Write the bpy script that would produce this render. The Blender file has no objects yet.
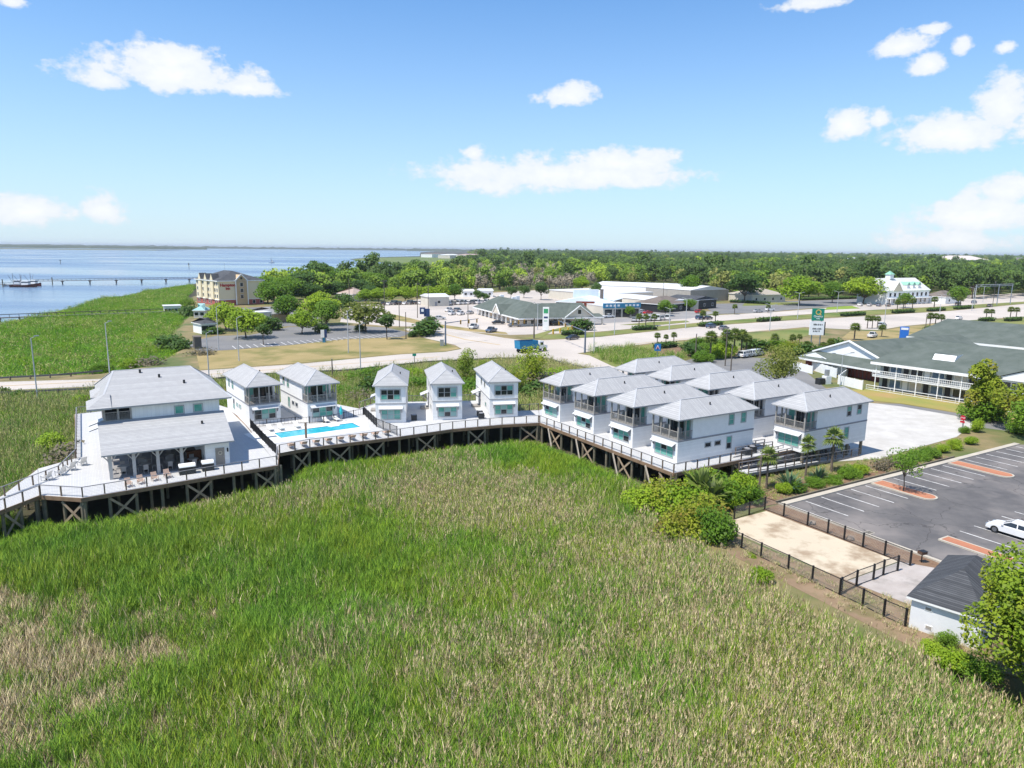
import bpy, bmesh, math, random
import numpy as np
from mathutils import Vector, Matrix
from mathutils.geometry import tessellate_polygon

# ---------------------------------------------------------------- camera, sky, sun, exposure
scene = bpy.context.scene
C = scene.collection
cam_d = bpy.data.cameras.new("camera")
cam = bpy.data.objects.new("camera", cam_d); C.objects.link(cam)
scene.camera = cam
cam_d.sensor_width = 36.0; cam_d.lens = 36.0 * 720.0 / 1024.0
cam_d.clip_start = 0.5; cam_d.clip_end = 40000
PITCH = math.atan((384 - 249.5) / 720); ROLL = math.radians(0.65)
cp, sp, cr, sr = math.cos(PITCH), math.sin(PITCH), math.cos(ROLL), math.sin(ROLL)
fwd = Vector((0, cp, -sp)); r0 = Vector((1, 0, 0)); u0 = Vector((0, sp, cp))
rt = r0 * cr + u0 * sr; up = u0 * cr - r0 * sr
m = Matrix((rt, up, -fwd)).transposed().to_4x4(); m.translation = Vector((0, 0, 28.5))
cam.matrix_world = m

SUN_EL, SHADOW = math.radians(63), math.radians(33)   # height of the sun; heading of the shadows
sd = Vector((-math.cos(SHADOW) * math.cos(SUN_EL), -math.sin(SHADOW) * math.cos(SUN_EL), math.sin(SUN_EL)))
sun_d = bpy.data.lights.new("sun", 'SUN'); sun_d.energy = 4.6; sun_d.angle = math.radians(0.5)
sun_d.color = (1.0, 0.94, 0.84)
sun = bpy.data.objects.new("sun", sun_d); C.objects.link(sun)
sun.rotation_euler = sd.to_track_quat('Z', 'Y').to_euler(); sun.location = (0, 0, 80)

world = bpy.data.worlds.new("World"); scene.world = world; world.use_nodes = True
wn, wl = world.node_tree.nodes, world.node_tree.links
wn.clear()
w_out = wn.new('ShaderNodeOutputWorld'); w_bg = wn.new('ShaderNodeBackground')
sky = wn.new('ShaderNodeTexSky'); sky.sky_type = 'NISHITA'; sky.sun_disc = False
sky.sun_elevation = SUN_EL; sky.sun_rotation = math.atan2(sd.x, sd.y)
sky.air_density = 1.0; sky.dust_density = 0.25; sky.ozone_density = 3.0
w_bg.inputs['Strength'].default_value = 0.15

def nmath(nt, op, a, b=None, clamp=False):
    n = nt.nodes.new('ShaderNodeMath'); n.operation = op; n.use_clamp = clamp
    for i, v in enumerate((a, b)):
        if v is None: continue
        if isinstance(v, (int, float)): n.inputs[i].default_value = v
        else: nt.links.new(v, n.inputs[i])
    return n.outputs[0]

def clouds():
    """Cumulus as masks over the direction of view, broken up by noise."""
    nt = world.node_tree
    tc = wn.new('ShaderNodeTexCoord'); sep = wn.new('ShaderNodeSeparateXYZ')
    wl.new(tc.outputs['Generated'], sep.inputs[0])
    # azimuth (0 = ahead, degrees) and elevation (degrees)
    az = nmath(nt, 'MULTIPLY', nmath(nt, 'ARCTAN2', sep.outputs[0], sep.outputs[1]), 57.2958)
    el = nmath(nt, 'MULTIPLY', nmath(nt, 'ARCSINE', sep.outputs[2]), 57.2958)
    def noise(scale, detail, rough, zoff=0.0):
        mp = wn.new('ShaderNodeMapping'); wl.new(tc.outputs['Generated'], mp.inputs[0])
        mp.inputs['Scale'].default_value = (scale, scale, scale * 1.5); mp.inputs['Location'].default_value = (zoff, 0, zoff)
        nz = wn.new('ShaderNodeTexNoise'); nz.inputs['Scale'].default_value = 1.0
        nz.inputs['Detail'].default_value = detail; nz.inputs['Roughness'].default_value = rough
        wl.new(mp.outputs[0], nz.inputs[0]); return nz.outputs[0]
    n1 = noise(22, 7, 0.62); n2 = noise(70, 5, 0.6, 3.1); n3 = noise(7, 4, 0.5, 7.7)
    # a little of the whole field is thin veil
    total = None
    for a, e, ra, re, s in CLOUDS:
        dx = nmath(nt, 'DIVIDE', nmath(nt, 'SUBTRACT', az, a), ra)
        dy0 = nmath(nt, 'DIVIDE', nmath(nt, 'SUBTRACT', el, e), re)
        # flat undersides: the lower half falls off faster
        dyn = nmath(nt, 'MULTIPLY', nmath(nt, 'MINIMUM', dy0, 0.0), 1.35)
        dy = nmath(nt, 'ADD', nmath(nt, 'MAXIMUM', dy0, 0.0), dyn)
        d = nmath(nt, 'SUBTRACT', 1.0, nmath(nt, 'SQRT', nmath(nt, 'ADD', nmath(nt, 'MULTIPLY', dx, dx), nmath(nt, 'MULTIPLY', dy, dy))))
        d = nmath(nt, 'MULTIPLY', nmath(nt, 'MAXIMUM', d, -0.6), s)
        total = d if total is None else nmath(nt, 'MAXIMUM', total, d)
    f = nmath(nt, 'ADD', total, nmath(nt, 'MULTIPLY', nmath(nt, 'SUBTRACT', n1, 0.53), 1.9))
    f = nmath(nt, 'ADD', f, nmath(nt, 'MULTIPLY', nmath(nt, 'SUBTRACT', n2, 0.5), 0.8))
    edge = nmath(nt, 'GREATER_THAN', total, -0.5)
    # unseen cumulus outside the view, added to brighten the shaded walls
    away = nmath(nt, 'MAXIMUM', nmath(nt, 'GREATER_THAN', nmath(nt, 'ABSOLUTE', az), 46.0), nmath(nt, 'GREATER_THAN', el, 27.0))
    n4 = noise(4.2, 7, 0.6, 1.7)
    rest = nmath(nt, 'MULTIPLY', nmath(nt, 'MULTIPLY', nmath(nt, 'SUBTRACT', n4, 0.53), 9.0, clamp=True), away)
    fac = nmath(nt, 'MULTIPLY', nmath(nt, 'SUBTRACT', f, 0.02), 2.6, clamp=True)
    fac = nmath(nt, 'MULTIPLY', nmath(nt, 'MAXIMUM', nmath(nt, 'MULTIPLY', fac, edge), rest), 0.93)
    mix = wn.new('ShaderNodeMix'); mix.data_type = 'RGBA'
    grade = wn.new('ShaderNodeMix'); grade.data_type = 'RGBA'; grade.blend_type = 'MULTIPLY'; grade.inputs[0].default_value = 1.0
    wl.new(sky.outputs[0], grade.inputs[6]); grade.inputs[7].default_value = SKY_TINT
    # thin haze that whitens the sky towards the horizon all the way round
    hz = nmath(nt, 'SUBTRACT', 1.0, nmath(nt, 'DIVIDE', nmath(nt, 'MAXIMUM', el, 0.0), 26.0), clamp=True)
    hz = nmath(nt, 'MULTIPLY', nmath(nt, 'POWER', hz, 2.0), 0.84)
    hm = wn.new('ShaderNodeMix'); hm.data_type = 'RGBA'
    wl.new(hz, hm.inputs[0]); wl.new(grade.outputs[2], hm.inputs[6]); hm.inputs[7].default_value = HORIZON
    wl.new(fac, mix.inputs[0]); wl.new(hm.outputs[2], mix.inputs[6])
    shade = wn.new('ShaderNodeMix'); shade.data_type = 'RGBA'
    wl.new(nmath(nt, 'MULTIPLY', f, 0.7, clamp=True), shade.inputs[0])
    shade.inputs[6].default_value = (4.1, 4.4, 4.75, 1); shade.inputs[7].default_value = (5.5, 5.5, 5.5, 1)
    wl.new(shade.outputs[2], mix.inputs[7])
    return mix.outputs[2]
SKY_TINT = (.45, .74, .96, 1)
HORIZON = (3.7, 4.35, 4.85, 1)
# azimuth, elevation, half width, half height (degrees), strength
CLOUDS = [(-24.0, 11.3, 7.4, 1.7, 1.15), (-24.3, 12.2, 3.3, 1.7, 1.1), (-19.2, 10.9, 3.0, 0.8, 1), (-28.3, 10.6, 2.6, 1.0, 1), (-33.4, 2.0, 4.1, 1.7, 1), (-29.1, 2.3, 2.1, 1.4, 0.8), (3.9, 11.2, 2.8, 1.2, 1.1), (3.5, 5.6, 11.8, 1.7, 1.1), (7.6, 6.5, 5.8, 1.5, 1.1), (-2.6, 4.8, 4.0, 1.2, 0.9), (-3.1, 7.1, 1.0, 0.8, 0.8), (26.8, 13.3, 2.2, 1.0, 1.1), (28.3, 12.0, 1.6, 1.0, 1.1), (30.1, 13.0, 0.9, 0.9, 1.1), (28.3, 14.1, 1.1, 0.5, 0.8), (32.4, 12.6, 0.7, 0.5, 0.8), (23.8, 8.5, 1.8, 1.5, 1.15), (29.7, 7.7, 4.2, 1.8, 1.15), (32.8, 9.2, 2.1, 2.2, 1.15), (25.7, 8.8, 0.9, 0.9, 0.8), (20.8, 16.4, 2.7, 0.8, 1), (32.5, 2.5, 4.8, 2.2, 1.1), (31.0, 0.9, 5.4, 1.2, 1), (33.8, 4.0, 2.7, 1.7, 1), (-33.0, 14.4, 0.9, 0.6, 0.9), (35.7, 8.1, 3.7, 2.3, 1.1), (37.4, 2.8, 4.3, 3.2, 1),
          (60, 12, 12, 3, 1), (-70, 14, 12, 3, 1), (110, 10, 14, 3, 1), (170, 12, 16, 4, 1), (-120, 9, 14, 3, 1)]
wl.new(clouds(), w_bg.inputs[0]); wl.new(w_bg.outputs[0], w_out.inputs[0])

scene.render.engine = 'CYCLES'
vs = scene.view_settings
vs.view_transform = 'Standard'; vs.look = 'None'; vs.gamma = 1.0; vs.use_curve_mapping = False
vs.exposure = 0.43
scene.cycles.max_bounces = 7; scene.cycles.diffuse_bounces = 5; scene.cycles.transparent_max_bounces = 8

rnd = random.Random(7)
R = math.radians
HAZE = 0.00006
UP_ = 1.2; DECK = 3.2; MARSH = 0.0; WATER = -0.6

# ---------------------------------------------------------------- materials
MATS = {}
def principled(name):
    mt = bpy.data.materials.new(name); mt.use_nodes = True
    nt = mt.node_tree; b = nt.nodes['Principled BSDF']
    return mt, nt, b
def mixc(nt, fac, a, b, blend='MIX'):
    n = nt.nodes.new('ShaderNodeMix'); n.data_type = 'RGBA'; n.blend_type = blend
    if isinstance(fac, (int, float)): n.inputs[0].default_value = fac
    else: nt.links.new(fac, n.inputs[0])
    for i, v in ((6, a), (7, b)):
        if isinstance(v, (tuple, list)): n.inputs[i].default_value = (*v[:3], 1)
        else: nt.links.new(v, n.inputs[i])
    return n.outputs[2]
def coords(nt, obj=False, scale=(1, 1, 1), rz=0.0):
    if obj: o = nt.nodes.new('ShaderNodeTexCoord').outputs['Object']
    else: o = nt.nodes.new('ShaderNodeNewGeometry').outputs['Position']
    mp = nt.nodes.new('ShaderNodeMapping'); nt.links.new(o, mp.inputs[0])
    mp.inputs['Scale'].default_value = scale; mp.inputs['Rotation'].default_value = (0, 0, rz)
    return mp.outputs[0]
def noise(nt, vec, scale, detail=4, rough=.55, lo=.35, hi=.65):
    n = nt.nodes.new('ShaderNodeTexNoise'); nt.links.new(vec, n.inputs[0])
    n.inputs['Scale'].default_value = scale; n.inputs['Detail'].default_value = detail; n.inputs['Roughness'].default_value = rough
    mr = nt.nodes.new('ShaderNodeMapRange'); nt.links.new(n.outputs[0], mr.inputs[0])
    mr.inputs[1].default_value = lo; mr.inputs[2].default_value = hi
    return mr.outputs[0]
def bump(nt, b, h, strength=.3, dist=.05):
    n = nt.nodes.new('ShaderNodeBump'); n.inputs['Strength'].default_value = strength; n.inputs['Distance'].default_value = dist
    nt.links.new(h, n.inputs['Height']); nt.links.new(n.outputs[0], b.inputs['Normal'])
def mat(name, c1, c2=None, scale=1.0, rough=.7, metal=0, spec=.3, bumps=0, obj=False, c3=None, scale3=.1, stretch=(1, 1, 1)):
    """Two (or three) real colours broken up by noise."""
    if name in MATS: return MATS[name]
    mt, nt, b = principled(name)
    b.inputs['Roughness'].default_value = rough; b.inputs['Metallic'].default_value = metal; b.inputs['Specular IOR Level'].default_value = spec
    if c2 is None: c2 = tuple(x * .86 for x in c1)
    v = coords(nt, obj, stretch)
    n = noise(nt, v, scale, 5, .6)
    col = mixc(nt, n, c1, c2)
    if c3 is not None: col = mixc(nt, noise(nt, v, scale3, 4, .6, .48, .66), col, c3)
    nt.links.new(col, b.inputs['Base Color'])
    if bumps: bump(nt, b, n, bumps, .05)
    MATS[name] = mt; return mt
def stripes(name, c1, c2, pitch, axis, rough=.7, width=.1, obj=True, rz=0.0, c3=None, bumpd=.01):
    """Boards, laps or courses: joints every `pitch` metres along an axis, each board slightly different."""
    if name in MATS: return MATS[name]
    mt, nt, b = principled(name); b.inputs['Roughness'].default_value = rough; b.inputs['Specular IOR Level'].default_value = .25
    v = coords(nt, obj, (1, 1, 1), rz)
    sep = nt.nodes.new('ShaderNodeSeparateXYZ'); nt.links.new(v, sep.inputs[0])
    t = nmath(nt, 'DIVIDE', sep.outputs[axis], pitch)
    fr = nmath(nt, 'FRACT', t); idx = nmath(nt, 'FLOOR', t)
    joint = nmath(nt, 'LESS_THAN', fr, width)
    wn_ = nt.nodes.new('ShaderNodeTexWhiteNoise'); wn_.noise_dimensions = '1D'; nt.links.new(idx, wn_.inputs['W'])
    col = mixc(nt, wn_.outputs[0], c1, c3 or tuple(x * .9 for x in c1))
    col = mixc(nt, nmath(nt, 'MULTIPLY', noise(nt, v, 1.3, 5), .35), col, tuple(x * .8 for x in c1))
    col = mixc(nt, joint, col, c2)
    nt.links.new(col, b.inputs['Base Color'])
    bump(nt, b, nmath(nt, 'SUBTRACT', 1.0, joint), .5, bumpd)
    MATS[name] = mt; return mt

def upnormal(nt, k):
    """Shading normals bent towards the sky, to brighten blades and leaves as if sunlit."""
    g = nt.nodes.new('ShaderNodeNewGeometry'); v1 = nt.nodes.new('ShaderNodeVectorMath'); v1.operation = 'SCALE'; nt.links.new(g.outputs['Normal'], v1.inputs[0]); v1.inputs['Scale'].default_value = 1 - k
    v2 = nt.nodes.new('ShaderNodeVectorMath'); v2.operation = 'ADD'; nt.links.new(v1.outputs[0], v2.inputs[0]); v2.inputs[1].default_value = (0, 0, k)
    v3 = nt.nodes.new('ShaderNodeVectorMath'); v3.operation = 'NORMALIZE'; nt.links.new(v2.outputs[0], v3.inputs[0]); return v3.outputs[0]
def leafmat(name, c1, c2, trans=.35, c3=None):
    if name in MATS: return MATS[name]
    mt, nt, b = principled(name)
    at = nt.nodes.new('ShaderNodeAttribute'); at.attribute_name = 'rnd'
    oi = nt.nodes.new('ShaderNodeObjectInfo')
    fac = nmath(nt, 'ADD', nmath(nt, 'MULTIPLY', at.outputs['Fac'], .65), nmath(nt, 'MULTIPLY', oi.outputs['Random'], .35))
    col = mixc(nt, fac, c1, c2)
    if c3: col = mixc(nt, noise(nt, coords(nt), .35, 3, .5, .5, .68), col, c3)
    nt.links.new(col, b.inputs['Base Color']); b.inputs['Roughness'].default_value = .55; b.inputs['Specular IOR Level'].default_value = .25
    nt.links.new(upnormal(nt, .55), b.inputs['Normal'])
    tr = nt.nodes.new('ShaderNodeBsdfTranslucent'); nt.links.new(mixc(nt, .5, col, (.25, .4, .03)), tr.inputs[0])
    mx = nt.nodes.new('ShaderNodeMixShader'); mx.inputs[0].default_value = trans
    nt.links.new(b.outputs[0], mx.inputs[1]); nt.links.new(tr.outputs[0], mx.inputs[2])
    nt.links.new(mx.outputs[0], nt.nodes['Material Output'].inputs[0])
    MATS[name] = mt; return mt

# ---------------------------------------------------------------- mesh builder and object helpers
class MB:
    def __init__(s): s.v = []; s.f = []; s.m = []
    def poly(s, pts, mi=0):
        n = len(s.v); s.v += [tuple(p) for p in pts]; s.f.append(tuple(range(n, n + len(pts)))); s.m.append(mi); return s
    def box(s, x0, x1, y0, y1, z0, z1, mi=0):
        n = len(s.v)
        s.v += [(x0, y0, z0), (x1, y0, z0), (x1, y1, z0), (x0, y1, z0), (x0, y0, z1), (x1, y0, z1), (x1, y1, z1), (x0, y1, z1)]
        for q in ((0, 3, 2, 1), (4, 5, 6, 7), (0, 1, 5, 4), (1, 2, 6, 5), (2, 3, 7, 6), (3, 0, 4, 7)):
            s.f.append(tuple(n + i for i in q)); s.m.append(mi)
        return s
    def beam(s, a, b, w, h, mi=0, upv=(0, 0, 1)):
        a, b = Vector(a), Vector(b); d = (b - a).normalized(); u = Vector(upv)
        if abs(d.dot(u)) > .99: u = Vector((0, 1, 0))
        r = d.cross(u).normalized() * (w / 2); t = r.cross(d).normalized() * (h / 2); n = len(s.v)
        for p in (a, b):
            s.v += [tuple(p - r - t), tuple(p + r - t), tuple(p + r + t), tuple(p - r + t)]
        for q in ((0, 1, 2, 3), (7, 6, 5, 4), (0, 4, 5, 1), (1, 5, 6, 2), (2, 6, 7, 3), (3, 7, 4, 0)):
            s.f.append(tuple(n + i for i in q)); s.m.append(mi)
        return s
    def tube(s, a, b, r0, r1=None, k=8, mi=0, cap=True):
        r1 = r0 if r1 is None else r1
        a, b = Vector(a), Vector(b); d = (b - a).normalized(); u = Vector((0, 0, 1)) if abs(d.z) < .95 else Vector((1, 0, 0))
        x = d.cross(u).normalized(); y = x.cross(d); n = len(s.v)
        for p, r in ((a, r0), (b, r1)):
            for i in range(k):
                t = 2 * math.pi * i / k; s.v.append(tuple(p + (x * math.cos(t) + y * math.sin(t)) * r))
        for i in range(k):
            j = (i + 1) % k; s.f.append((n + i, n + j, n + k + j, n + k + i)); s.m.append(mi)
        if cap:
            s.f.append(tuple(n + i for i in reversed(range(k)))); s.m.append(mi)
            s.f.append(tuple(n + k + i for i in range(k))); s.m.append(mi)
        return s
    def prism(s, pts, z0, z1, mi=0, side_mi=None):
        pts = ccw(pts); n = len(pts); base = len(s.v)
        s.v += [(p[0], p[1], z0) for p in pts] + [(p[0], p[1], z1) for p in pts]
        tri = tessellate_polygon([[Vector((p[0], p[1], 0)) for p in pts]])
        for t in tri:
            a, b, c = t
            ar = (pts[b][0] - pts[a][0]) * (pts[c][1] - pts[a][1]) - (pts[b][1] - pts[a][1]) * (pts[c][0] - pts[a][0])
            if ar < 0: b, c = c, b
            s.f.append((base + n + a, base + n + b, base + n + c)); s.m.append(mi)
            s.f.append((base + a, base + c, base + b)); s.m.append(mi)
        for i in range(n):
            j = (i + 1) % n; s.f.append((base + i, base + j, base + n + j, base + n + i)); s.m.append(mi if side_mi is None else side_mi)
        return s
    def mesh(s, name, mats):
        me = bpy.data.meshes.new(name); me.from_pydata(s.v, [], s.f)
        for mt in (mats if isinstance(mats, (list, tuple)) else [mats]): me.materials.append(mt)
        if any(s.m): me.polygons.foreach_set('material_index', s.m)
        me.update(); return me
    def build(s, name, mats, parent=None, **kw):
        return link(name, s.mesh(name, mats), parent, **kw)
def ccw(pts):
    a = sum(pts[i][0] * pts[(i + 1) % len(pts)][1] - pts[(i + 1) % len(pts)][0] * pts[i][1] for i in range(len(pts)))
    return list(pts) if a > 0 else list(reversed(pts))
def link(name, data, parent=None, loc=None, rz=0.0, label=None, cat=None, group=None, kind=None, coll=None):
    o = bpy.data.objects.new(name, data); (coll or C).objects.link(o)
    if parent is not None: o.parent = parent
    if loc is not None: o.location = loc
    if rz: o.rotation_euler = (0, 0, rz)
    return tag(o, label, cat, group, kind)
def tag(o, label=None, cat=None, group=None, kind=None):
    if label: o['label'] = label
    if cat: o['category'] = cat
    if group: o['group'] = group
    if kind: o['kind'] = kind
    return o
def thing(name, label, cat, loc=(0, 0, 0), rz=0.0, group=None):
    o = link(name, None, None, loc, rz, label, cat, group); o.empty_display_size = .5; return o
def copy_tree(o, parent=None):
    c = o.copy(); C.objects.link(c)
    if parent is not None: c.parent = parent
    for ch in KIDS.get(o.name, []) or [x for x in o.children]: copy_tree(ch, c)
    return c
KIDS = {}
def placed(proto, used, loc, rz=0.0, scale=1.0, label=None, group=None, cat=None):
    """The first placing moves the prototype itself, later ones copy it with its parts."""
    if proto.name not in used: used.add(proto.name); o = proto
    else: o = copy_tree(proto)
    o.location = loc; o.rotation_euler = (0, 0, rz)
    o.scale = (scale, scale, scale) if isinstance(scale, (int, float)) else scale
    return tag(o, label, cat, group)
USED = set()
def struct(name, mb, mt): return mb.build(name, mt, kind='structure')
def sheet(name, pts, z, mt, thick=.3, kind='structure', **kw):
    return MB().prism(pts, z - thick, z).build(name, mt, kind=kind, **kw)
def lerp(a, b, t): return tuple(a[i] + (b[i] - a[i]) * t for i in range(len(a)))
def inpoly(x, y, pts):
    c = False; n = len(pts)
    for i in range(n):
        x1, y1 = pts[i][:2]; x2, y2 = pts[(i + 1) % n][:2]
        if (y1 > y) != (y2 > y) and x < (x2 - x1) * (y - y1) / (y2 - y1) + x1: c = not c
    return c
def np_inpoly(X, Y, pts):
    c = np.zeros(X.shape, bool); n = len(pts)
    for i in range(n):
        x1, y1 = pts[i][:2]; x2, y2 = pts[(i + 1) % n][:2]
        if y1 == y2: continue
        k = ((y1 > Y) != (y2 > Y)) & (X < (x2 - x1) * (Y - y1) / (y2 - y1) + x1); c ^= k
    return c

# common materials
M_white = mat('white_paint', (.86, .86, .85), (.80, .80, .80), .8, .55, obj=True)
M_lap = stripes('white_lap_siding', (.86, .855, .845), (.70, .70, .70), .16, 2, .6, .12)
M_batten = stripes('white_board_siding', (.86, .86, .85), (.72, .72, .73), .32, 0, .6, .10)
M_greytrim = mat('grey_trim', (.30, .30, .32), None, 2, .6, obj=True)
M_porch = mat('weathered_porch_wood', (.36, .34, .31), (.28, .26, .24), 2, .7, obj=True)
M_roof = stripes('pale_grey_shingle_roof', (.37, .37, .375), (.27, .27, .28), .26, 1, .8, .2, c3=(.45, .45, .45))
M_deckw = stripes('pale_deck_boards', (.54, .54, .53), (.36, .36, .36), .15, 0, .75, .10, obj=False, rz=R(-31), c3=(.50, .50, .52))
M_rail = mat('brown_rail_wood', (.14, .10, .075), (.20, .15, .11), 3, .75)
M_railtop = mat('grey_cap_wood', (.20, .20, .21), (.14, .14, .15), 2, .6)
M_rim = mat('brown_rim_board', (.27, .175, .11), (.19, .125, .08), 1.5, .8)
M_pile = mat('treated_pile', (.15, .14, .10), (.22, .18, .13), 2, .9, bumps=.4)
M_brace = mat('weathered_brace', (.40, .31, .22), (.28, .21, .15), 2, .9)
M_glass = mat('dark_window_glass', (.02, .025, .03), (.03, .035, .04), 1, .08, spec=.6)
M_teal = mat('teal_shaded_glass', (.09, .33, .26), (.17, .42, .36), 1.1, .12, spec=.5)
M_frame = mat('window_frame_grey', (.42, .43, .43), None, 2, .5, obj=True)
M_curtain = mat('pale_curtain', (.45, .52, .52), (.3, .38, .38), 3, .8)
M_metalroof = mat('white_metal_awning', (.62, .63, .65), None, 2, .4)
M_black = mat('black_metal', (.018, .018, .02), None, 2, .45)
M_dark = mat('dark_plastic', (.03, .032, .035), None, 2, .5)
M_galv = mat('galvanised_steel', (.42, .44, .46), (.33, .35, .37), 3, .4, metal=.6)
M_asphalt = mat('asphalt', (.10, .096, .098), (.145, .137, .134), .35, .9, c3=(.24, .215, .20), scale3=.09, bumps=.1)
def cracks(mt, scale, col, width):
    nt = mt.node_tree; b = nt.nodes['Principled BSDF']; src = b.inputs['Base Color'].links[0].from_socket
    v = coords(nt); nz = nt.nodes.new('ShaderNodeTexNoise'); nt.links.new(v, nz.inputs[0]); nz.inputs['Scale'].default_value = .6; nz.inputs['Detail'].default_value = 4
    vm = nt.nodes.new('ShaderNodeVectorMath'); vm.operation = 'SCALE'; nt.links.new(nz.outputs['Color'], vm.inputs[0]); vm.inputs['Scale'].default_value = 2.2
    va = nt.nodes.new('ShaderNodeVectorMath'); va.operation = 'ADD'; nt.links.new(v, va.inputs[0]); nt.links.new(vm.outputs[0], va.inputs[1])
    vo = nt.nodes.new('ShaderNodeTexVoronoi'); vo.feature = 'DISTANCE_TO_EDGE'; nt.links.new(va.outputs[0], vo.inputs['Vector']); vo.inputs['Scale'].default_value = scale
    nt.links.new(mixc(nt, nmath(nt, 'MULTIPLY', nmath(nt, 'LESS_THAN', vo.outputs['Distance'], width), .5), src, col), b.inputs['Base Color'])
cracks(M_asphalt, .13, (.035, .033, .033), .006)
M_asph_old = mat('old_grey_asphalt', (.16, .16, .165), (.21, .205, .20), .08, .9)
M_conc = mat('pale_road_concrete', (.53, .475, .42), (.46, .41, .365), .035, .85, c3=(.40, .36, .325), scale3=.02, stretch=(1, 1, 1))
M_concw = mat('white_gravel', (.53, .51, .48), (.44, .42, .39), .4, .95, bumps=.2)
M_court = mat('cream_court', (.56, .48, .36), (.52, .44, .33), .25, .85, c3=(.33, .25, .17), scale3=.42)
M_pad = mat('worn_concrete_pad', (.36, .32, .295), (.44, .40, .375), .5, .9, c3=(.26, .24, .22), scale3=.4)
M_line = mat('road_line_white', (.72, .71, .69), (.42, .41, .40), 2.2, .7)
M_liney = mat('road_line_yellow', (.55, .36, .08), (.45, .3, .1), 1.5, .7)
M_curb = mat('kerb_concrete', (.50, .45, .37), (.42, .38, .32), .6, .9)
M_brick_island = stripes('brick_paver_red', (.42, .17, .10), (.30, .14, .09), .22, 0, .9, .12, obj=False, rz=R(-31), c3=(.50, .22, .12))
M_drygrass = mat('dry_lawn', (.34, .26, .12), (.26, .21, .085), .12, .95, c3=(.14, .15, .04), scale3=.06)
M_lawn = mat('green_lawn', (.16, .19, .05), (.24, .22, .08), .1, .95, c3=(.10, .15, .03), scale3=.05)
M_mulch = mat('brown_mulch', (.16, .09, .055), (.24, .16, .10), .8, .95, bumps=.3)
M_straw = mat('straw_dirt', (.28, .20, .125), (.20, .135, .085), .35, .95, c3=(.16, .14, .06), scale3=.5, bumps=.4)
M_bark = mat('grey_bark', (.14, .11, .085), (.09, .07, .055), 4, .95, bumps=.5)
M_palmbark = mat('palm_trunk_bark', (.20, .16, .125), (.13, .105, .08), 6, .95, bumps=.5)
M_rubber = mat('tyre_rubber', (.02, .02, .02), None, 2, .85)
M_rim_al = mat('alloy_wheel', (.35, .36, .38), None, 2, .35, metal=.8)

# ---------------------------------------------------------------- the lie of the land
def skirt(name, pts, z1, z0, slope, mt):
    """A raised sheet with a sloping bank all round."""
    pts = ccw(pts); n = len(pts); mb = MB()
    tri = tessellate_polygon([[Vector((p[0], p[1], 0)) for p in pts]])
    base = 0; mb.v += [(p[0], p[1], z1) for p in pts]
    for a, b, c in tri:
        ar = (pts[b][0] - pts[a][0]) * (pts[c][1] - pts[a][1]) - (pts[b][1] - pts[a][1]) * (pts[c][0] - pts[a][0])
        if ar < 0: b, c = c, b
        mb.f.append((a, b, c)); mb.m.append(0)
    for i in range(n):
        p, q, r = Vector(pts[i - 1]).xy, Vector(pts[i]).xy, Vector(pts[(i + 1) % n]).xy
        d1 = (q - p).normalized(); d2 = (r - q).normalized(); nn = Vector((d1.y + d2.y, -d1.x - d2.x))
        nn = nn.normalized() * slope if nn.length > .01 else Vector((0, 0))
        mb.v.append((q.x + nn.x, q.y + nn.y, z0))
    for i in range(n):
        j = (i + 1) % n; mb.f.append((i, n + i, n + j, j)); mb.m.append(0)
    return struct(name, mb, mt)

# river
mt, nt, b = principled('river_water')
v = coords(nt, False, (1, 1, 1)); vw = coords(nt, False, (.0012, .0045, 1), R(12))
wcol = mixc(nt, noise(nt, vw, 1, 4, .5, .4, .62), (.13, .19, .28), (.155, .22, .315))
nt.links.new(wcol, b.inputs['Base Color']); b.inputs['Roughness'].default_value = .22; b.inputs['Specular IOR Level'].default_value = .5
nt.links.new(nmath(nt, 'ADD', nmath(nt, 'MULTIPLY', noise(nt, vw, 1.7, 3, .5, .4, .62), .25), .12), b.inputs['Roughness'])
bump(nt, b, noise(nt, coords(nt, False, (.25, .6, 1), R(20)), 1, 4, .6, .2, .8), .22, .2)
M_river = mt
sheet('river', [(-30000, -300), (30000, -300), (30000, 38000), (-30000, 38000)], WATER, M_river, .2)

# low land: one sheet from the foreground marsh to the horizon
mt, nt, b = principled('marsh_ground')
v = coords(nt)
c = mixc(nt, noise(nt, v, .05, 5, .6), (.035, .045, .012), (.075, .065, .035))
c = mixc(nt, noise(nt, v, .9, 5, .65), c, (.045, .035, .02))
nt.links.new(c, b.inputs['Base Color']); b.inputs['Roughness'].default_value = .95
M_marshg = mt
LAND = [(-420, -120), (-300, 90), (-195.3, 244.5), (-185.1, 259.1), (-191.0, 281.5), (-197.0, 313.4), (-209.5, 352.4), (-217.8, 371.9), (-223.6, 394.3), (-221.6, 416.3), (-235.1, 465.1), (-238.7, 501.4), (-244.6, 559.6),
        (-228.9, 608.6), (-208.6, 679.2), (-181.2, 739.4), (-177.3, 914.2), (-186.4, 1120.1), (-208.4, 1295.6), (-270.6, 1514.7), (-350.9, 1692.3), (-417.6, 1866.4), (-436.4, 2254.7), (-349.5, 2734.1),
        (-700, 5500), (-900, 9000), (-3000, 16000), (0, 30000), (26000, 26000), (26000, -120)]
sheet('ground', LAND, MARSH, M_marshg, .7)

sheet('far_marsh', [(-182.7, 1155.1), (-257.6, 1464.4), (-337.4, 1627.0), (-402.6, 1821.7), (-406.9, 2147.9), (-324.4, 2537.3), (-131.5, 2875.6), (-57.3, 1253.4), (-112.6, 985.3)], .05, mat('far_marsh_green', (.10, .16, .04), (.16, .18, .06), .01, .95), .05)
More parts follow.
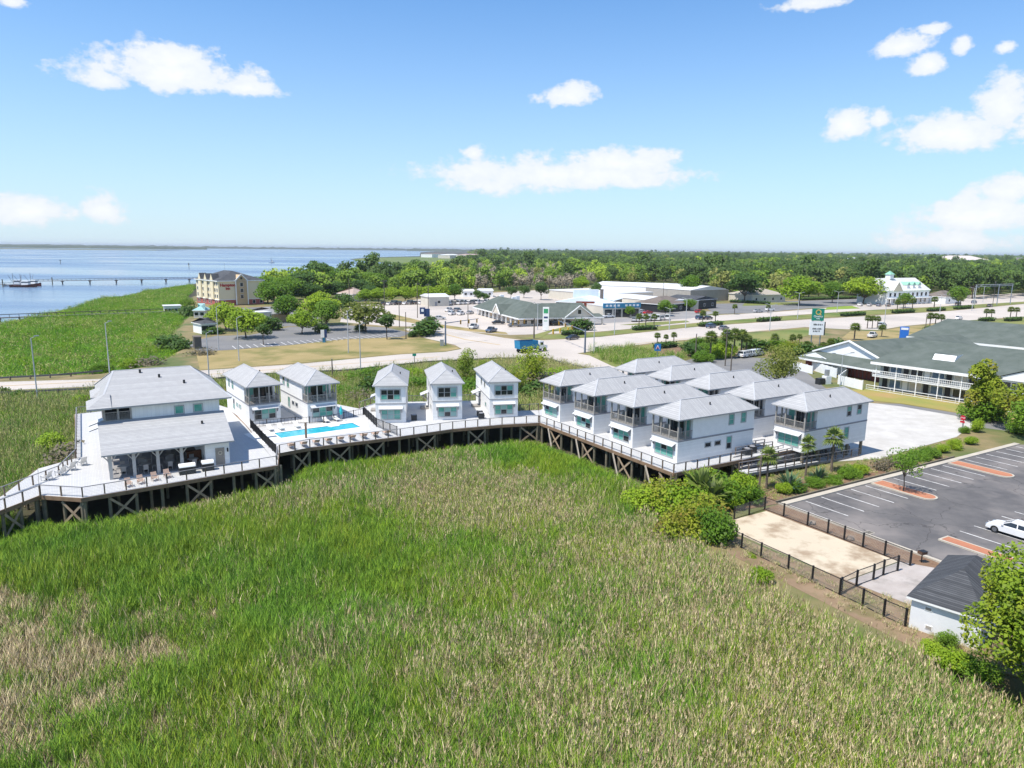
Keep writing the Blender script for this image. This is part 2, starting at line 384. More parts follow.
# raised ground that carries the road, the shops and the cottages' car park
mt, nt, b = principled('upland_soil')
v = coords(nt)
c = mixc(nt, noise(nt, v, .12, 5, .6), (.14, .13, .045), (.27, .20, .10))
c = mixc(nt, noise(nt, v, .05, 4, .6, .5, .62), c, (.09, .12, .03))
nt.links.new(c, b.inputs['Base Color']); b.inputs['Roughness'].default_value = .95
bump(nt, b, noise(nt, v, 1.5, 4), .3)
M_upland = mt
UPLAND = [(-230, 70), (-98.3, 120.9), (-91.5, 125.9), (-78.1, 131.2), (-62.8, 142.3), (-36.4, 154.6), (-19.3, 166.7), (-3.0, 173.9), (9.7, 173.3), (19.5, 157.0),
          (25.8, 131.5), (26.3, 102.8), (25.0, 84.0), (22.1, 75.2), (17.8, 67.4), (18.4, 63.6), (21.2, 57.0), (23.7, 52.3), (25.5, 49.6), (27.2, 47.2), (28.8, 45.0), (33.5, 43.5), (40, 38), (60, 20),
          (400, -60), (1500, 200), (2500, 2500), (900, 2600), (200, 1500), (-77.3, 767.7), (-131.7, 447.8), (-169.1, 440.5), (-180.9, 418.3), (-172.0, 384.9), (-124.2, 276.8), (-104.6, 222.7), (-88.7, 193.9), (-84.6, 175.9), (-83.4, 163.6), (-88.6, 152.4), (-97.4, 149.3), (-111.3, 142.6), (-240, 150)]
skirt('upland', UPLAND, UP_, -.05, 3.0, M_upland)

L1 = UP_ + .02; L2 = UP_ + .04; L3 = UP_ + .06; L4 = UP_ + .08
# causeway, crossing and highway in pale concrete
ROAD = [(-107.3, 127.7), (-96.8, 133.5), (-82.3, 138.4), (-65.7, 146.6), (-47.4, 158.4), (-37.9, 161.1), (-20.3, 175.8), (-3.2, 183.0), (9.6, 182.3), (15.1, 170.6), (22.4, 162.5), (28.2, 156.3), (31.9, 164.5), (27.9, 176.2), (22.3, 185.9), (17.4, 191.9), (22.0, 197.1),
        (43.3, 217.5), (61.9, 230.6), (82.6, 249.8), (109.4, 269.1), (120.0, 263.3), (133.7, 261.4), (148.2, 275.1), (177.6, 295.9), (232.0, 327.3), (345.1, 391.7),
        (450.5, 512.9), (291.5, 412.6), (214.7, 354.7), (163.5, 323.7), (109.3, 292.1), (69.5, 266.6), (28.1, 230.1), (14.7, 222.3), (5.3, 217.7), (-2.4, 224.5), (-14.3, 240.0), (-28.6, 254.3), (-37.4, 246.9), (-27.2, 222.2), (-16.6, 206.5), (-14.0, 198.2), (-18.1, 191.9), (-29.4, 186.3), (-50.4, 168.9), (-70.4, 157.5), (-81.6, 147.3), (-102.8, 142.0), (-113.2, 135.0)]
sheet('road', ROAD, L1, M_conc, .25)
# service road and shop yards beyond the green strip
sheet('service_road', [(11.7, 236.8), (30.0, 246.0), (73.4, 281.9), (117.9, 315.5), (169.0, 351.4), (235.5, 389.6), (399.2, 493.0), (442.5, 547.1), (263.6, 436.8), (187.0, 389.5), (126.8, 340.0), (101.9, 323.4), (80.8, 310.9), (54.5, 285.8), (37.6, 277.9), (17.3, 262.7), (2.6, 247.9)], L1, M_conc, .25)
sheet('shop_yard', [(-64.4, 268.1), (-45.5, 255.9), (-28.6, 254.3), (-14.3, 240.0), (-0.8, 232.7), (11.7, 236.8), (16.5, 249.3), (31.3, 257.4), (71.9, 291.9), (92.0, 375.2), (78.3, 446.4), (18.6, 501.1), (-42.8, 424.8), (-59.7, 365.9), (-79.8, 343.2)], L2, M_conc, .25)
sheet('showroom_yard', [(17.5, 266.3), (37.3, 275.9), (73.5, 298.6), (95.7, 333.1), (65.7, 346.0), (25.9, 299.5)], L3, mat('yard_asphalt', (.24, .23, .23), (.3, .29, .28), .1, .9), .25)
sheet('restaurant_yard', [(90.7, 322.0), (113.1, 330.1), (141.8, 356.6), (187.0, 389.5), (211.5, 441.4), (165.3, 416.6), (98.3, 379.6)], L3, M_asph_old, .25)
sheet('far_yard', [(187.0, 389.5), (317.5, 450.0), (393.0, 502.7), (376.4, 534.5), (270.8, 470.6), (211.5, 441.4)], L2, M_conc, .25)
# grass between road and service road
sheet('verge', [(2.3, 223.7), (14.9, 224.1), (28.3, 232.2), (70.1, 269.2), (110.6, 295.6), (156.1, 324.3), (217.4, 359.2), (295.7, 418.7), (389.7, 481.1), (399.2, 493.0), (233.7, 386.6), (167.5, 348.3), (116.7, 312.5), (72.9, 279.9), (29.7, 243.9), (11.6, 234.0)], L2, M_lawn, .25)
sheet('verge', [(8.7, 225.6), (13.4, 244.3), (25.1, 248.6), (28.6, 258.8), (19.4, 261.2), (12.1, 245.7), (5.6, 230.6)], L4, M_lawn, .25)
sheet('verge', [(40.1, 268.8), (53.1, 268.4), (69.7, 282.7), (69.6, 289.2), (53.5, 280.4)], L4, M_lawn, .25)
sheet('verge', [(151.7, 352.0), (175.1, 364.4), (178.9, 381.3), (161.4, 370.1)], L4, mat('bright_turf', (.22, .30, .04), (.17, .26, .03), .2, .95), .25)
sheet('verge', [(118.1, 372.3), (154.1, 388.1), (160.9, 405.5), (126.7, 394.8)], L4, M_lawn, .25)
# dry lawn between the hotel's car park and the causeway
LAWN = [(-69.9, 158.9), (-50.9, 170.4), (-29.5, 187.2), (-18.2, 193.0), (-14.6, 198.9), (-17.4, 205.3), (-27.0, 220.9), (-35.0, 222.8), (-50.6, 216.3), (-62.7, 201.4), (-75.8, 190.1), (-82.8, 186.6)]
sheet('dry_lawn', LAWN, L2, M_drygrass, .25)
sheet('dry_lawn', [(-56.2, 293.8), (-43.0, 274.4), (-28.7, 256.0), (-14.3, 241.5), (-1.5, 234.1), (-2.2, 239.8), (-16.7, 252.3), (-30.9, 268.2), (-52.2, 306.0)], L4, M_drygrass, .25)
sheet('hotel_car_park', [(-93.8, 204.1), (-82.2, 187.6), (-76.1, 191.0), (-63.0, 202.4), (-50.9, 217.5), (-35.2, 224.0), (-33.0, 235.2), (-44.6, 251.0), (-61.9, 257.5), (-77.3, 249.1), (-82.4, 224.8), (-91.9, 221.2)], L1, M_asph_old, .25)
sheet('hotel_forecourt', [(-86.6, 248.1), (-74.8, 252.7), (-75.7, 282.7), (-104.9, 339.5), (-115.5, 332.0), (-128.6, 318.8), (-102.1, 279.5)], L1, M_asph_old, .25)
# ground on the near side of the highway
sheet('dry_lawn', [(107.9, 234.9), (114.3, 222.6), (125.2, 228.6), (151.6, 250.6), (174.6, 291.4), (152.2, 275.5), (131.2, 257.9), (119.9, 255.1)], L2, M_drygrass, .25)
sheet('verge', [(178.9, 287.9), (199.5, 280.6), (229.3, 301.8), (256.3, 338.0), (226.5, 319.4), (186.5, 296.9)], L2, M_lawn, .25)
sheet('verge', [(19.4, 193.0), (24.0, 171.2), (28.9, 160.2), (38.2, 172.2), (46.3, 185.9), (57.6, 198.0), (74.2, 214.4), (93.7, 233.6), (108.0, 252.4), (107.6, 265.4), (81.8, 245.2), (60.9, 226.5), (42.6, 213.9), (24.2, 196.9)], L3, M_lawn, .25)
sheet('mulch_bed', [(37.2, 200.4), (41.3, 189.1), (47.2, 189.6), (57.0, 204.1), (53.0, 213.7), (41.5, 208.2)], L4, M_mulch, .25)
DRIVE = [(28.0, 155.0), (37.0, 172.1), (49.5, 188.0), (61.6, 188.9), (71.8, 184.4), (68.5, 165.6), (63.6, 141.4), (65.0, 130.9), (71.8, 130.4), (77.7, 123.3), (83.4, 114.1), (92.1, 105.7), (82.2, 93.8), (80.1, 109.4), (73.1, 114.3), (67.4, 122.0), (58.1, 117.0), (44.5, 116.4), (35.2, 132.0)]
sheet('driveway', DRIVE, L1, M_asph_old, .25)
sheet('gravel_lot', [(42.8, 103.5), (66.0, 131.4), (70.7, 128.2), (76.3, 120.9), (75.2, 113.7), (70.1, 108.9), (67.8, 106.4), (56.5, 98.7), (49.9, 94.0), (42.4, 92.3)], L2, M_concw, .25)
sheet('motel_lawn', [(62.0, 141.3), (67.1, 133.8), (72.8, 130.5), (78.1, 123.7), (84.4, 115.5), (90.5, 115.8), (92.4, 128.1), (83.9, 132.0), (78.0, 139.2), (74.1, 145.7)], L2, mat('motel_grass', (.30, .25, .07), (.22, .24, .06), .12, .95, c3=(.36, .24, .10), scale3=.07), .25)

# near car park: laid out on the same grid as the cottages
AX = Vector((math.cos(R(31.3)), math.sin(R(31.3)))); AY = Vector((-AX.y, AX.x))     # along the kerb, away from the viewer
def grid(o, a, b): return (o[0] + AX.x * a + AY.x * b, o[1] + AX.y * a + AY.y * b)
K0 = (35.2, 78.3)                                                                  # kerb point
PARK = [grid(K0, -5.8, 0), grid(K0, 46, 0), grid(K0, 60, -8), grid(K0, 60, -45), grid(K0, 5, -45), grid(K0, -5.6, -19.5), grid(K0, -5.8, -17)]
sheet('car_park', PARK, L2, M_asphalt, .3)
CURB_TOP = L2 + .13
mb = MB()
mb.prism([grid(K0, -6.2, 0), grid(K0, -6.2, .75), grid(K0, 46, .75), grid(K0, 46, 0)], L1, CURB_TOP)
mb.prism([grid(K0, -6.2, -.02), grid(K0, -6.2, -19.3), grid(K0, -5.8, -19.3), grid(K0, -5.8, -.02)], L1, CURB_TOP)
struct('kerb', mb, M_curb)
def line(o, a0, b0, a1, b1, w=.13, name='parking_line'):
    p, q = Vector(grid(o, a0, b0)), Vector(grid(o, a1, b1)); d = (q - p).normalized(); n_ = Vector((-d.y, d.x)) * w / 2
    return MB().prism([p - n_, p + n_, q + n_, q - n_], L2, L2 + .012).build(name, M_line, kind='structure')
for k in list(range(-2, 4)) + list(range(4, 10)) + list(range(11, 17)):
    line(K0, 2.75 * k + (.3 if k > 3 else 0), -.2, 2.75 * k + (.3 if k > 3 else 0), -5.4)
def island(o, a, b, ln, w, label):
    """Long rounded kerbed island with red paving."""
    t = thing('paved_island', label, 'traffic island', (*grid(o, a, b), L2), R(31.3) - math.pi / 2, 'paved islands in the near car park')
    def out(wd, l0, l1):
        return [(l0, -wd), (l1 - wd, -wd)] + [(l1 - wd + wd * math.sin(q), -wd * math.cos(q)) for q in [math.pi * i / 8 for i in range(1, 8)]] + [(l1 - wd, wd), (l0, wd)]
    MB().prism(out(w / 2, 0, ln), 0, .14).build('kerb', M_curb, t)
    MB().prism(out(w / 2 - .22, .2, ln - .22), .1, .155).build('paving', M_brick_island, t)
    return t
island(K0, 10.6, -.1, 7.2, 2.3, 'red paved island with a small leafy tree at its rounded tip')
island(K0, 27.6, -.1, 7.4, 2.3, 'red paved island farther along the car park, no tree on it')
I3 = (42.2, 66.4)
t = island(I3, 0, 0, 6.5, 1.7, 'red paved island beside the white parked car')
o0 = (Vector((45.1, 68.4)))
for k in range(-0, 4): line(o0, 2.75 * k, 0, 2.75 * k, -5.2)
for k in range(4, 9): line(o0, 2.75 * k, 0, 2.75 * k, -5.2)

# cream court, worn pad and earth between them and the marsh
T0 = (27.4, 73.4)
def cg(a, b): return grid(T0, a, b)       # a along the kerb direction, b away
sheet('court', [cg(0, 0), cg(-7.7, 0), cg(-7.5, -14.6), cg(0, -14.6)], L3, M_court, .2)
sheet('worn_pad', [cg(-7.5, -14.7), cg(0, -14.7), cg(2.6, -15), cg(3.2, -17), cg(2, -25), cg(-3, -27), cg(-6.6, -24.2)], L2, M_pad, .2)
sheet('straw_bank', [cg(-8, 2), cg(-12, -6), cg(-12.5, -14), cg(-13, -24), cg(-9.5, -31), cg(-3, -31), cg(-5.6, -24.3), cg(-7.4, -14.6), cg(-8, -8)], L1, M_straw, .2)
sheet('mulch_strip', [cg(.1, .6), cg(.1, -14.6), grid(K0, -6.25, -19.4), grid(K0, -6.25, .6)], L2 + .005, M_mulch, .2)
sheet('planting_bed', [grid(K0, -6.2, .8), grid(K0, 30, .8), grid(K0, 30, 2.8), grid(K0, 12, 5.4), grid(K0, -8, 6.5), grid(K0, -12, 1.5)], L3, M_mulch, .2)

# painted lines on the road
def roadline(pts, w, mt, name='lane_line', dash=None):
    mb = MB()
    P = [Vector(p) for p in pts]
    for a, b in zip(P[:-1], P[1:]):
        d = (b - a); ln = d.length; d.normalize(); n_ = Vector((-d.y, d.x)) * w / 2
        segs = [(0, ln)] if not dash else [(s_, min(s_ + dash, ln)) for s_ in np.arange(0, ln, dash * 4)]
        for s0, s1 in segs:
            p, q = a + d * float(s0), a + d * float(s1); mb.poly([(*(p - n_), L1 + .02), (*(q - n_), L1 + .02), (*(q + n_), L1 + .02), (*(p + n_), L1 + .02)])
    return mb.build(name, mt, kind='structure')
roadline([(-110.9, 132.1), (-99.8, 137.6), (-85.1, 143.3), (-67.9, 151.7), (-48.9, 163.7), (-27.9, 176.9), (-18.6, 183.0)], .3, M_liney)
roadline([(-107.7, 128.2), (-97.2, 133.9), (-82.6, 138.9), (-65.9, 147.2), (-47.5, 159.1), (-38.1, 161.8), (-20.4, 176.6)], .2, M_line, 'edge_line')
roadline([(-112.7, 134.4), (-102.4, 141.3), (-81.3, 146.8), (-70.1, 156.9), (-50.2, 168.2), (-29.2, 185.4)], .2, M_line, 'edge_line')
roadline([(29.1, 213.7), (64.4, 246.7), (101.8, 271.9), (149.1, 294.6), (195.7, 322.8), (258.1, 364.8)], .25, M_line, dash=3)
roadline([(30.3, 222.5), (66.9, 256.5), (105.4, 281.6), (156.0, 308.5), (205.0, 338.3), (273.0, 386.1)], .25, M_line, dash=3)
roadline([(26.3, 204.9), (43.6, 219.2), (62.9, 234.5), (98.6, 263.1)], .3, M_liney)
roadline([(-28.0, 243.2), (-14.6, 219.6), (-3.6, 207.6)], .5, M_liney)
roadline([(-25.1, 248.2), (-10.2, 223.8)], .3, M_line)
mb = MB()
for i in range(26):       # bay lines of the hotel's car park
    p = Vector(lerp((-74.8, 193.1), (-36.1, 225.8), i / 25)); q = Vector(lerp((-78.1, 199.0), (-40.4, 232.2), i / 25))
    d = (q - p).normalized(); n_ = Vector((-d.y, d.x)) * .12
    mb.poly([(*(p - n_), L1 + .02), (*(q - n_), L1 + .02), (*(q + n_), L1 + .02), (*(p + n_), L1 + .02)])
mb.build('parking_line', M_line, kind='structure')

# far shore and far woods at the horizon (solid low ridges with ragged tops)
def ridge(name, a, b, depth, h, mt, n=160, seed=1, z0=-.5):
    rr = random.Random(seed); a, b = Vector(a), Vector(b); d = (b - a); nrm = Vector((-d.y, d.x)).normalized(); mb = MB(); k = 4; hs = []
    for i in range(n + 1):
        p = a + d * (i / n); base = len(mb.v); hh = h * (.75 + .5 * rr.random())
        for j, (f, zz) in enumerate(((0, z0), (.04, hh * .8), (.5, hh), (1, z0))): 
            q = p + nrm * depth * f; mb.v.append((q.x, q.y, zz if j in (0, 3) else zz * (.85 + .3 * rr.random())))
    for i in range(n):
        for j in range(k - 1):
            mb.f.append((i * k + j, (i + 1) * k + j, (i + 1) * k + j + 1, i * k + j + 1)); mb.m.append(0)
    return struct(name, mb, mt)
M_farwood = mat('far_woodland', (.035, .05, .02), (.06, .075, .03), .004, 1)
M_farmarsh = mat('far_marsh_grass', (.14, .12, .06), (.10, .12, .04), .004, 1)
ridge('far_shore', (-6500, 3300), (-2100, 4300), 900, 2.2, M_farmarsh, 60, 3)
ridge('far_wood', (-6500, 4600), (-2600, 6200), 700, 17, M_farwood, 120, 4)
ridge('far_wood', (-9500, 7500), (-700, 9800), 900, 24, M_farwood, 240, 5)
ridge('far_wood', (-1200, 8200), (9000, 7400), 1200, 22, M_farwood, 260, 6)
ridge('far_wood', (4000, 9500), (14000, 5000), 1500, 20, M_farwood, 200, 8)

# ---------------------------------------------------------------- cottages on the deck
def window(parent, frame_pts, w, h, cols, rows, pane_mats, frame_mt=None, trim=.09, name='window'):
    """frame_pts = (origin, xdir): origin is the lower left corner on the wall, outward normal is xdir x z."""
    o, xd = Vector(frame_pts[0]), Vector(frame_pts[1]).normalized(); nrm = xd.cross(Vector((0, 0, 1)))
    Z_ = Vector((0, 0, 1))
    def slab(mb, a0, a1, z0, z1, d0, d1):
        pts = [o + xd * a0 + Z_ * z0, o + xd * a1 + Z_ * z0, o + xd * a1 + Z_ * z1, o + xd * a0 + Z_ * z1]
        b = [p + nrm * d0 for p in pts]; f = [p + nrm * d1 for p in pts]
        mb.poly(f); mb.poly(list(reversed(b)))
        for i in range(4): mb.poly([f[i], b[i], b[(i + 1) % 4], f[(i + 1) % 4]])
    mb = MB(); t = trim
    slab(mb, -t, w + t, -t, 0, -.02, .06); slab(mb, -t, w + t, h, h + t, -.02, .06)
    slab(mb, -t, 0, 0, h, -.02, .06); slab(mb, w, w + t, 0, h, -.02, .06)
    for c in range(1, cols): slab(mb, w * c / cols - .05, w * c / cols + .05, 0, h, -.02, .058)
    for r in range(1, rows): slab(mb, 0, w, h * r / rows - .025, h * r / rows + .025, -.02, .052)
    f = mb.build(name, frame_mt or M_frame, parent)
    k = 0
    for r in range(rows):
        for c in range(cols):
            pm = MB(); slab(pm, w * c / cols + .05, w * (c + 1) / cols - .05, h * r / rows + .025, h * (r + 1) / rows - .025, -.01, .02)
            pm.build('pane', pane_mats[k % len(pane_mats)], f); k += 1
    return f

def hip(mb, x0, x1, y0, y1, z, rise, f0=None, f1=None, ov=0.0, axis='y', eave=.16, mi=0, mf=1, rx=None):
    """Hip roof over a rectangle, ridge along an axis, fascia boards below the slopes."""
    x0 -= ov; x1 += ov; y0 -= ov; y1 += ov
    if axis == 'y':
        k = (x1 - x0) / 2; f0 = k if f0 is None else f0; f1 = k if f1 is None else f1; xm = (x0 + x1) / 2
        r1, r2 = (xm, y0 + f0, z + rise), (xm, y1 - f1, z + rise)
        A, B, Cc, D = (x0, y0, z), (x1, y0, z), (x1, y1, z), (x0, y1, z)
        mb.poly([A, B, r1], mi); mb.poly([B, Cc, r2, r1], mi); mb.poly([Cc, D, r2], mi); mb.poly([D, A, r1, r2], mi)
    else:
        k = (y1 - y0) / 2; f0 = k if f0 is None else f0; f1 = k if f1 is None else f1; ym = (y0 + y1) / 2
        r1, r2 = (x0 + f0, ym, z + rise), (x1 - f1, ym, z + rise)
        A, B, Cc, D = (x0, y0, z), (x1, y0, z), (x1, y1, z), (x0, y1, z)
        mb.poly([A, B, r2, r1], mi); mb.poly([B, Cc, r2], mi); mb.poly([Cc, D, r1, r2], mi); mb.poly([D, A, r1], mi)
    a, b, c_, d = [(p[0], p[1], z - eave) for p in (A, B, Cc, D)]
    for p, q, r_, s_ in ((A, B, b, a), (B, Cc, c_, b), (Cc, D, d, c_), (D, A, a, d)): mb.poly([p, s_, r_, q] if False else [s_, r_, q, p], mf)
    mb.poly([d, c_, b, a], mf)
    return r1, r2
M_soffit = mat('eave_grey', (.38, .38, .38), None, 2, .7)
roofs = [M_roof, M_soffit]
def porch_chair(mb, x, y, rz=0, mi=0):
    c, s = math.cos(rz), math.sin(rz)
    def P(a, b, z): return (x + a * c - b * s, y + a * s + b * c, z)
    mb.beam(P(-.3, 0, .38), P(.3, 0, .38), .55, .08, mi); mb.beam(P(-.3, .25, .75), P(.3, .25, .75), .08, .7, mi)
    for a in (-.27, .27):
        mb.beam(P(a, -.22, 0), P(a, -.22, .6), .06, .06, mi); mb.beam(P(a, .22, 0), P(a, .22, .6), .06, .06, mi); mb.beam(P(a, -.27, .6), P(a, .27, .6), .09, .05, mi)

def awning(parent, x0, x1, z, depth=.62, y=0.0):
    mb = MB()
    mb.poly([(x0, y - depth, z - .32), (x1, y - depth, z - .32), (x1, y, z), (x0, y, z)])
    mb.poly([(x0, y, z - .05), (x1, y, z - .05), (x1, y - depth, z - .38), (x0, y - depth, z - .38)])
    mb.poly([(x0, y - depth, z - .38), (x1, y - depth, z - .38), (x1, y - depth, z - .32), (x0, y - depth, z - .32)])
    mb.poly([(x0, y, z), (x0, y, z - .05), (x0, y - depth, z - .38), (x0, y - depth, z - .32)]); mb.poly([(x1, y - depth, z - .32), (x1, y - depth, z - .38), (x1, y, z - .05), (x1, y, z)])
    a = mb.build('awning', M_metalroof, parent)
    for x in (x0 + .14, x1 - .14):
        b = MB(); b.beam((x, y - .02, z - .95), (x, y - depth * .85, z - .36), .09, .09); b.beam((x, y - .05, z - .98), (x, y - .05, z - .08), .09, .08); b.beam((x, y - .03, z - .3), (x, y - depth * .8, z - .36), .09, .07)
        b.build('bracket', M_greytrim, a)
    return a
W_, L_ = 4.65, 13.2
FL1, EAVE = 2.85, 5.6
def side_windows(t, side, L, ly=8.6):
    def sw(y, z, w, h, r, pm):
        if side == 'R': window(t, ((W_, y, z), (0, 1, 0)), w, h, 1, r, pm)
        else: window(t, ((0, y + w, z), (0, -1, 0)), w, h, 1, r, pm)
    sw(ly, FL1 + 1.1, .8, 1.25, 2, [M_teal, M_teal]); sw(ly + 2.2, FL1 + 1.15, .8, 1.2, 2, [M_teal, M_glass])
    sw(4.6, 1.55, .95, .5, 1, [M_glass]); sw(6.3, 1.55, .95, .5, 1, [M_glass]); sw(8.4, .85, .8, 1.5, 2, [M_teal, M_teal])
def porch_cottage(label, group):
    t = thing('cottage', label, 'cottage', (0, 0, 0), 0, group)
    PD = 2.35
    MB().box(0, W_, 0, L_, 0, FL1 - .1).build('lower_wall', M_lap, t)
    MB().box(0, W_, PD, L_, FL1 + .1, EAVE).build('upper_wall', M_batten, t)
    mb = MB(); mb.box(-.04, W_ + .04, -.04, L_ + .04, FL1 - .1, FL1 + .1); mb.build('trim_band', M_greytrim, t)
    mb = MB(); mb.box(.02, W_ - .02, .02, PD - .01, FL1 + .1, FL1 + .14); mb.build('porch_floor', M_porch, t)
    mb = MB(); mb.box(0, W_, -.02, .16, EAVE - .22, EAVE - .02); mb.box(0, .16, .16, PD, EAVE - .22, EAVE - .02); mb.box(W_ - .16, W_, .16, PD, EAVE - .22, EAVE - .02)
    mb.build('porch_beam', M_porch, t)
    for x, y in ((.1, .08), (1.58, .08), (3.07, .08), (W_ - .1, .08), (W_ - .1, 1.2), (.1, 1.2)):
        MB().box(x - .085, x + .085, y - .085, y + .085, FL1 + .1, EAVE - .22).build('porch_post', M_porch, t)
    mb = MB(); z0, z1 = FL1 + .24, FL1 + 1.1
    for (xa, ya, xb, yb) in ((.1, .06, W_ - .1, .06), (W_ - .08, .1, W_ - .08, PD), (.08, .1, .08, PD)):
        mb.beam((xa, ya, z1), (xb, yb, z1), .09, .06); mb.beam((xa, ya, z0), (xb, yb, z0), .05, .05)
        n = int(math.hypot(xb - xa, yb - ya) / .16)
        for i in range(1, n): 
            q = lerp((xa, ya), (xb, yb), i / n); mb.beam((*q, z0), (*q, z1), .035, .035)
    mb.build('porch_railing', M_porch, t)
    # glazed doors across the back of the porch and in its side return
    d = MB(); d.box(.35, W_ - .35, PD - .07, PD + .02, FL1 + .15, FL1 + 2.35); door = d.build('sliding_door', M_frame, t)
    for i in range(4):
        a = .42 + i * (W_ - .84) / 4; MB().box(a, a + (W_ - .84) / 4 - .08, PD - .1, PD - .05, FL1 + .22, FL1 + 2.28).build('pane', [M_teal, M_glass, M_glass, M_teal][i], door)
    # chairs and a low table left on the porch
    mb = MB(); porch_chair(mb, 1.1, 1.35, .5); porch_chair(mb, 3.3, 1.4, -.4); mb.box(1.9, 2.5, 1.0, 1.5, .32, .4)
    mb.v = [(x, y, z + FL1 + .14) for x, y, z in mb.v]; mb.build('porch_seating', M_porch, t)
    mb = MB(); r1, r2 = hip(mb, 0, W_, 0, L_, EAVE, 1.75, ov=.42)
    rf = mb.build('roof', roofs, t)
    MB().tube((W_ - 1.1, 6.2, EAVE + .9), (W_ - 1.1, 6.2, EAVE + 1.3), .09, k=8).build('roof_vent', M_dark, rf)
    cap = MB(); 
    for p, q in ((r1, r2), ((-.42, -.42, EAVE), r1), ((W_ + .42, -.42, EAVE), r1), ((W_ + .42, L_ + .42, EAVE), r2), ((-.42, L_ + .42, EAVE), r2)):
        cap.beam((p[0], p[1], p[2] - .01), (q[0], q[1], q[2] - .01), .2, .05)
    cap.build('ridge_cap', mat('ridge_cap_grey', (.44, .45, .47)), rf)
    awning(t, .35, W_ - .35, 2.55)
    window(t, ((.75, 0, .65), (1, 0, 0)), 3.15, 1.45, 3, 2, [M_teal] * 6)
    side_windows(t, 'R', L_); side_windows(t, 'L', L_)
    # skirting posts below the floor
    for y in (.4, 3.5, 6.6, 9.7, 12.8):
        for x in (.3, W_ - .3): MB().box(x - .15, x + .15, y - .15, y + .15, -1.95, -.003).build('pier', M_pile, t)
    return t
def plain_cottage(label, group, L=12.0):
    t = thing('cottage', label, 'cottage', (0, 0, 0), 0, group); W = 4.4
    MB().box(0, W, 0, L, 0, FL1 - .06).build('lower_wall', M_lap, t)
    MB().box(0, W, 0, L, FL1 + .06, EAVE).build('upper_wall', M_batten, t)
    MB().box(-.035, W + .035, -.035, L + .035, FL1 - .06, FL1 + .06).build('trim_band', M_greytrim, t)
    mb = MB(); r1, r2 = hip(mb, 0, W, 0, L, EAVE, 1.7, ov=.36)
    rf = mb.build('roof', roofs, t)
    MB().tube((W - .9, 5, EAVE + .8), (W - .9, 5, EAVE + 1.15), .08, k=8).build('roof_vent', M_dark, rf)
    cap = MB()
    for p, q in ((r1, r2), ((-.36, -.36, EAVE), r1), ((W + .36, -.36, EAVE), r1), ((W + .36, L + .36, EAVE), r2), ((-.36, L + .36, EAVE), r2)):
        cap.beam((p[0], p[1], p[2] - .01), (q[0], q[1], q[2] - .01), .2, .05)
    cap.build('ridge_cap', MATS['ridge_cap_grey'], rf)
    awning(t, .45, W - .45, 2.5, .6)
    window(t, ((.82, 0, .55), (1, 0, 0)), 2.75, 1.35, 3, 2, [M_teal, M_paleteal, M_paleteal, M_teal, M_paleteal], trim=.12)
    window(t, ((.82, 0, FL1 + .65), (1, 0, 0)), 2.75, 1.4, 3, 2, [M_glass, M_glass, M_teal], trim=.12)
    window(t, ((0, 4.4, FL1 + 1.2), (0, -1, 0)), .7, .8, 1, 1, [M_glass]); window(t, ((0, 7.2, FL1 + 1.2), (0, -1, 0)), .7, .8, 1, 1, [M_glass]); window(t, ((0, 3.6, 1.2), (0, -1, 0)), .8, .5, 1, 1, [M_glass])
    # side door under its own small roof, with steps
    mb = MB(); mb.box(-.06, 0.0, 7.9, 8.9, .05, 2.15); dd = mb.build('side_door', M_greytrim, t)
    MB().box(-.13, -.06, 8.05, 8.12, 1.0, 1.15).build('handle', M_galv, dd)
    mb = MB(); mb.poly([(-1.3, 7.4, 2.35), (-1.3, 9.4, 2.35), (0, 9.4, 2.85), (0, 7.4, 2.85)][::-1]); mb.poly([(-1.3, 7.4, 2.27), (-1.3, 9.4, 2.27), (0, 9.4, 2.77), (0, 7.4, 2.77)]); mb.box(-1.3, -1.25, 7.4, 9.4, 2.2, 2.35)
    ca = mb.build('door_canopy', M_metalroof, t)
    for y in (7.5, 9.3): MB().beam((-.03, y, 1.4), (-1.1, y, 2.3), .1, .1).build('bracket', M_greytrim, ca)
    MB().box(-1.3, 0, 7.6, 9.2, .005, .3).build('doorstep', M_porch, t)
    return t
M_paleteal = mat('pale_teal_blind', (.30, .48, .45), (.24, .42, .39), 2, .15, spec=.5)
g1 = 'porch cottages in two rows on the right of the deck'
pc = porch_cottage('white cottage', g1)
AZR = R(31.3) - math.pi / 2
CA = [((20.0, 83.7), 'nearest two-storey white cottage of the front row, at the outer corner of the boardwalk'),
      ((15.75, 90.7), 'second white porch cottage of the front row counted from the boardwalk corner'),
      ((11.45, 97.65), 'third white porch cottage of the front row counted from the boardwalk corner'),
      ((7.2, 104.6), 'farthest white porch cottage of the front row, beside the bushes by the crossing')]
CB = [((37.4, 89.3), 'white porch cottage standing alone beside the wooden ramp and the gravel lot'),
      ((33.1, 96.3), 'back-row cottage just behind the nearest front-row one, next to the ramp cottage'),
      ((28.8, 103.25), 'middle roof of the back row of five white cottages'),
      ((24.6, 110.2), 'fourth back-row cottage roof counted from the ramp, nearer the highway'),
      ((20.3, 117.2), 'farthest back-row cottage roof, the one nearest the highway verge')]
ex = Vector((math.cos(AZR), math.sin(AZR)))
for (c, lb) in CA + CB:
    p = Vector(c) - ex * W_
    placed(pc, USED, (p.x, p.y, DECK + .004), AZR, 1, lb, g1)
g2 = 'porch cottages beside the pool'
placed(pc, USED, (-37.7, 100.9, DECK + .004), R(35), (.96, .96, 1), 'white cottage with upper porch between the clubhouse and the pool', g2)
placed(pc, USED, (-29.8, 102.7, DECK + .004), R(35), (.96, .96, 1), 'white cottage with upper porch directly behind the pool', g2)
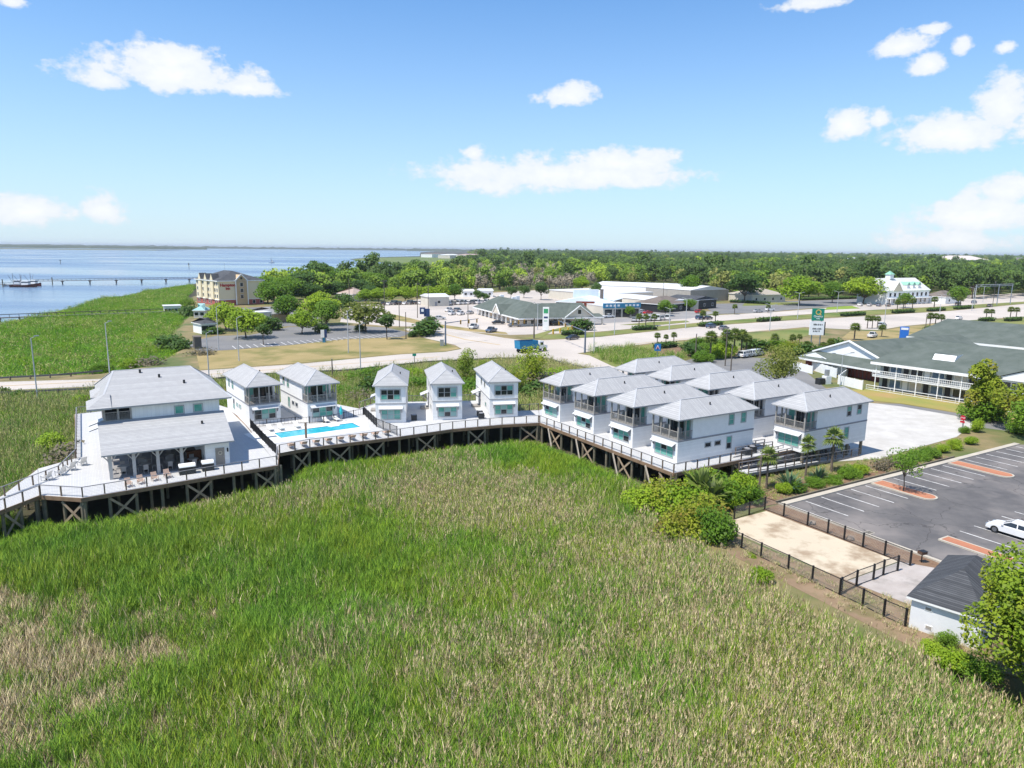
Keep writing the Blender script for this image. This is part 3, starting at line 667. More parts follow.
g3 = 'plain-fronted cottages along the curved boardwalk'
c3 = plain_cottage('x', g3)
for (c, a, lb) in (((-19.95, 103.0), 7.0, 'plain-fronted white cottage nearest the pool, left of the three'), ((-11.8, 105.1), 11, 'plain-fronted white cottage in the middle of the three'), ((-3.35, 107.1), 13, 'plain-fronted white cottage right of the three, in front of the tall bushes')):
    placed(c3, USED, (*c, DECK + .004), R(a), 1, lb, g3)

# air conditioner units on the deck
def condenser():
    t = thing('air_conditioner', 'x', 'air conditioner', group='air conditioning units beside the cottages')
    MB().box(-.42, .42, -.42, .42, .06, .85).build('casing', M_dark, t)
    MB().tube((0, 0, .85), (0, 0, .9), .36, k=14).build('fan_grille', M_greytrim, t)
    mb = MB(); mb.box(-.45, .45, -.45, .45, 0, .06); mb.build('base', M_galv, t)
    return t
ac = condenser()
for p, lb in (((-14.6, 104.9), 'dark condenser box right of the plain cottage nearest the pool'), ((-4.6, 106.6), 'dark condenser box between the middle and right plain cottages'), ((-4.9, 108.2), 'dark condenser farther back beside the right plain cottage'),
              ((29.9, 88.3), 'condenser behind the nearest front-row cottage, by the ramp'), ((30.9, 89.3), 'second condenser behind the nearest front-row cottage')):
    placed(ac, USED, (*p, DECK + .004), .2, 1, lb)

# ---------------------------------------------------------------- clubhouse
CO = (-44.0, 75.5); CR = R(31)
cl = thing('clubhouse', 'large white clubhouse with grey hip roof and open dining porch, left end of the boardwalk', 'clubhouse', (*CO, DECK + .004), CR)
X1, YU, YB = 12.6, 5.7, 21.0
zE, zL0, zL1 = 7.0, 2.95, 5.35         # upper eave, lower roof low and high edges (above the deck)
MB().box(3.0, X1, YU, YB, 2.9, zE - .05).build('upper_wall', stripes('white_board_club', (.86, .86, .85), (.72, .72, .73), .42, 0, .6, .10), cl)
MB().box(.3, 3.0, YU + 3.2, YB, 2.9, zE - .06).build('upper_wall', MATS['white_board_club'], cl)
MB().box(9.9, X1 - .05, 0, YU + 6, 0, 2.9).build('lower_wall', M_lap, cl)
MB().box(3.0, X1 - .1, YU + 6.002, YB - .1, 0, 2.9).build('lower_wall', M_lap, cl)
MB().box(.2, X1 - .06, YU + .1, YB - .2, 2.75, 2.88).build('ceiling', M_soffit, cl)
# lean-to roof
mb = MB(); a, b_ = -.55, X1 + .45
mb.poly([(a, -.7, zL0), (b_, -.7, zL0), (b_, YU - .01, zL1), (a, YU - .01, zL1)])
mb.poly([(a, YU - .01, zL1 - .16), (b_, YU - .01, zL1 - .16), (b_, -.7, zL0 - .16), (a, -.7, zL0 - .16)], 1)
mb.poly([(a, -.7, zL0 - .16), (b_, -.7, zL0 - .16), (b_, -.7, zL0), (a, -.7, zL0)], 1)
mb.poly([(a, -.7, zL0), (a, YU - .01, zL1), (a, YU - .01, zL1 - .16), (a, -.7, zL0 - .16)], 1); mb.poly([(b_, -.7, zL0 - .16), (b_, YU - .01, zL1 - .16), (b_, YU - .01, zL1), (b_, -.7, zL0)], 1)
lr = mb.build('lean_to_roof', roofs, cl)
for x, y in ((10.2, 3.3),): 
    z = zL0 + (y + .7) / (YU + .7) * (zL1 - zL0); MB().tube((x, y, z), (x, y, z + .35), .12, k=8).build('roof_vent', M_dark, lr)
mb = MB(); mb.poly([(9.9, .01, 2.9), (X1 - .05, .01, 2.9), (X1 - .05, YU, 5.1), (X1 - .05, .01, 2.9)]) if False else None
MB().poly([(X1 - .06, .02, 2.9), (X1 - .06, YU - .05, 2.9), (X1 - .06, YU - .05, 5.0)]).poly([(X1 - .2, YU - .05, 5.0), (X1 - .2, YU - .05, 2.9), (X1 - .2, .02, 2.9)]).build('gable_wall', M_white, cl)
# upper hip roof with three stepped hips on the left
mb = MB()
ex0, ex1, ey0, ey1 = -.35, 14.0, 5.1, 21.7
r1, r2 = (1.7, 13.3, 10.0), (10.4, 13.3, 10.0)
A, B, Cc, D = (ex0, ey0, zE), (ex1, ey0, zE), (ex1, ey1, zE), (ex0, ey1, zE)
mb.poly([A, B, r2, r1]); mb.poly([B, Cc, r2]); mb.poly([Cc, D, r1, r2]); mb.poly([D, A, r1])
lo = [(p[0], p[1], zE - .18) for p in (A, B, Cc, D)]
for i, (p, q) in enumerate(((A, B), (B, Cc), (Cc, D), (D, A))): mb.poly([lo[i], lo[(i + 1) % 4], q, p], 1)
mb.poly([lo[3], lo[2], lo[1], lo[0]], 1)
rf = mb.build('roof', roofs, cl)
for x, y in ((9.2, 9.2), (6.6, 11.0), (4.6, 12.4)):
    z = zE + (y - ey0) / (13.3 - ey0) * 3.0; MB().tube((x, y, z - .1), (x, y, z + .4), .13, k=8).build('roof_vent', M_dark, rf)
for (y0, y1, x0) in ((5.0, 10.2, -1.5), (12.2, 17.4, -1.0)):
    mb = MB(); hip(mb, x0, 1.0, y0 - .05, y1, zE + .01, 1.2, axis='x', f0=2.0, f1=.02, eave=.2); mb.build('side_hip', roofs, rf)
cap = MB()
for p, q in ((r1, r2), (A, r1), (B, r2), (Cc, r2), (D, r1)): cap.beam((p[0], p[1], p[2] - .01), (q[0], q[1], q[2] - .01), .24, .05)
cap.build('ridge_cap', MATS['ridge_cap_grey'], rf)
# open corner balcony upstairs
MB().box(.1, 2.99, YU - .1, YU + 3.2, 4.95, 5.4).build('balcony_floor', M_porch, cl)
for x, y in ((.2, YU), (1.6, YU), (2.9, YU), (.2, YU + 1.6), (.2, YU + 3.0), (.2, 12), (.2, 14.5), (.2, 17)):
    MB().box(x - .1, x + .1, y - .1, y + .1, 5.36 if y < 10 else 0, zE - .18).build('balcony_post', M_porch, cl)
mb = MB(); mb.beam((.2, YU, 6.3), (2.9, YU, 6.3), .08, .08); mb.beam((.2, YU, 6.3), (.2, YU + 3, 6.3), .08, .08)
for i in range(1, 18): mb.beam((.2 + i * .155, YU, 5.4), (.2 + i * .155, YU, 6.3), .03, .03)
mb.build('balcony_railing', M_porch, cl)
MB().box(.35, 2.95, YU + 3.1, YU + 3.19, 5.45, 6.6).build('balcony_window', M_glass, cl)
for y in (6.4, 9.2):
    MB().poly([(-1.5, y - .9, 4.4), (.2, y - .9, 4.95), (.2, y + .9, 4.95), (-1.5, y + .9, 4.4)][::-1]).poly([(-1.5, y - .9, 4.3), (.2, y - .9, 4.85), (.2, y + .9, 4.85), (-1.5, y + .9, 4.3)]).build('side_awning', M_metalroof, cl)
window(cl, ((7.6, YU, 5.45), (1, 0, 0)), .95, .9, 1, 1, [M_teal]); window(cl, ((9.7, YU, 5.5), (1, 0, 0)), .95, .85, 1, 1, [M_teal])
for x in (.25, 2.55, 4.95, 7.4):
    pz = MB(); pz.box(x - .17, x + .17, -.1, .24, 0, 2.75); pz.beam((x + .1, .05, 2.0), (x + .65, .05, 2.7), .1, .1); pz.beam((x - .1, .05, 2.0), (x - .65, .05, 2.7), .1, .1)
    pz.build('column', mat('column_grey', (.46, .45, .43), (.4, .39, .37), 2), cl)
for y in (3.9, 7.6, 11.2):
    MB().box(.1, .4, y - .15, y + .15, 0, 2.9).build('column', MATS['column_grey'], cl)
mb = MB(); mb.box(0, 9.9, -.12, .25, 2.72, 2.95); mb.box(0, .35, .25, YU + 6, 2.72, 2.95); mb.build('beam', M_greytrim, cl)
MB().box(.3, 9.85, .1, YU + 6, .004, .03).build('porch_floor', mat('dark_porch_boards', (.30, .29, .29), (.22, .215, .215), 1.2, .8), cl)
dr = MB().box(11.0, 12.0, -.07, .0, .05, 2.1).build('door', mat('taupe_door', (.33, .29, .25)), cl)
mb = MB(); 
for i in range(14):
    t0, t1 = 2 * math.pi * i / 14, 2 * math.pi * (i + 1) / 14
    mb.beam((11.5 + .2 * math.cos(t0), -.1, 1.5 + .2 * math.sin(t0)), (11.5 + .2 * math.cos(t1), -.1, 1.5 + .2 * math.sin(t1)), .08, .08)
mb.build('wreath', mat('straw_wreath', (.6, .52, .4)), dr)
MB().box(11.85, 11.9, -.13, -.07, .95, 1.1).build('handle', M_galv, dr)
MB().box(12.28, 12.42, -.16, 0, 1.55, 2.0).build('wall_lamp', M_black, cl)
# back wall of the porch: bar and glazing
MB().box(3.2, 9.8, YU + 5.9, YU + 5.99, .1, 2.4).build('sliding_door', M_glass, cl)
MB().box(8.3, 9.85, 3.0, 3.6, .03, 1.15).box(8.2, 9.87, 2.95, 3.65, 1.15, 1.25).build('bar_counter', mat('brown_bar', (.16, .07, .035)), cl)
MB().box(7.2, 9.3, 4.5, 5.4, 1.6, 2.5).build('bar_hood', mat('warm_wood_hood', (.30, .15, .07)), cl)

# ---------------------------------------------------------------- decks: floor, piles, braces, posts and rails as parts
def deck(label, poly, rail_edges, pile_z=-.3, pile_step=2.6, inner=3.6, noinner=None, rim_edges=None, z=DECK, cables=True):
    poly = ccw(poly); cx, cy = poly[0]
    t = thing('deck', label, 'deck', (cx, cy, MARSH), 0, 'boardwalk decks on piles')
    L = lambda p, zz: (p[0] - cx, p[1] - cy, zz)
    MB().prism([L(p, 0)[:2] for p in poly], z - .12, z).build('deck_floor', M_deckw, t)
    n = len(poly); piles = []
    for i in range(n):
        a, b = Vector(poly[i]), Vector(poly[(i + 1) % n])
        if rim_edges is not None and i not in rim_edges: continue
        d = (b - a); ln = d.length; d.normalize(); nn = Vector((d.y, -d.x))
        MB().beam(L(a + nn * .04, z - .22), L(b + nn * .04, z - .22), .08, .42).build('rim_board', M_rim, t)
        k = max(1, round(ln / pile_step)); ps = [a + d * (ln * j / k) - nn * .35 for j in range(k + 1)]
        for j, p in enumerate(ps):
            if j < k or True: piles.append(p)
        for j in range(k):
            if j % 3 == 1:
                q, r_ = ps[j], ps[j + 1]
                MB().beam(L(q + nn * .2, .3), L(r_ + nn * .2, z - .6), .06, .24).build('brace', M_brace, t)
                MB().beam(L(q + nn * .27, z - .6), L(r_ + nn * .27, .3), .06, .24).build('brace', M_brace, t)
    # inner grid
    xs = [p[0] for p in poly]; ys = [p[1] for p in poly]
    if inner:
        x = min(xs) + inner / 2
        while x < max(xs):
            y = min(ys) + inner / 2
            while y < max(ys):
                if inpoly(x, y, poly) and all((Vector((x, y)) - p).length > 1.4 for p in piles): piles.append(Vector((x, y)))
                y += inner
            x += inner
    pm = MB().tube((0, 0, pile_z), (0, 0, z - .12), .17, k=7).mesh('pile', M_pile)
    for p in piles: link('pile', pm, t, (p.x - cx, p.y - cy, 0))
    sx = MB()
    # railings
    postm = MB().box(-.06, .06, -.06, .06, -.3, 1.05).mesh('railing_post', M_rail)
    for e in rail_edges:
        pts = [Vector(p) for p in e]
        for a, b in zip(pts[:-1], pts[1:]):
            d = b - a; ln = d.length; d.normalize(); k = max(1, round(ln / 1.9)); ang = math.atan2(d.y, d.x)
            for j in range(k + 1):
                if j == k and not (b - pts[-1]).length < .01: continue
                p = a + d * (ln * j / k); link('railing_post', postm, t, (p.x - cx, p.y - cy, z), ang)
            MB().beam(L(a, z + 1.06), L(b, z + 1.06), .16, .05).build('handrail', M_railtop, t)
            if cables:
                mb = MB()
                for q in range(6): mb.beam(L(a, z + .14 + q * .15), L(b, z + .14 + q * .15), .012, .012)
                mb.build('railing_cable', M_galv, t)
    return t
PE = [(-27.5, 81.7), (-29.0, 86.6)]
CLUB = [(-48.3, 70.4), (-43.6, 69.7), (-27.5, 81.7), (-38.2, 100.5), (-45.3, 112), (-52, 118), (-66.3, 106.5), (-52.4, 83.6), (-54.2, 79.2)]
CLUB_F = [(-48.3, 70.4), (-43.6, 69.7), (-27.5, 81.7), (-29.0, 86.6)]
deck('wide pale deck that carries the clubhouse, on dark piles over the reeds', CLUB, [[(-48.3, 70.5), (-43.6, 69.9), (-27.7, 81.8), (-28.9, 86)], [(-52.5, 83.7), (-66.0, 106.5), (-60.5, 111.2)]], rim_edges=None)
POOLD = [(-27.62, 81.9), (-29.0, 86.6), (-25.9, 89.4), (-21.3, 92), (-15.2, 95.4), (-8.4, 99.9), (-1.4, 102.9), (4.2, 104.4), (4.3, 113), (1.0, 112.2), (-1.2, 120.5), (-22.5, 117.5), (-24.5, 112.5), (-34, 119.5), (-45, 112.1), (-38.1, 100.6)]
deck('pale boardwalk deck curving past the pool and the three plain cottages', [(x, y) for x, y in POOLD], [[(-28.9, 86.7), (-25.9, 89.5), (-21.3, 92.1), (-15.2, 95.5), (-8.4, 100), (-1.4, 103), (4.0, 104.5)], [(-22.5, 117.3), (-1.3, 120.3)], [(1.3, 112.0), (4.3, 112.8)], [(-24.4, 112.5), (-22.6, 117.3)]])
RD = [(4.25, 104.4), (18.9, 80.3), (34.2, 89.6), (38.4, 92.0), (44, 98), (28, 126), (14, 122), (4.35, 113)]
deck('pale deck under the two rows of porch cottages, on tall dark piles', RD, [[(4.2, 104.5), (18.9, 80.4), (30.2, 87.3)]])
# raking timber struts against the outer piles
for k, (a, zt) in enumerate(((2.6, 2.4), (9.4, 2.4), (17.4, 2.4), (23.6, 2.0))):
    d = (Vector((18.9, 80.3)) - Vector((4.2, 104.4))).normalized(); n_ = Vector((d.y, -d.x)); p = Vector((4.2, 104.4)) + d * a; q = p + d * 2.6 + n_ * .9
    MB().beam((0, 0, 0), (q.x - p.x, q.y - p.y, -zt - .9), .14, .24).build('timber_strut', mat('pale_timber', (.40, .35, .29)), None, loc=(p.x + n_.x * .25, p.y + n_.y * .25, 2.9),
        label='%s pale timber leaning against the piles of the front row' % ('first', 'second', 'third', 'fourth')[k] + ' counted from the pool side', cat='timber strut', group='pale timber struts under the front row')
# walkway leaving to the left
WK = [(-48.3, 70.45), (-49.8, 64.0), (-52.5, 57.0), (-57.0, 58.5), (-53.3, 66.5), (-52.0, 73.5), (-53.2, 79.2), (-52.3, 80.3)]
deck('narrow walkway leaving the clubhouse deck towards the left edge', [(-48.32, 70.36), (-49.6, 64.5), (-52.5, 57.0), (-55.2, 58.0), (-52.6, 65.0), (-51.9, 70.0), (-54.1, 79.0)], [[(-48.2, 70.3), (-49.5, 64.5), (-52.4, 57.0)], [(-55.1, 58.0), (-52.5, 65), (-51.6, 70), (-50.4, 77.0), (-52.4, 83.4)]], inner=None, pile_step=2.2)

# switchback ramp beside the ramp cottage
def ramp(label, p0, z0, p1, z1, w, side=1):
    p0, p1 = Vector(p0), Vector(p1); d = (p1 - p0); ln = d.length; d.normalize(); n_ = Vector((-d.y, d.x)) * side
    t = thing('ramp', label, 'ramp', (p0.x, p0.y, UP_), 0, 'timber ramps from the deck to the car park')
    mb = MB(); 
    def P(a, b, z): q = d * a + n_ * b; return (q.x, q.y, z - UP_)
    mb.beam(P(0, w / 2, z0), P(ln, w / 2, z1), w, .12); mb.build('ramp_floor', M_deckw, t)
    for b in (-.05, w + .05): MB().beam(P(0, b, z0 - .12), P(ln, b, z1 - .12), .07, .3).build('rim_board', M_railtop, t)
    k = round(ln / 1.7)
    for b in (0, w):
        for j in range(k + 1):
            a = ln * j / k; z = z0 + (z1 - z0) * j / k
            MB().beam(P(a, b, UP_ - .05), P(a, b, z + 1.0), .11, .11).build('post', M_rail, t)
        MB().beam(P(0, b, z0 + 1.02), P(ln, b, z1 + 1.02), .14, .06).build('handrail', M_railtop, t)
        for h in (.25, .62): MB().beam(P(0, b, z0 + h), P(ln, b, z1 + h), .04, .09).build('rail', M_railtop, t)
    return t
def rg(a, b): return grid((28.6, 83.8), a, b)
ramp('lower run of the timber ramp, ending at the gravel lot', rg(0, -.2), 2.15, rg(22, -.2), 1.35, 1.5)
ramp('upper run of the timber ramp, hard against the lone cottage', rg(21, 1.7), 2.9, rg(1, 1.7), 2.25, 1.4, -1)
ramp('short top run of the timber ramp leaving the deck', rg(2.2, 3.9), 3.15, rg(9.2, 3.9), 3.0, 1.3, 1)

# ---------------------------------------------------------------- swimming pool and its terrace
PX = Vector((-22.2, 101.8)) - Vector((-33.2, 94.2)); PXn = PX.normalized(); PYn = Vector((-PXn.y, PXn.x))
def pg(a, b): q = Vector((-31.8, 93.2)) + PXn * a + PYn * b; return (q.x, q.y)
pool = thing('swimming_pool', 'turquoise swimming pool with white surround on the deck', 'swimming pool', (*pg(0, 0), DECK))
o0p = Vector(pg(0, 0))
def rel(p): return (p[0] - o0p.x, p[1] - o0p.y)
ring = MB()
po = [(-2.0, -2.3), (12.8, -2.3), (15.2, 4.8), (-2.6, 4.8)]
pi_ = [(1.0, 0), (12.4, 0), (12.4, 3.1), (1.0, 3.1)]
for i in range(4):
    j = (i + 1) % 4; q = [rel(pg(*po[i])), rel(pg(*po[j])), rel(pg(*pi_[j])), rel(pg(*pi_[i]))]
    ring.poly([(x, y, .06) for x, y in q]); ring.poly([(*q[0], 0), (*q[1], 0), (*q[1], .06), (*q[0], .06)])
    ring.poly([(*q[3], .06), (*q[2], .06), (*q[2], -.12), (*q[3], -.12)])
ring.build('terrace', mat('white_pool_terrace', (.78, .78, .77), (.72, .72, .71), 1.5, .6), pool)
mt, nt, b = principled('pool_water'); v = coords(nt)
c = mixc(nt, noise(nt, v, 1.3, 4, .5, .3, .7), (.015, .34, .46), (.03, .48, .58)); nt.links.new(c, b.inputs['Base Color']); b.inputs['Roughness'].default_value = .08
bump(nt, b, noise(nt, v, 3.0, 2), .15, .05)
MB().poly([(*rel(pg(*p)), .02) for p in pi_]).build('water', mt, pool)
MB().prism([rel(pg(*p)) for p in ((8.6, 3.05), (10.4, 3.05), (10.1, 2.3), (8.9, 2.3))], -.1, .08).build('step', MATS['white_pool_terrace'], pool)
tr = mat('blue_waterline_tile', (.02, .10, .2))
mb = MB()
for i in range(4):
    a, b2 = rel(pg(*pi_[i])), rel(pg(*pi_[(i + 1) % 4])); mb.beam((*a, .03), (*b2, .03), .16, .03)
mb.build('waterline_tile', tr, pool)
MB().prism([rel(pg(*p)) for p in ((-2.0, .9), (.8, .9), (.8, 1.6), (-2.0, 1.6))], .055, .085).build('pool_cover', mat('navy_cover', (.12, .16, .24)), pool)
# fences round the pool
def bar_fence(label, pts, h=1.25, z=DECK, step=.13, post=1.8):
    pts = [Vector(p) for p in pts]; o = pts[0]
    t = thing('pool_fence', label, 'fence', (o.x, o.y, z), 0, 'black bar fences round the pool')
    for a, b in zip(pts[:-1], pts[1:]):
        d = b - a; ln = d.length; d.normalize(); k = max(1, round(ln / post)); a0 = a - o; b0 = b - o
        for j in range(k + 1):
            p = a0 + d * ln * j / k; MB().box(p.x - .05, p.x + .05, p.y - .05, p.y + .05, 0, h + .1).build('fence_post', M_black, t)
        for j in range(k):
            mb = MB(); s0, s1 = a0 + d * ln * j / k, a0 + d * ln * (j + 1) / k
            mb.beam((s0.x, s0.y, h), (s1.x, s1.y, h), .04, .05); mb.beam((s0.x, s0.y, .15), (s1.x, s1.y, .15), .04, .05)
            n = int(ln / k / step)
            for q in range(1, n): p = s0 + (s1 - s0) * (q / n); mb.beam((p.x, p.y, .15), (p.x, p.y, h), .025, .025)
            mb.build('fence_panel', M_black, t)
    return t
bar_fence('black bar fence between the clubhouse deck and the pool', [(-37.0, 99.2), (-33.0, 92.4), (-29.1, 86.0)])
bar_fence('black bar fence behind the pool, before the two porch cottages', [(-36.8, 99.3), (-31.5, 102.0), (-27.5, 102.6), (-22.9, 108.2)], .95, step=.4)
bar_fence('black bar fence between the pool and the plain cottages', [(-22.8, 108.3), (-19.4, 100.6), (-15.7, 95.9)])

# chairs
M_wfurn = mat('white_furniture', (.7, .69, .67)); M_tan = mat('peach_lounger_cloth', (.58, .40, .30), (.5, .36, .28)); M_grey = mat('grey_furniture', (.34, .32, .30))
def adirondack(mtl):
    t = thing('deck_chair', 'x', 'deck chair')
    mb = MB()
    for i in range(5): mb.beam((-.28 + i * .14, .25, .28), (-.28 + i * .14, .62, 1.05), .11, .03)
    mb.build('backrest', mtl, t)
    mb = MB()
    for i in range(5): mb.beam((-.3, -.3 + i * .13, .42 - i * .035), (.3, -.3 + i * .13, .42 - i * .035), .11, .03)
    mb.build('seat', mtl, t)
    for s in (-1, 1):
        MB().beam((s * .34, -.42, .6), (s * .34, .42, .58), .13, .03).build('armrest', mtl, t)
        MB().beam((s * .32, -.34, 0), (s * .32, -.34, .6), .07, .05).build('leg', mtl, t); MB().beam((s * .32, .5, 0), (s * .32, .38, .6), .07, .05).build('leg', mtl, t)
    return t
ad = adirondack(M_wfurn); g = 'white deck chairs facing the marsh on the clubhouse deck'
for i, (u, lb) in enumerate((((-50.7, 75.2), 'white deck chair nearest the walkway'), ((-50.3, 77.0), 'second white deck chair from the walkway'), ((-50.3, 78.9), 'third white deck chair from the walkway'), ((-50.1, 80.8), 'white deck chair by the corner of the left railing'))):
    placed(ad, USED, (*u, DECK + .004), R(-95 - 8 * i), 1.0, lb, g)
def lounger(mtl):
    t = thing('sun_lounger', 'x', 'sun lounger')
    MB().box(-.33, .33, -.9, .3, .3, .38).build('seat', mtl, t)
    MB().beam((0, .28, .36), (0, .88, .78), .66, .07).build('backrest', mtl, t)
    for x in (-.28, .28):
        for y in (-.8, .2): MB().box(x - .03, x + .03, y - .03, y + .03, 0, .3).build('leg', M_wfurn, t)
    return t
lg = lounger(M_tan); g = 'peach sun loungers in a row along the outer rail by the pool'
P1, P2 = Vector((-28.2, 87.9)), Vector((-15.9, 95.9))
ords = ['first', 'second', 'third', 'fourth', 'fifth', 'sixth', 'seventh', 'eighth', 'ninth']
for i in range(9):
    p = P1.lerp(P2, (i + .4) / 9); placed(lg, USED, (p.x - .5, p.y + .7, DECK + .065), R(148 + 60), 1, 'peach sun lounger, %s from the left in the row between pool and outer rail' % ords[i], g)
wl_ = lounger(M_wfurn); g = 'white loungers behind the pool'
for i, (u, lb) in enumerate((((-33.7, 97.6), 'white lounger below the left porch cottage, leftmost'), ((-32.4, 98.2), 'white lounger below the left porch cottage, right of the leftmost'), ((-30.5, 99.5), 'white lounger between the two porch cottages'), ((-27.3, 102.9), 'white lounger before the right porch cottage'), ((-26.0, 103.9), 'white lounger beside the turquoise parasol'))):
    placed(wl_, USED, (*u, DECK + .065), R(35), 1, lb, g)
t = thing('parasol', 'closed turquoise parasol beside the cottage behind the pool', 'parasol', (*(-25.2, 103.7), DECK + .06))
MB().tube((0, 0, 0), (0, 0, 2.4), .03).build('pole', M_wfurn, t); MB().tube((0, 0, 1.0), (0, 0, 1.5), .16, .26, 8).tube((0, 0, 1.5), (0, 0, 2.3), .26, .05, 8).build('canopy', mat('turquoise_cloth', (.03, .48, .52)), t); MB().tube((0, 0, 0), (0, 0, .1), .25).build('base', M_grey, t)
t = thing('life_ring', 'white life ring on the post behind the pool', 'life ring', (*(-29.5, 103.5), DECK))
mb = MB(); 
for i in range(12):
    a0, a1 = 2 * math.pi * i / 12, 2 * math.pi * (i + 1) / 12; mb.tube((.33 * math.cos(a0), 0, 1.35 + .33 * math.sin(a0)), (.33 * math.cos(a1), 0, 1.35 + .33 * math.sin(a1)), .09, k=6)
mb.build('ring', M_white, t); MB().box(-.04, .04, .02, .1, 0, 1.7).build('post', M_wfurn, t)
t = thing('shower_post', 'brown wooden shower post at the near edge of the pool', 'shower post', (*(-27.6, 93.8), DECK))
MB().box(-.12, .12, -.12, .12, .05, 2.2).build('post', M_rail, t); MB().tube((0, 0, 2.1), (.35, -.1, 2.15), .03).build('shower_head', M_galv, t)

# dining furniture under and before the clubhouse porch
def cg2(x, y): c, s = math.cos(CR), math.sin(CR); return (CO[0] + x * c - y * s, CO[1] + x * s + y * c)
def table():
    t = thing('dining_table', 'x', 'table', group='round tables under the clubhouse porch')
    MB().tube((0, 0, .7), (0, 0, .75), .55, k=14).build('tabletop', M_grey, t); MB().tube((0, 0, 0), (0, 0, .7), .05).build('pedestal', M_black, t); MB().tube((0, 0, 0), (0, 0, .04), .3).build('foot', M_black, t); return t
def chair(mtl):
    t = thing('dining_chair', 'x', 'chair', group='dining chairs under the clubhouse porch')
    MB().box(-.23, .23, -.23, .23, .42, .47).build('seat', mtl, t); MB().box(-.23, .23, .19, .24, .47, .95).build('backrest', mtl, t)
    for x in (-.2, .2):
        for y in (-.2, .2): MB().box(x - .025, x + .025, y - .025, y + .025, 0, .42).build('leg', mtl, t)
    return t
tb, ch = table(), chair(M_grey)
spots = [(1.5, 2.0, 'left end, between the first two columns'), (3.7, 1.6, 'between the second and third columns'), (3.4, 4.6, 'set back behind the second column'), (6.2, 1.7, 'between the third and fourth columns'), (6.6, 4.8, 'set back near the bar'), (8.7, 1.3, 'nearest the bar and the taupe door')]
for x, y, lb in spots:
    placed(tb, USED, (*cg2(x, y), DECK + .035), 0, 1.1, 'round grey table under the porch, ' + lb)
    for k, wd in enumerate(('left', 'near', 'right', 'far')):
        a = CR + math.pi - k * -math.pi / 2; p = Vector(cg2(x, y)) + Vector((math.cos(a), math.sin(a))) * .95
        placed(ch, USED, (p.x, p.y, DECK + .035), a - math.pi / 2, 1.1, 'grey chair on the %s side of the table %s' % (wd, lb))
tc = adirondack(M_tan); tc.scale = (.9, .9, .9); g = 'tan patio chairs before the clubhouse porch'
for i, x in enumerate((1.7, 2.9, 4.3, 5.6)):
    placed(tc, USED, (*cg2(x, -3.6 + .45 * i), DECK + .004), CR + R(10), .85, 'tan patio chair between porch and front rail, %s from the left' % ords[i], g)
g = 'dark hot tub boxes before the clubhouse porch'
for i, (x, y, w, lb) in enumerate(((7.7, -1.6, 1.7, 'larger dark cabinet with white curved lid at the front rail'), (9.9, -1.3, 1.25, 'smaller dark cabinet with white lid before the taupe door'))):
    t = thing('outdoor_cabinet', lb, 'cabinet', (*cg2(x, y), DECK + .004), CR, g)
    MB().box(-w / 2, w / 2, -.5, .5, 0, .85).build('cabinet', M_dark, t)
    mb = MB()
    for q in range(6):
        a0, a1 = math.pi * q / 6, math.pi * (q + 1) / 6; c0, c1 = -.48 * math.cos(a0), -.48 * math.cos(a1); h0, h1 = .86 + .35 * math.sin(a0), .86 + .35 * math.sin(a1)
        mb.poly([(-w / 2, c0, h0), (w / 2, c0, h0), (w / 2, c1, h1), (-w / 2, c1, h1)]); 
    mb.poly([(-w / 2, -.48 * math.cos(math.pi * q / 6), .86 + .35 * math.sin(math.pi * q / 6)) for q in range(7)]); mb.poly([(w / 2, -.48 * math.cos(math.pi * q / 6), .86 + .35 * math.sin(math.pi * q / 6)) for q in range(6, -1, -1)])
    mb.build('lid', M_white, t)

# ---------------------------------------------------------------- vegetation
protos = bpy.data.collections.new('growth_sources')       # never linked to the scene
def np_mesh(name, V, F, mats, rnd_vals=None, mi=None):
    me = bpy.data.meshes.new(name); V = np.asarray(V, np.float32); F = np.asarray(F, np.int32)
    k = F.shape[1]
    me.vertices.add(len(V)); me.vertices.foreach_set('co', V.ravel())
    me.loops.add(F.size); me.loops.foreach_set('vertex_index', F.ravel())
    me.polygons.add(len(F)); me.polygons.foreach_set('loop_start', np.arange(0, F.size, k, dtype=np.int32))
    for mt in (mats if isinstance(mats, (list, tuple)) else [mats]): me.materials.append(mt)
    if mi is not None: me.polygons.foreach_set('material_index', np.asarray(mi, np.int32))
    if rnd_vals is not None:
        a = me.attributes.new('rnd', 'FLOAT', 'FACE'); a.data.foreach_set('value', np.asarray(rnd_vals, np.float32))
    me.update(calc_edges=True); return me
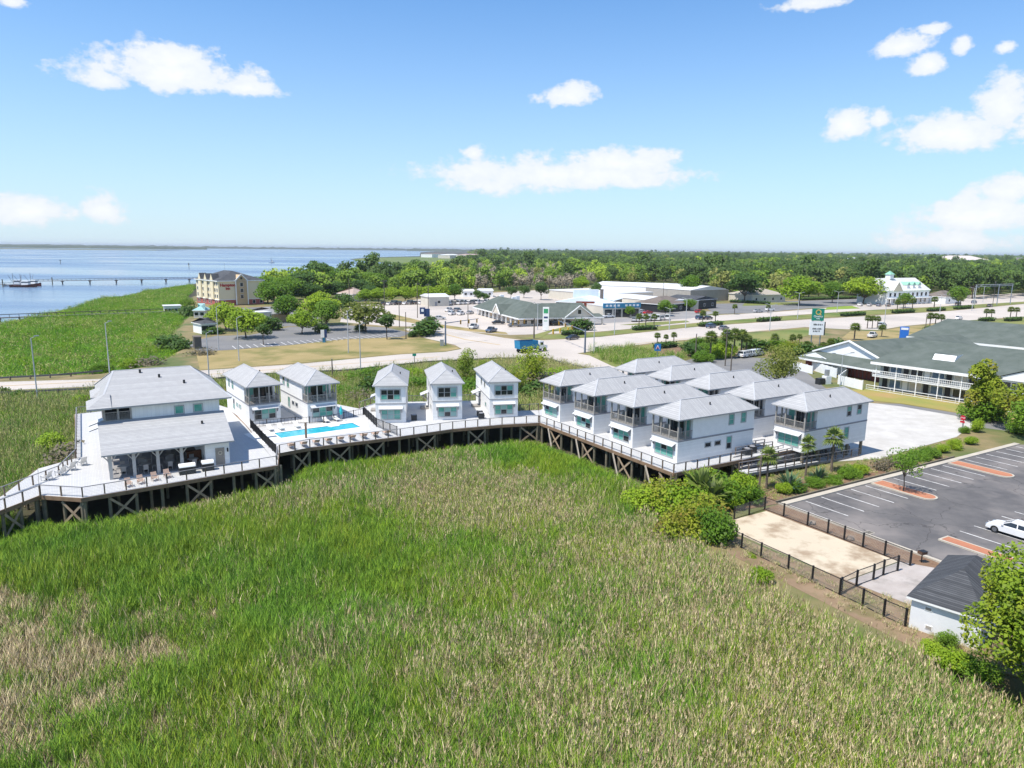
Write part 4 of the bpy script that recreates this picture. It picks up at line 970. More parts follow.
def gn_scatter(name, pts, scl, rot, idx, dry, coll, label=None, loc=(0, 0, 0), tint=None):
    """One 'stuff' object: a point cloud whose points carry instances picked from a collection."""
    me = bpy.data.meshes.new(name); n = len(pts); me.vertices.add(n); me.vertices.foreach_set('co', np.asarray(pts, np.float32).ravel())
    for nm, ty, arr in (('scl', 'FLOAT_VECTOR', scl), ('rot', 'FLOAT', rot), ('idx', 'INT', idx), ('dry', 'FLOAT', dry)):
        a = me.attributes.new(nm, ty, 'POINT')
        a.data.foreach_set('vector' if ty == 'FLOAT_VECTOR' else 'value', np.asarray(arr, np.int32 if ty == 'INT' else np.float32).ravel())
    o = link(name, me, None, loc, kind='stuff', label=label)
    ng = bpy.data.node_groups.new(name, 'GeometryNodeTree')
    ng.interface.new_socket('Geometry', in_out='INPUT', socket_type='NodeSocketGeometry'); ng.interface.new_socket('Geometry', in_out='OUTPUT', socket_type='NodeSocketGeometry')
    N, Lk = ng.nodes, ng.links
    gi, go = N.new('NodeGroupInput'), N.new('NodeGroupOutput')
    m2p = N.new('GeometryNodeMeshToPoints'); iop = N.new('GeometryNodeInstanceOnPoints'); ci = N.new('GeometryNodeCollectionInfo')
    ci.inputs[0].default_value = coll; ci.inputs['Separate Children'].default_value = True; ci.inputs['Reset Children'].default_value = True
    def attr(nm, ty):
        a = N.new('GeometryNodeInputNamedAttribute'); a.data_type = ty; a.inputs[0].default_value = nm; return a.outputs[0]
    comb = N.new('ShaderNodeCombineXYZ'); Lk.new(attr('rot', 'FLOAT'), comb.inputs[2])
    e2r = N.new('FunctionNodeEulerToRotation'); Lk.new(comb.outputs[0], e2r.inputs[0])
    Lk.new(gi.outputs[0], m2p.inputs[0]); Lk.new(m2p.outputs[0], iop.inputs['Points']); Lk.new(ci.outputs[0], iop.inputs['Instance'])
    iop.inputs['Pick Instance'].default_value = True; Lk.new(attr('idx', 'INT'), iop.inputs['Instance Index'])
    Lk.new(e2r.outputs[0], iop.inputs['Rotation']); Lk.new(attr('scl', 'FLOAT_VECTOR'), iop.inputs['Scale'])
    Lk.new(iop.outputs[0], go.inputs[0])
    md = o.modifiers.new('scatter', 'NODES'); md.node_group = ng
    return o

# value noise over the ground, for patches
def vnoise(X, Y, scale, seed):
    r = np.random.default_rng(seed); G = r.random((64, 64))
    x = X / scale; y = Y / scale; xi = np.floor(x).astype(int); yi = np.floor(y).astype(int); fx = x - xi; fy = y - yi
    fx = fx * fx * (3 - 2 * fx); fy = fy * fy * (3 - 2 * fy)
    g = lambda a, b: G[a % 64, b % 64]
    return (g(xi, yi) * (1 - fx) + g(xi + 1, yi) * fx) * (1 - fy) + (g(xi, yi + 1) * (1 - fx) + g(xi + 1, yi + 1) * fx) * fy
def fbm(X, Y, scale, seed): return (vnoise(X, Y, scale, seed) + .5 * vnoise(X, Y, scale / 2.1, seed + 1) + .25 * vnoise(X, Y, scale / 4.3, seed + 2)) / 1.75

# reed material: every blade is either green or dry, the patch decides how many are
mt, nt, b = principled('reed_blades')
at = nt.nodes.new('ShaderNodeAttribute'); at.attribute_name = 'rnd'
dr_ = nt.nodes.new('ShaderNodeAttribute'); dr_.attribute_name = 'dry'; dr_.attribute_type = 'INSTANCER'
wnz = nt.nodes.new('ShaderNodeTexWhiteNoise'); wnz.noise_dimensions = '1D'; nt.links.new(nmath(nt, 'MULTIPLY', at.outputs['Fac'], 77.7), wnz.inputs['W'])
isdry = nmath(nt, 'LESS_THAN', at.outputs['Fac'], dr_.outputs['Fac'])
big = noise(nt, coords(nt), .09, 4, .6, .38, .62)
gr = mixc(nt, wnz.outputs[0], (.02, .10, .006), (.26, .49, .04))
gr = mixc(nt, big, gr, mixc(nt, wnz.outputs[0], (.05, .17, .006), (.37, .47, .035)))
dc = mixc(nt, wnz.outputs[0], (.17, .11, .05), (.95, .80, .50))
col = mixc(nt, isdry, gr, dc)
nt.links.new(upnormal(nt, .6), b.inputs['Normal']); nt.links.new(col, b.inputs['Base Color']); b.inputs['Roughness'].default_value = .6; b.inputs['Specular IOR Level'].default_value = .2
tr = nt.nodes.new('ShaderNodeBsdfTranslucent'); nt.links.new(col, tr.inputs[0]); mx = nt.nodes.new('ShaderNodeMixShader'); mx.inputs[0].default_value = .25
nt.links.new(b.outputs[0], mx.inputs[1]); nt.links.new(tr.outputs[0], mx.inputs[2]); nt.links.new(mx.outputs[0], nt.nodes['Material Output'].inputs[0])
M_reed = mt

M_cord = M_reed.copy(); M_cord.name = 'cordgrass_blades'
for n_ in M_cord.node_tree.nodes:
    if n_.type == 'BSDF_PRINCIPLED':
        lk = n_.inputs['Base Color'].links[0]; src = lk.from_socket; mn = M_cord.node_tree; q_ = mn.nodes.new('ShaderNodeMix'); q_.data_type = 'RGBA'; q_.blend_type = 'MULTIPLY'; q_.inputs[0].default_value = 1.0
        mn.links.new(src, q_.inputs[6]); q_.inputs[7].default_value = (.78, .92, .62, 1); mn.links.new(q_.outputs[2], n_.inputs['Base Color'])
        for t_ in mn.nodes:
            if t_.type == 'BSDF_TRANSLUCENT': mn.links.new(q_.outputs[2], t_.inputs[0])
def reed_clump(seed, kind, mt=None):
    r = np.random.default_rng(seed); V, F, A = [], [], []
    def blade(p, d, ln, w, bend, rv, seg=2):
        n0 = len(V); side = np.array([-d[1], d[0], 0.0]); sl = np.linalg.norm(side)
        th = r.random() * math.pi; side = np.array([math.cos(th), math.sin(th), 0])
        for i in range(seg + 1):
            t = i / seg; q = p + d * ln * t + bend * (t * t) * ln
            ww = w * (1 - t * .85) / 2
            V.append(q - side * ww); V.append(q + side * ww)
        for i in range(seg): F.append([n0 + 2 * i, n0 + 2 * i + 1, n0 + 2 * i + 3, n0 + 2 * i + 2]); A.append(rv)
    ns = {'tall': 30, 'dry': 30, 'short': 46}[kind]
    for _ in range(ns):
        x, y = (r.random(2) - .5) * 1.35; p = np.array([x, y, 0.]); h = {'tall': 1.5, 'dry': 1.9, 'short': .5}[kind] * (.5 + .75 * r.random())
        lean = np.array([*(r.normal(0, .05 if kind != 'short' else .25, 2)), 1.0]); lean /= np.linalg.norm(lean)
        rv = r.random(); blade(p, lean, h, .034 if kind != 'short' else .04, np.array([*r.normal(0, .06, 2), 0]), rv)
        for k in range({'tall': 4, 'dry': 2, 'short': 2}[kind]):
            z = h * (.3 + .65 * r.random()); a = r.random() * 6.283; q = p + lean * z
            dd = np.array([math.cos(a) * .33, math.sin(a) * .33, .95]); blade(q, dd / np.linalg.norm(dd), .42 + .25 * r.random(), .036, np.array([math.cos(a) * .12, math.sin(a) * .12, -.12]), min(.999, rv + .1 * r.random()), 2)
        if kind == 'dry' and r.random() < .35:      # feathery seed head
            q = p + lean * h
            for k in range(3): blade(q - np.array([0, 0, .12]), np.array([.25 * math.cos(k * 2.1), .25 * math.sin(k * 2.1), 1.]), .24, .075, np.array([.1, 0, -.1]), .02 * r.random(), 1)
    return np_mesh('reeds', V, F, mt or M_reed, A)
rc = bpy.data.collections.new('reed_sources')
for i in range(15):
    k = ('tall', 'dry', 'short')[i // 5]; link('reed_%02d' % i, reed_clump(100 + i, k), coll=rc)

rc2 = bpy.data.collections.new('cordgrass_sources')
for i in range(15): link('cord_%02d' % i, reed_clump(200 + i, ('tall', 'dry', 'short')[i // 5], M_cord), coll=rc2)
RIM = [(-52.5, 57), (-49.5, 64.5), (-48.3, 70.4), (-43.6, 69.7), (-27.5, 81.7), (-28.5, 87), (-25.9, 89.4), (-21.3, 92), (-15.2, 95.4), (-8.4, 99.9), (-1.4, 102.9), (4.2, 104.4), (18.9, 80.3), (25.4, 84.4)]
def scatter_reeds(name, poly, step, label, zfun=None, far=False, seed=5, holes=(), dark=False, bias=0.0, tuft=0):
    r = np.random.default_rng(seed)
    xs = np.array([p[0] for p in poly]); ys = np.array([p[1] for p in poly])
    gx, gy = np.meshgrid(np.arange(xs.min(), xs.max(), step), np.arange(ys.min(), ys.max(), step)); X = gx.ravel() + (r.random(gx.size) - .5) * step * 1.2; Y = gy.ravel() + (r.random(gx.size) - .5) * step * 1.2
    k = np_inpoly(X, Y, poly)
    for hpoly in holes: k &= ~np_inpoly(X, Y, hpoly)
    X, Y = X[k], Y[k]
    G = lambda cx, cy, rx, ry: np.exp(-(((X - cx) / rx) ** 2 + ((Y - cy) / ry) ** 2))
    f = fbm(X, Y, 9, 11); f2 = fbm(X, Y, 2.5, 23)
    D = .30 + .30 * np.clip((X + 8) / 22, 0, 1)                       # the right half is drier
    D += .30 * G(-8, 80, 14, 9) - .55 * G(4, 95, 8, 8) - .45 * G(9, 88, 7, 7) - .25 * G(14, 76, 4, 6)
    D -= .16 * np.clip((-6 - X) / 12, 0, 1)
    D -= .30 * G(-13, 62, 9, 8) + .25 * G(-38, 60, 12, 6)
    D += .25 * G(-25, 76, 18, 5) + .12 * G(0, 70, 10, 8)
    matted = G(-37, 48.5, 9, 8) * 1.1 + G(-30, 39, 6.5, 7)
    f3 = fbm(X, Y, 1.3, 71); matted = np.clip(matted * 1.35 - .5 + (f2 - .45) * 2.2 + (f3 - .5) * 2.4 + (r.random(X.size) - .5) * .5, 0, 1)
    matted *= ((X < -20) & (Y < 62))
    D += (f - .5) * .5 + (f2 - .5) * .55 + (fbm(X, Y, 1.1, 83) - .5) * .5
    D = np.clip(D - .06, .05, .50); D = np.where(matted > .3, np.clip(.55 + (f2 - .35) * 1.9, .15, .99), D)
    D = np.clip(D + bias, .03, .95)
    if far: D = np.clip(.05 + (f - .5) * .7, .01, .45)
    idx = np.where(matted > .3, 10 + r.integers(0, 5, X.size), np.where(D > .5 + (r.random(X.size) - .5) * .3, 5 + r.integers(0, 5, X.size), r.integers(0, 5, X.size)))
    s = (.8 + .4 * r.random(X.size)) * (1 - .15 * (f - .5)); hz = s * (.55 + .55 * fbm(X, Y, 6, 31) + .55 * fbm(X, Y, 1.7, 37))
    if not far and not tuft:       # low and sparse where the decks shade the mud
        dd = np.full(X.shape, 99.0)
        for (ax, ay), (bx, by) in zip(RIM[:-1], RIM[1:]):
            t_ = np.clip(((X - ax) * (bx - ax) + (Y - ay) * (by - ay)) / ((bx - ax) ** 2 + (by - ay) ** 2), 0, 1); dd = np.minimum(dd, np.hypot(X - ax - t_ * (bx - ax), Y - ay - t_ * (by - ay)))
        hz = hz * np.clip(.28 + dd / 7.5, .28, 1); hz = np.where(dd < .9, .12, hz)
    if tuft: idx = 10 + r.integers(0, 5, X.size); D = np.full(X.size, tuft); s = s * .45; hz = hz * .35
    if far: s = s * step / 1.1; hz = hz * .9; idx = r.integers(0, 10, X.size)
    scl = np.stack([s, s, hz], 1); Z_ = zfun(X, Y) if zfun else np.zeros_like(X)
    return gn_scatter(name, np.stack([X, Y, Z_], 1), scl, r.random(X.size) * 6.283, idx, D, rc2 if dark or far else rc, label)
FRONT = [(-62, 26), (-80, 78), (-54, 72), (-48.2, 69.9), (-43.6, 69.0), (-27.3, 81.0), (-26, 88.2), (-21.2, 91.3), (-15, 94.7), (-8.3, 99.1), (-1.3, 102.1), (4.1, 103.4), (12, 91), (16.5, 84), (19.0, 79),
         (20.2, 74.5), (18.1, 68.3), (18.1, 63.5), (20.2, 57.2), (22.4, 52.3), (24.2, 49.3), (26.0, 46.8), (27.9, 44.3), (33, 38.5), (40, 30), (30, 24)]
BUSHGAP = [(11.3, 75.9), (12.3, 73.6), (13.9, 77.3), (12.6, 79.2)]
scatter_reeds('marsh_reeds', FRONT, .72, 'tall green and straw coloured marsh reeds filling the foreground', holes=[BUSHGAP])
LEFTM = [(-80, 78), (-54, 72.5), (-52.8, 84), (-66.8, 107), (-52.2, 118.6), (-45, 112.6), (-34, 120), (-25, 113), (-23, 118), (-1, 121), (1.2, 113), (5, 113.4), (13.5, 123), (24, 130), (24.6, 147.7), (20.1, 162.5), (9.9, 177.7), (-3.1, 179.1), (-19.9, 171.7), (-37.4, 158.8), (-64.6, 146.3), (-80.5, 135.1), (-94.3, 129.7), (-101.1, 124.2), (-110, 100)]
scatter_reeds('verge_reeds', [(20.3, 191.2), (24.3, 173.5), (29.3, 162.9), (38.5, 173.8), (45.8, 185.9), (46.8, 187.7), (40.9, 187.3), (36.7, 197.3), (33.4, 203.2), (24.0, 195.7)], 1.7, 'rough green and brown growth on the verge above the back row roofs', zfun=lambda X, Y: np.full_like(X, UP_ + .05), seed=17, dark=True, bias=-.1)
o = scatter_reeds('scrub_reeds', LEFTM, 1.0, 'mixed green and brown marsh growth between the decks and the causeway', seed=9, dark=True, bias=.36)
FARM = [(-110.1, 143.5), (-98.7, 151.1), (-89.7, 154.1), (-85.6, 167.9), (-86.0, 178.7), (-92.5, 200.4), (-110.5, 232.3), (-131.2, 288.8), (-178.7, 393.7), (-205.0, 465.4), (-231.9, 523.8), (-227.8, 478.3), (-225.1, 445.1), (-213.2, 400.2), (-215.5, 379.8), (-209.4, 359.1), (-202.6, 340.8), (-191.3, 304.1), (-186.0, 274.0), (-180.6, 252.7), (-188.7, 236.0)]
sheet('marsh_grass_floor', FARM, .03, mat('cordgrass_green', (.05, .135, .008), (.08, .17, .012), .05, .95, c3=(.13, .10, .045), scale3=.035), .05)
scatter_reeds('cordgrass', FARM, 3.0, 'short bright green cordgrass beyond the causeway', far=True, seed=13)

UPZ = lambda X, Y: np.full_like(X, UP_ + .05)
scatter_reeds('bank_grass', [cg(-8, 1), cg(-11.5, -6), cg(-12, -14), cg(-12.5, -24), cg(-9.2, -30.5), cg(-3.5, -30.5), cg(-6.0, -24.6), cg(-8.1, -14.6), cg(-8.4, -8)], .85, 'short dry straw tufts on the bank between reeds and fence', zfun=UPZ, seed=21, tuft=.82)
scatter_reeds('bed_litter', [grid(K0, -6, 1.2), grid(K0, 29, 1.2), grid(K0, 29, 2.6), grid(K0, 12, 5.2), grid(K0, -8, 6.3), grid(K0, -11.5, 1.8)], 1.1, 'low straw and weeds scattered over the mulch bed', zfun=UPZ, seed=22, tuft=.6)
scatter_reeds('lot_edge_weeds', [(29.7, 77.1), (26.6, 78.0), (27.3, 84.1), (31.8, 88.3), (36.9, 88.5), (46.5, 92.4), (55.2, 97.6), (67.9, 105.8), (66.8, 104.0), (54.1, 95.6), (45.6, 90.2), (35.0, 83.6)], .9, 'weeds along the foot of the ramp and gravel lot', zfun=UPZ, seed=23, tuft=.35)
# trees -----------------------------------------------------------------
M_leaf = {'bright': leafmat('bright_green_leaves', (.14, .27, .014), (.38, .50, .035)), 'green': leafmat('mid_green_leaves', (.065, .16, .014), (.20, .33, .03)),
          'dark': leafmat('dark_green_leaves', (.035, .085, .018), (.10, .18, .035), .25), 'olive': leafmat('olive_leaves', (.12, .15, .03), (.26, .28, .06)),
          'bronze': leafmat('bronze_new_leaves', (.14, .22, .016), (.42, .45, .045), c3=(.26, .18, .04)), 'bare': leafmat('bare_grey_twigs', (.13, .11, .075), (.20, .17, .12), .15),
          'palm': leafmat('palm_fronds', (.09, .15, .03), (.24, .29, .08), .25), 'yucca': leafmat('blue_green_blades', (.05, .12, .06), (.14, .22, .12), .2)}
def crown_mesh(seed, H, Rr, base, leaf, n, mt, lumps=10, flat=.75, shell=.75, name='crown'):
    """Crown of leaf sprays gathered in lumps around the limb ends."""
    r = np.random.default_rng(seed); cs = []
    for i in range(lumps):
        a = r.random() * 6.283; rad = Rr * (.15 + .55 * math.sqrt(r.random())); z = base + (H - base) * (.22 + .62 * r.random()); k = 1 - abs((z - base) / (H - base) - .45) * .7
        cs.append((rad * k * math.cos(a), rad * k * math.sin(a), z, Rr * (.28 + .24 * r.random())))
    cs.append((0, 0, base + (H - base) * .8, Rr * .45)); cs.append((0, 0, base + (H - base) * .45, Rr * .5))
    cs = np.array(cs); w = cs[:, 3] ** 2; w /= w.sum(); ci = r.choice(len(cs), n, p=w)
    d = r.normal(size=(n, 3)); d /= np.linalg.norm(d, axis=1)[:, None]; rr = cs[ci, 3] * (shell + (1.12 - shell) * r.random(n) ** .6) 
    P = cs[ci, :3] + d * rr[:, None] * np.array([1, 1, flat]); nrm = d * .8 + r.normal(size=(n, 3)) * .55; nrm[:, 2] += .25; nrm /= np.linalg.norm(nrm, axis=1)[:, None]
    t = np.cross(nrm, r.normal(size=(n, 3))); t /= np.linalg.norm(t, axis=1)[:, None]; bt = np.cross(nrm, t)
    s = leaf * (.55 + .9 * r.random(n))[:, None]
    V = np.stack([P - t * s * .5, P + bt * s * .32, P + t * s * .5, P - bt * s * .32], 1).reshape(-1, 3); V[:, 2] = np.maximum(V[:, 2], .05)
    F = np.arange(4 * n).reshape(-1, 4); lump = r.random(len(cs)) 
    A = np.clip(.5 * r.random(n) + .5 * lump[ci], 0, 1)
    return np_mesh(name, V, F, mt, A), cs
def trunk_mesh(seed, H, base, cs, r0, mt=None):
    r = random.Random(seed); mb = MB(); top = Vector((r.uniform(-.1, .1) * base, r.uniform(-.1, .1) * base, base)); mid = top * .5 + Vector((r.uniform(-.1, .1), r.uniform(-.1, .1), 0)) 
    mb.tube((0, 0, -.2), mid, r0, r0 * .75, 7); mb.tube(mid, top, r0 * .75, r0 * .62, 7)
    for c in cs[:9]:
        e = Vector(c[:3]); k = top.lerp(e, .5) + Vector((0, 0, .1 * (e - top).length)); mb.tube(top, k, r0 * .42, r0 * .25, 5); mb.tube(k, e, r0 * .25, r0 * .08, 5)
    return mb.mesh('trunk', mt or M_bark)
M_leaf['oakmix'] = leafmat('oak_leaves', (.07, .15, .012), (.30, .40, .03), .3, c3=(.34, .36, .03))
TREES = {}
def tree_proto(key, seed, H, Rr, base, leaf, n, colour, lumps=10, r0=None, cat='tree', name='broadleaf_tree', flat=.75):
    cm, cs = crown_mesh(seed, H, Rr, base, leaf, n, M_leaf[colour], lumps, flat)
    t = thing(name, 'x', cat); link('trunk', trunk_mesh(seed, H, base, cs, r0 or H * .025), t); link('crown', cm, t); t['H'] = H
    TREES[key] = t; return t
def palm_proto(key, seed, H, n=26, fr=1.35, skirt=True, r0=.18):
    r = random.Random(seed); rr = np.random.default_rng(seed); V, F, A = [], [], []
    for i in range(n):
        a = i * 2.4 + r.random() * .5; el = math.radians(85 - 140 * (i / n)) ; d = np.array([math.cos(a) * math.cos(el), math.sin(a) * math.cos(el), math.sin(el)]); s = np.array([-math.sin(a), math.cos(a), 0]); u = np.cross(s, d)
        st = np.array([0, 0, H]) ; hub = st + d * fr * .35; n0 = len(V); V += [st - s * .02, st + s * .02, hub + s * .02, hub - s * .02]; F.append([n0, n0 + 1, n0 + 2, n0 + 3]); A.append(.3)
        for j in range(9):       # fan of folded leaflets
            b = (j - 4) / 4 * 1.25; dd = d * math.cos(b) + s * math.sin(b); ln = fr * (.75 + .25 * math.cos(b)) * (.85 + .3 * r.random()); sd_ = np.cross(dd, u) * .085 * fr
            tip = hub + dd * ln + np.array([0, 0, -.2 * ln]); m_ = hub + dd * ln * .55 + np.array([0, 0, -.02]); n0 = len(V)
            V += [hub, m_ - sd_, tip, m_ + sd_]; F.append([n0, n0 + 1, n0 + 2, n0 + 3]); A.append(r.random() * .8)
    t = thing('palm_tree', 'x', 'palm tree'); mb = MB(); k = 6
    for i in range(k): mb.tube((0, 0, H * i / k - (.3 if i == 0 else 0)), (0, 0, H * (i + 1) / k + .02), r0 * (1.1 - .25 * i / k), r0 * (1.0 - .2 * i / k), 8, cap=False)
    mb.tube((0, 0, H - .6), (0, 0, H + .1), r0 * 1.3, r0 * .8, 8)
    mb.build('trunk', M_palmbark, t); link('crown', np_mesh('crown', V, F, M_leaf['palm'], A), t); t['H'] = H + fr; TREES[key] = t; return t
tree_proto('oakb', 1, 8.5, 4.6, 1.8, .5, 3800, 'bright', 12); tree_proto('oakg', 2, 9, 4.6, 1.8, .5, 3800, 'green', 13)
tree_proto('oakd', 3, 11, 5.2, 2.4, .7, 2600, 'dark', 13); tree_proto('olive', 4, 8.5, 5.0, 2.3, .6, 2200, 'olive', 11)
tree_proto('lolli', 5, 6, 2.2, 2.4, .5, 900, 'dark', 7)
tree_proto('bronze', 7, 9, 4.2, 1.6, .42, 4000, 'bronze', 11); tree_proto('bare', 8, 8, 3.6, 1.8, .55, 700, 'bare', 10)
tree_proto('young', 9, 4.2, 1.7, 1.5, .17, 1300, 'green', 10, .07); tree_proto('airy', 10, 9.5, 4.0, 2.0, .34, 3000, 'olive', 18)
tree_proto('magnolia', 11, 8.0, 2.4, .5, .36, 4500, 'bronze', 12, name='magnolia_tree', flat=1.1)
palm_proto('palm', 21, 4.7, 30, 1.4); palm_proto('palm_b', 22, 4.5, 26, 1.35); palm_proto('palm_near', 23, 4.6, 15, 1.35, r0=.17)
def plant(key, x, y, h, label, group=None, z=UP_, wide=1.0, name=None):
    p = TREES[key]; s = h / p['H']
    o = placed(p, USED, (x, y, z), rnd.random() * 6.28, (s * wide, s * wide, s), label, group)
    if name: o.name = name
    return o
def shrub_proto(key, seed, H, Rr, leaf, n, colour, name='shrub'):
    cm, cs = crown_mesh(seed, H, Rr, .02, leaf, n, M_leaf[colour], 16, .95, .6, 'foliage')
    t = thing(name, 'x', 'shrub'); link('foliage', cm, t)
    mb = MB(); rr = random.Random(seed)
    for i in range(5): mb.tube((rr.uniform(-.1, .1), rr.uniform(-.1, .1), -.1), (cs[i][0], cs[i][1], cs[i][2]), .05, .02, 5)
    mb.build('stem', M_bark, t); t['H'] = H; TREES[key] = t
shrub_proto('bushb', 31, 2.2, 1.9, .19, 4200, 'bright'); shrub_proto('bushg', 32, 2.0, 1.7, .18, 4200, 'green'); shrub_proto('bushd', 33, 1.8, 1.6, .35, 900, 'dark'); shrub_proto('busho', 34, 2.4, 2.0, .19, 4200, 'bronze'); shrub_proto('bushbare', 35, 1.8, 1.8, .25, 700, 'bare')
def yucca_proto(key, seed, n, ln, colour='yucca', w=.09):
    r = np.random.default_rng(seed); V, F, A = [], [], []
    for i in range(n):
        a = r.random() * 6.283; el = math.radians(15 + 70 * r.random()); d = np.array([math.cos(a) * math.cos(el), math.sin(a) * math.cos(el), math.sin(el)]); s = np.array([-math.sin(a), math.cos(a), 0]) * w; L_2 = ln * (.7 + .5 * r.random())
        n0 = len(V); m_ = d * L_2 * .6 + [0, 0, .25]; V += [np.array([0, 0, .15]) - s * .4, m_ - s, d * L_2 + [0, 0, .05], m_ + s]; F.append([n0, n0 + 1, n0 + 2, n0 + 3]); A.append(r.random())
    t = thing('yucca', 'x', 'shrub'); link('leaves', np_mesh('leaves', V, F, M_leaf[colour], A), t); MB().tube((0, 0, -.1), (0, 0, .3), .12, .09, 6).build('stem', M_palmbark, t); t['H'] = ln; TREES[key] = t
yucca_proto('yucca', 41, 60, 1.5); yucca_proto('fan', 42, 70, 1.9, 'palm', .16)

W_xy = [(-72.6, 357.1, 7.3), (-66.4, 358.1, 7.9), (-61.2, 365.7, 8.0), (-54.8, 366.7, 8.3), (-49.7, 374.5, 8.2), (-44.5, 379.0, 8.0), (-39.1, 387.4, 8.2)]
# ---- named trees -----------------------------------------------------------
def T_(key, xyh, label, group=None, wide=1.0, z=UP_): return plant(key, xyh[0], xyh[1], xyh[2], label, group, z, wide)
# hotel side
T_('oakb', (-80.9, 217.2, 8.8), 'broad bright green tree in front of the tan hotel, nearest the causeway', wide=1.35)
T_('oakb', (-95.0, 237.8, 9.2), 'bright green tree against the tan hotel wall', wide=1.3)
T_('oakb', (-67.3, 229.0, 7.6), 'bright green round tree beside the blue and white sign', wide=1.2)
T_('olive', (-48.4, 236.6, 9.5), 'wide olive tree with dark trunk in the hotel car park', wide=1.45)
T_('lolli', (-38.1, 217.4, 7.7), 'small round dark tree on a thin trunk at the lawn edge')
T_('oakg', (-83.2, 266.0, 9.9), 'mid green tree behind the bright round one', wide=1.2)
T_('oakb', (-68.2, 256.8, 11.7), 'tall light green tree in the middle of the hotel wood', wide=1.15)
T_('oakg', (-62.4, 241.2, 10.0), 'mid green tree just right of the tall light one')
T_('oakd', (-66.2, 283.9, 9.8), 'dark green tree at the right end of the hotel wood')
T_('lolli', (-70.2, 201.8, 5.9), 'dark pollarded tree at the near edge of the hotel car park')
hw = [('oakg', (-104.5, 316.8, 12.6)), ('oakg', (-104.9, 339.5, 13.5)), ('oakd', (-108.8, 379.9, 15.6)), ('oakd', (-116.0, 430.4, 19.3)), ('oakg', (-109.1, 431.7, 15.9)), ('oakg', (-120.9, 410.8, 12.9)),
      ('oakd', (-101.7, 433.1, 13.6)), ('oakd', (-98.7, 443.7, 12.7)), ('oakg', (-92.5, 455.5, 12.4)), ('oakg', (-85.2, 456.9, 11.8)), ('oakd', (-81.6, 480.5, 13.1)), ('bare', (-102.5, 476.2, 13.6)), ('oakb', (-70.9, 470.9, 11.5)), ('oakb', (-66.4, 496.0, 14.2)), ('oakg', (-119.3, 378.1, 10.3)),
      ('bare', (-99.2, 381.4, 12.5)), ('oakg', (-120.9, 356.4, 13.2)), ('oakd', (-93.1, 382.4, 9.9)), ('oakd', (-83.5, 400.1, 10.4)), ('oakg', (-55.7, 485.8, 13.2)), ('oakb', (-48.2, 513.0, 13.9)), ('oakd', (-73.7, 378.0, 8.3)), ('oakd', (-95.8, 340.9, 10.8))]
num = 'one two three four five six seven eight nine ten eleven twelve thirteen fourteen fifteen sixteen seventeen eighteen nineteen twenty twenty-one twenty-two twenty-three'.split()
byx = sorted(range(len(hw)), key=lambda q: hw[q][1][0] / hw[q][1][1])
for i, (k, p) in enumerate(hw): T_(k, p, '%s tree in the river wood by the hotel, %s from the left' % ({'oakg': 'mid green', 'oakd': 'dark', 'oakb': 'light green', 'bare': 'bare grey'}[k], num[byx.index(i)]), 'trees of the river wood behind the hotel', 1.3)
g = 'row of light green trees behind the shop yard'
for i, (u, v) in enumerate(((366, 304), (379, 304), (392, 303), (405, 303), (417, 302), (428, 301.5), (440, 300.5))):
    p = W_xy[i]; T_('oakb', p, 'light green street tree, %s from the left in the row behind the shop yard' % ords[i], g, 1.3)
for u, lb in (((-31.5, 224.4, 1.6), 'low clipped green hedge by the side road corner'), ((-61.8, 232.4, 2.6), 'round dark bush in the hotel car park, left of the trunk'), ((-50.9, 239.3, 2.0), 'round dark bush under the wide olive tree'), ((-89.5, 244.6, 3.0), 'dark bush left of the service court'), ((-80.3, 239.3, 4.0), 'dark round bush between hotel and car park')):
    T_('bushd', u, lb, wide=1.1)
T_('bushd', (-28.1, 230.1, 4.2), 'dark shrub under the navy sign', wide=1.8); T_('oakd', (-27.5, 238.7, 5.6), 'small dark tree behind the navy sign', wide=.9)
# marsh edge left
for k, u, lb, w in (('bushd', (-92.9, 194.7, 3.8), 'dark rounded bush at the marsh edge beside the small building', 1.3), ('bushd', (-89.9, 193.0, 3.0), 'dark bush right of the rounded one', 1.1), ('bushb', (-88.8, 164.2, 2.1), 'yellow green bush beside the far guard rail', 1.4), ('bushg', (-91.4, 158.5, 2.2), 'green bush left of the far guard rail end', 1.4),
                    ('bushbare', (-79.4, 182.8, 2.1), 'brown thicket by the pump house', 2.2), ('bushd', (-94.3, 226.4, 2.8), 'dark hedge before the white cabin', 1.3), ('bushd', (-128.7, 286.9, 4.4), 'dark shrub at the foot of the hotel', 1.2), ('bushbare', (-84.6, 166.0, 2.3), 'brown brush along the causeway', 2.0), ('bushg', (-154.5, 341.0, 3.7), 'green shrub by the teal cottage', 1.2),
                    ('bushd', (-89.8, 128.5, 1.8), 'dark bush at the roadside far left', 1.1), ('bushd', (-94.0, 130.1, 1.9), 'dark bush at the left frame edge', 1.1), ('bushb', (-61.8, 94.5, 2.7), 'bright green bush left of the clubhouse deck', 1.2), ('bushb', (-75.2, 123.1, 2.1), 'bright green bush behind the clubhouse deck corner', 1.1), ('bushbare', (-56.7, 88.8, 2.7), 'brown dead bush against the left railing', 1.3)):
    T_(k, u, lb, None, w, .3)
tree_proto('shaggy', 61, 8, 3.0, .4, .3, 3600, 'oakmix', 18, .12, flat=1.2)
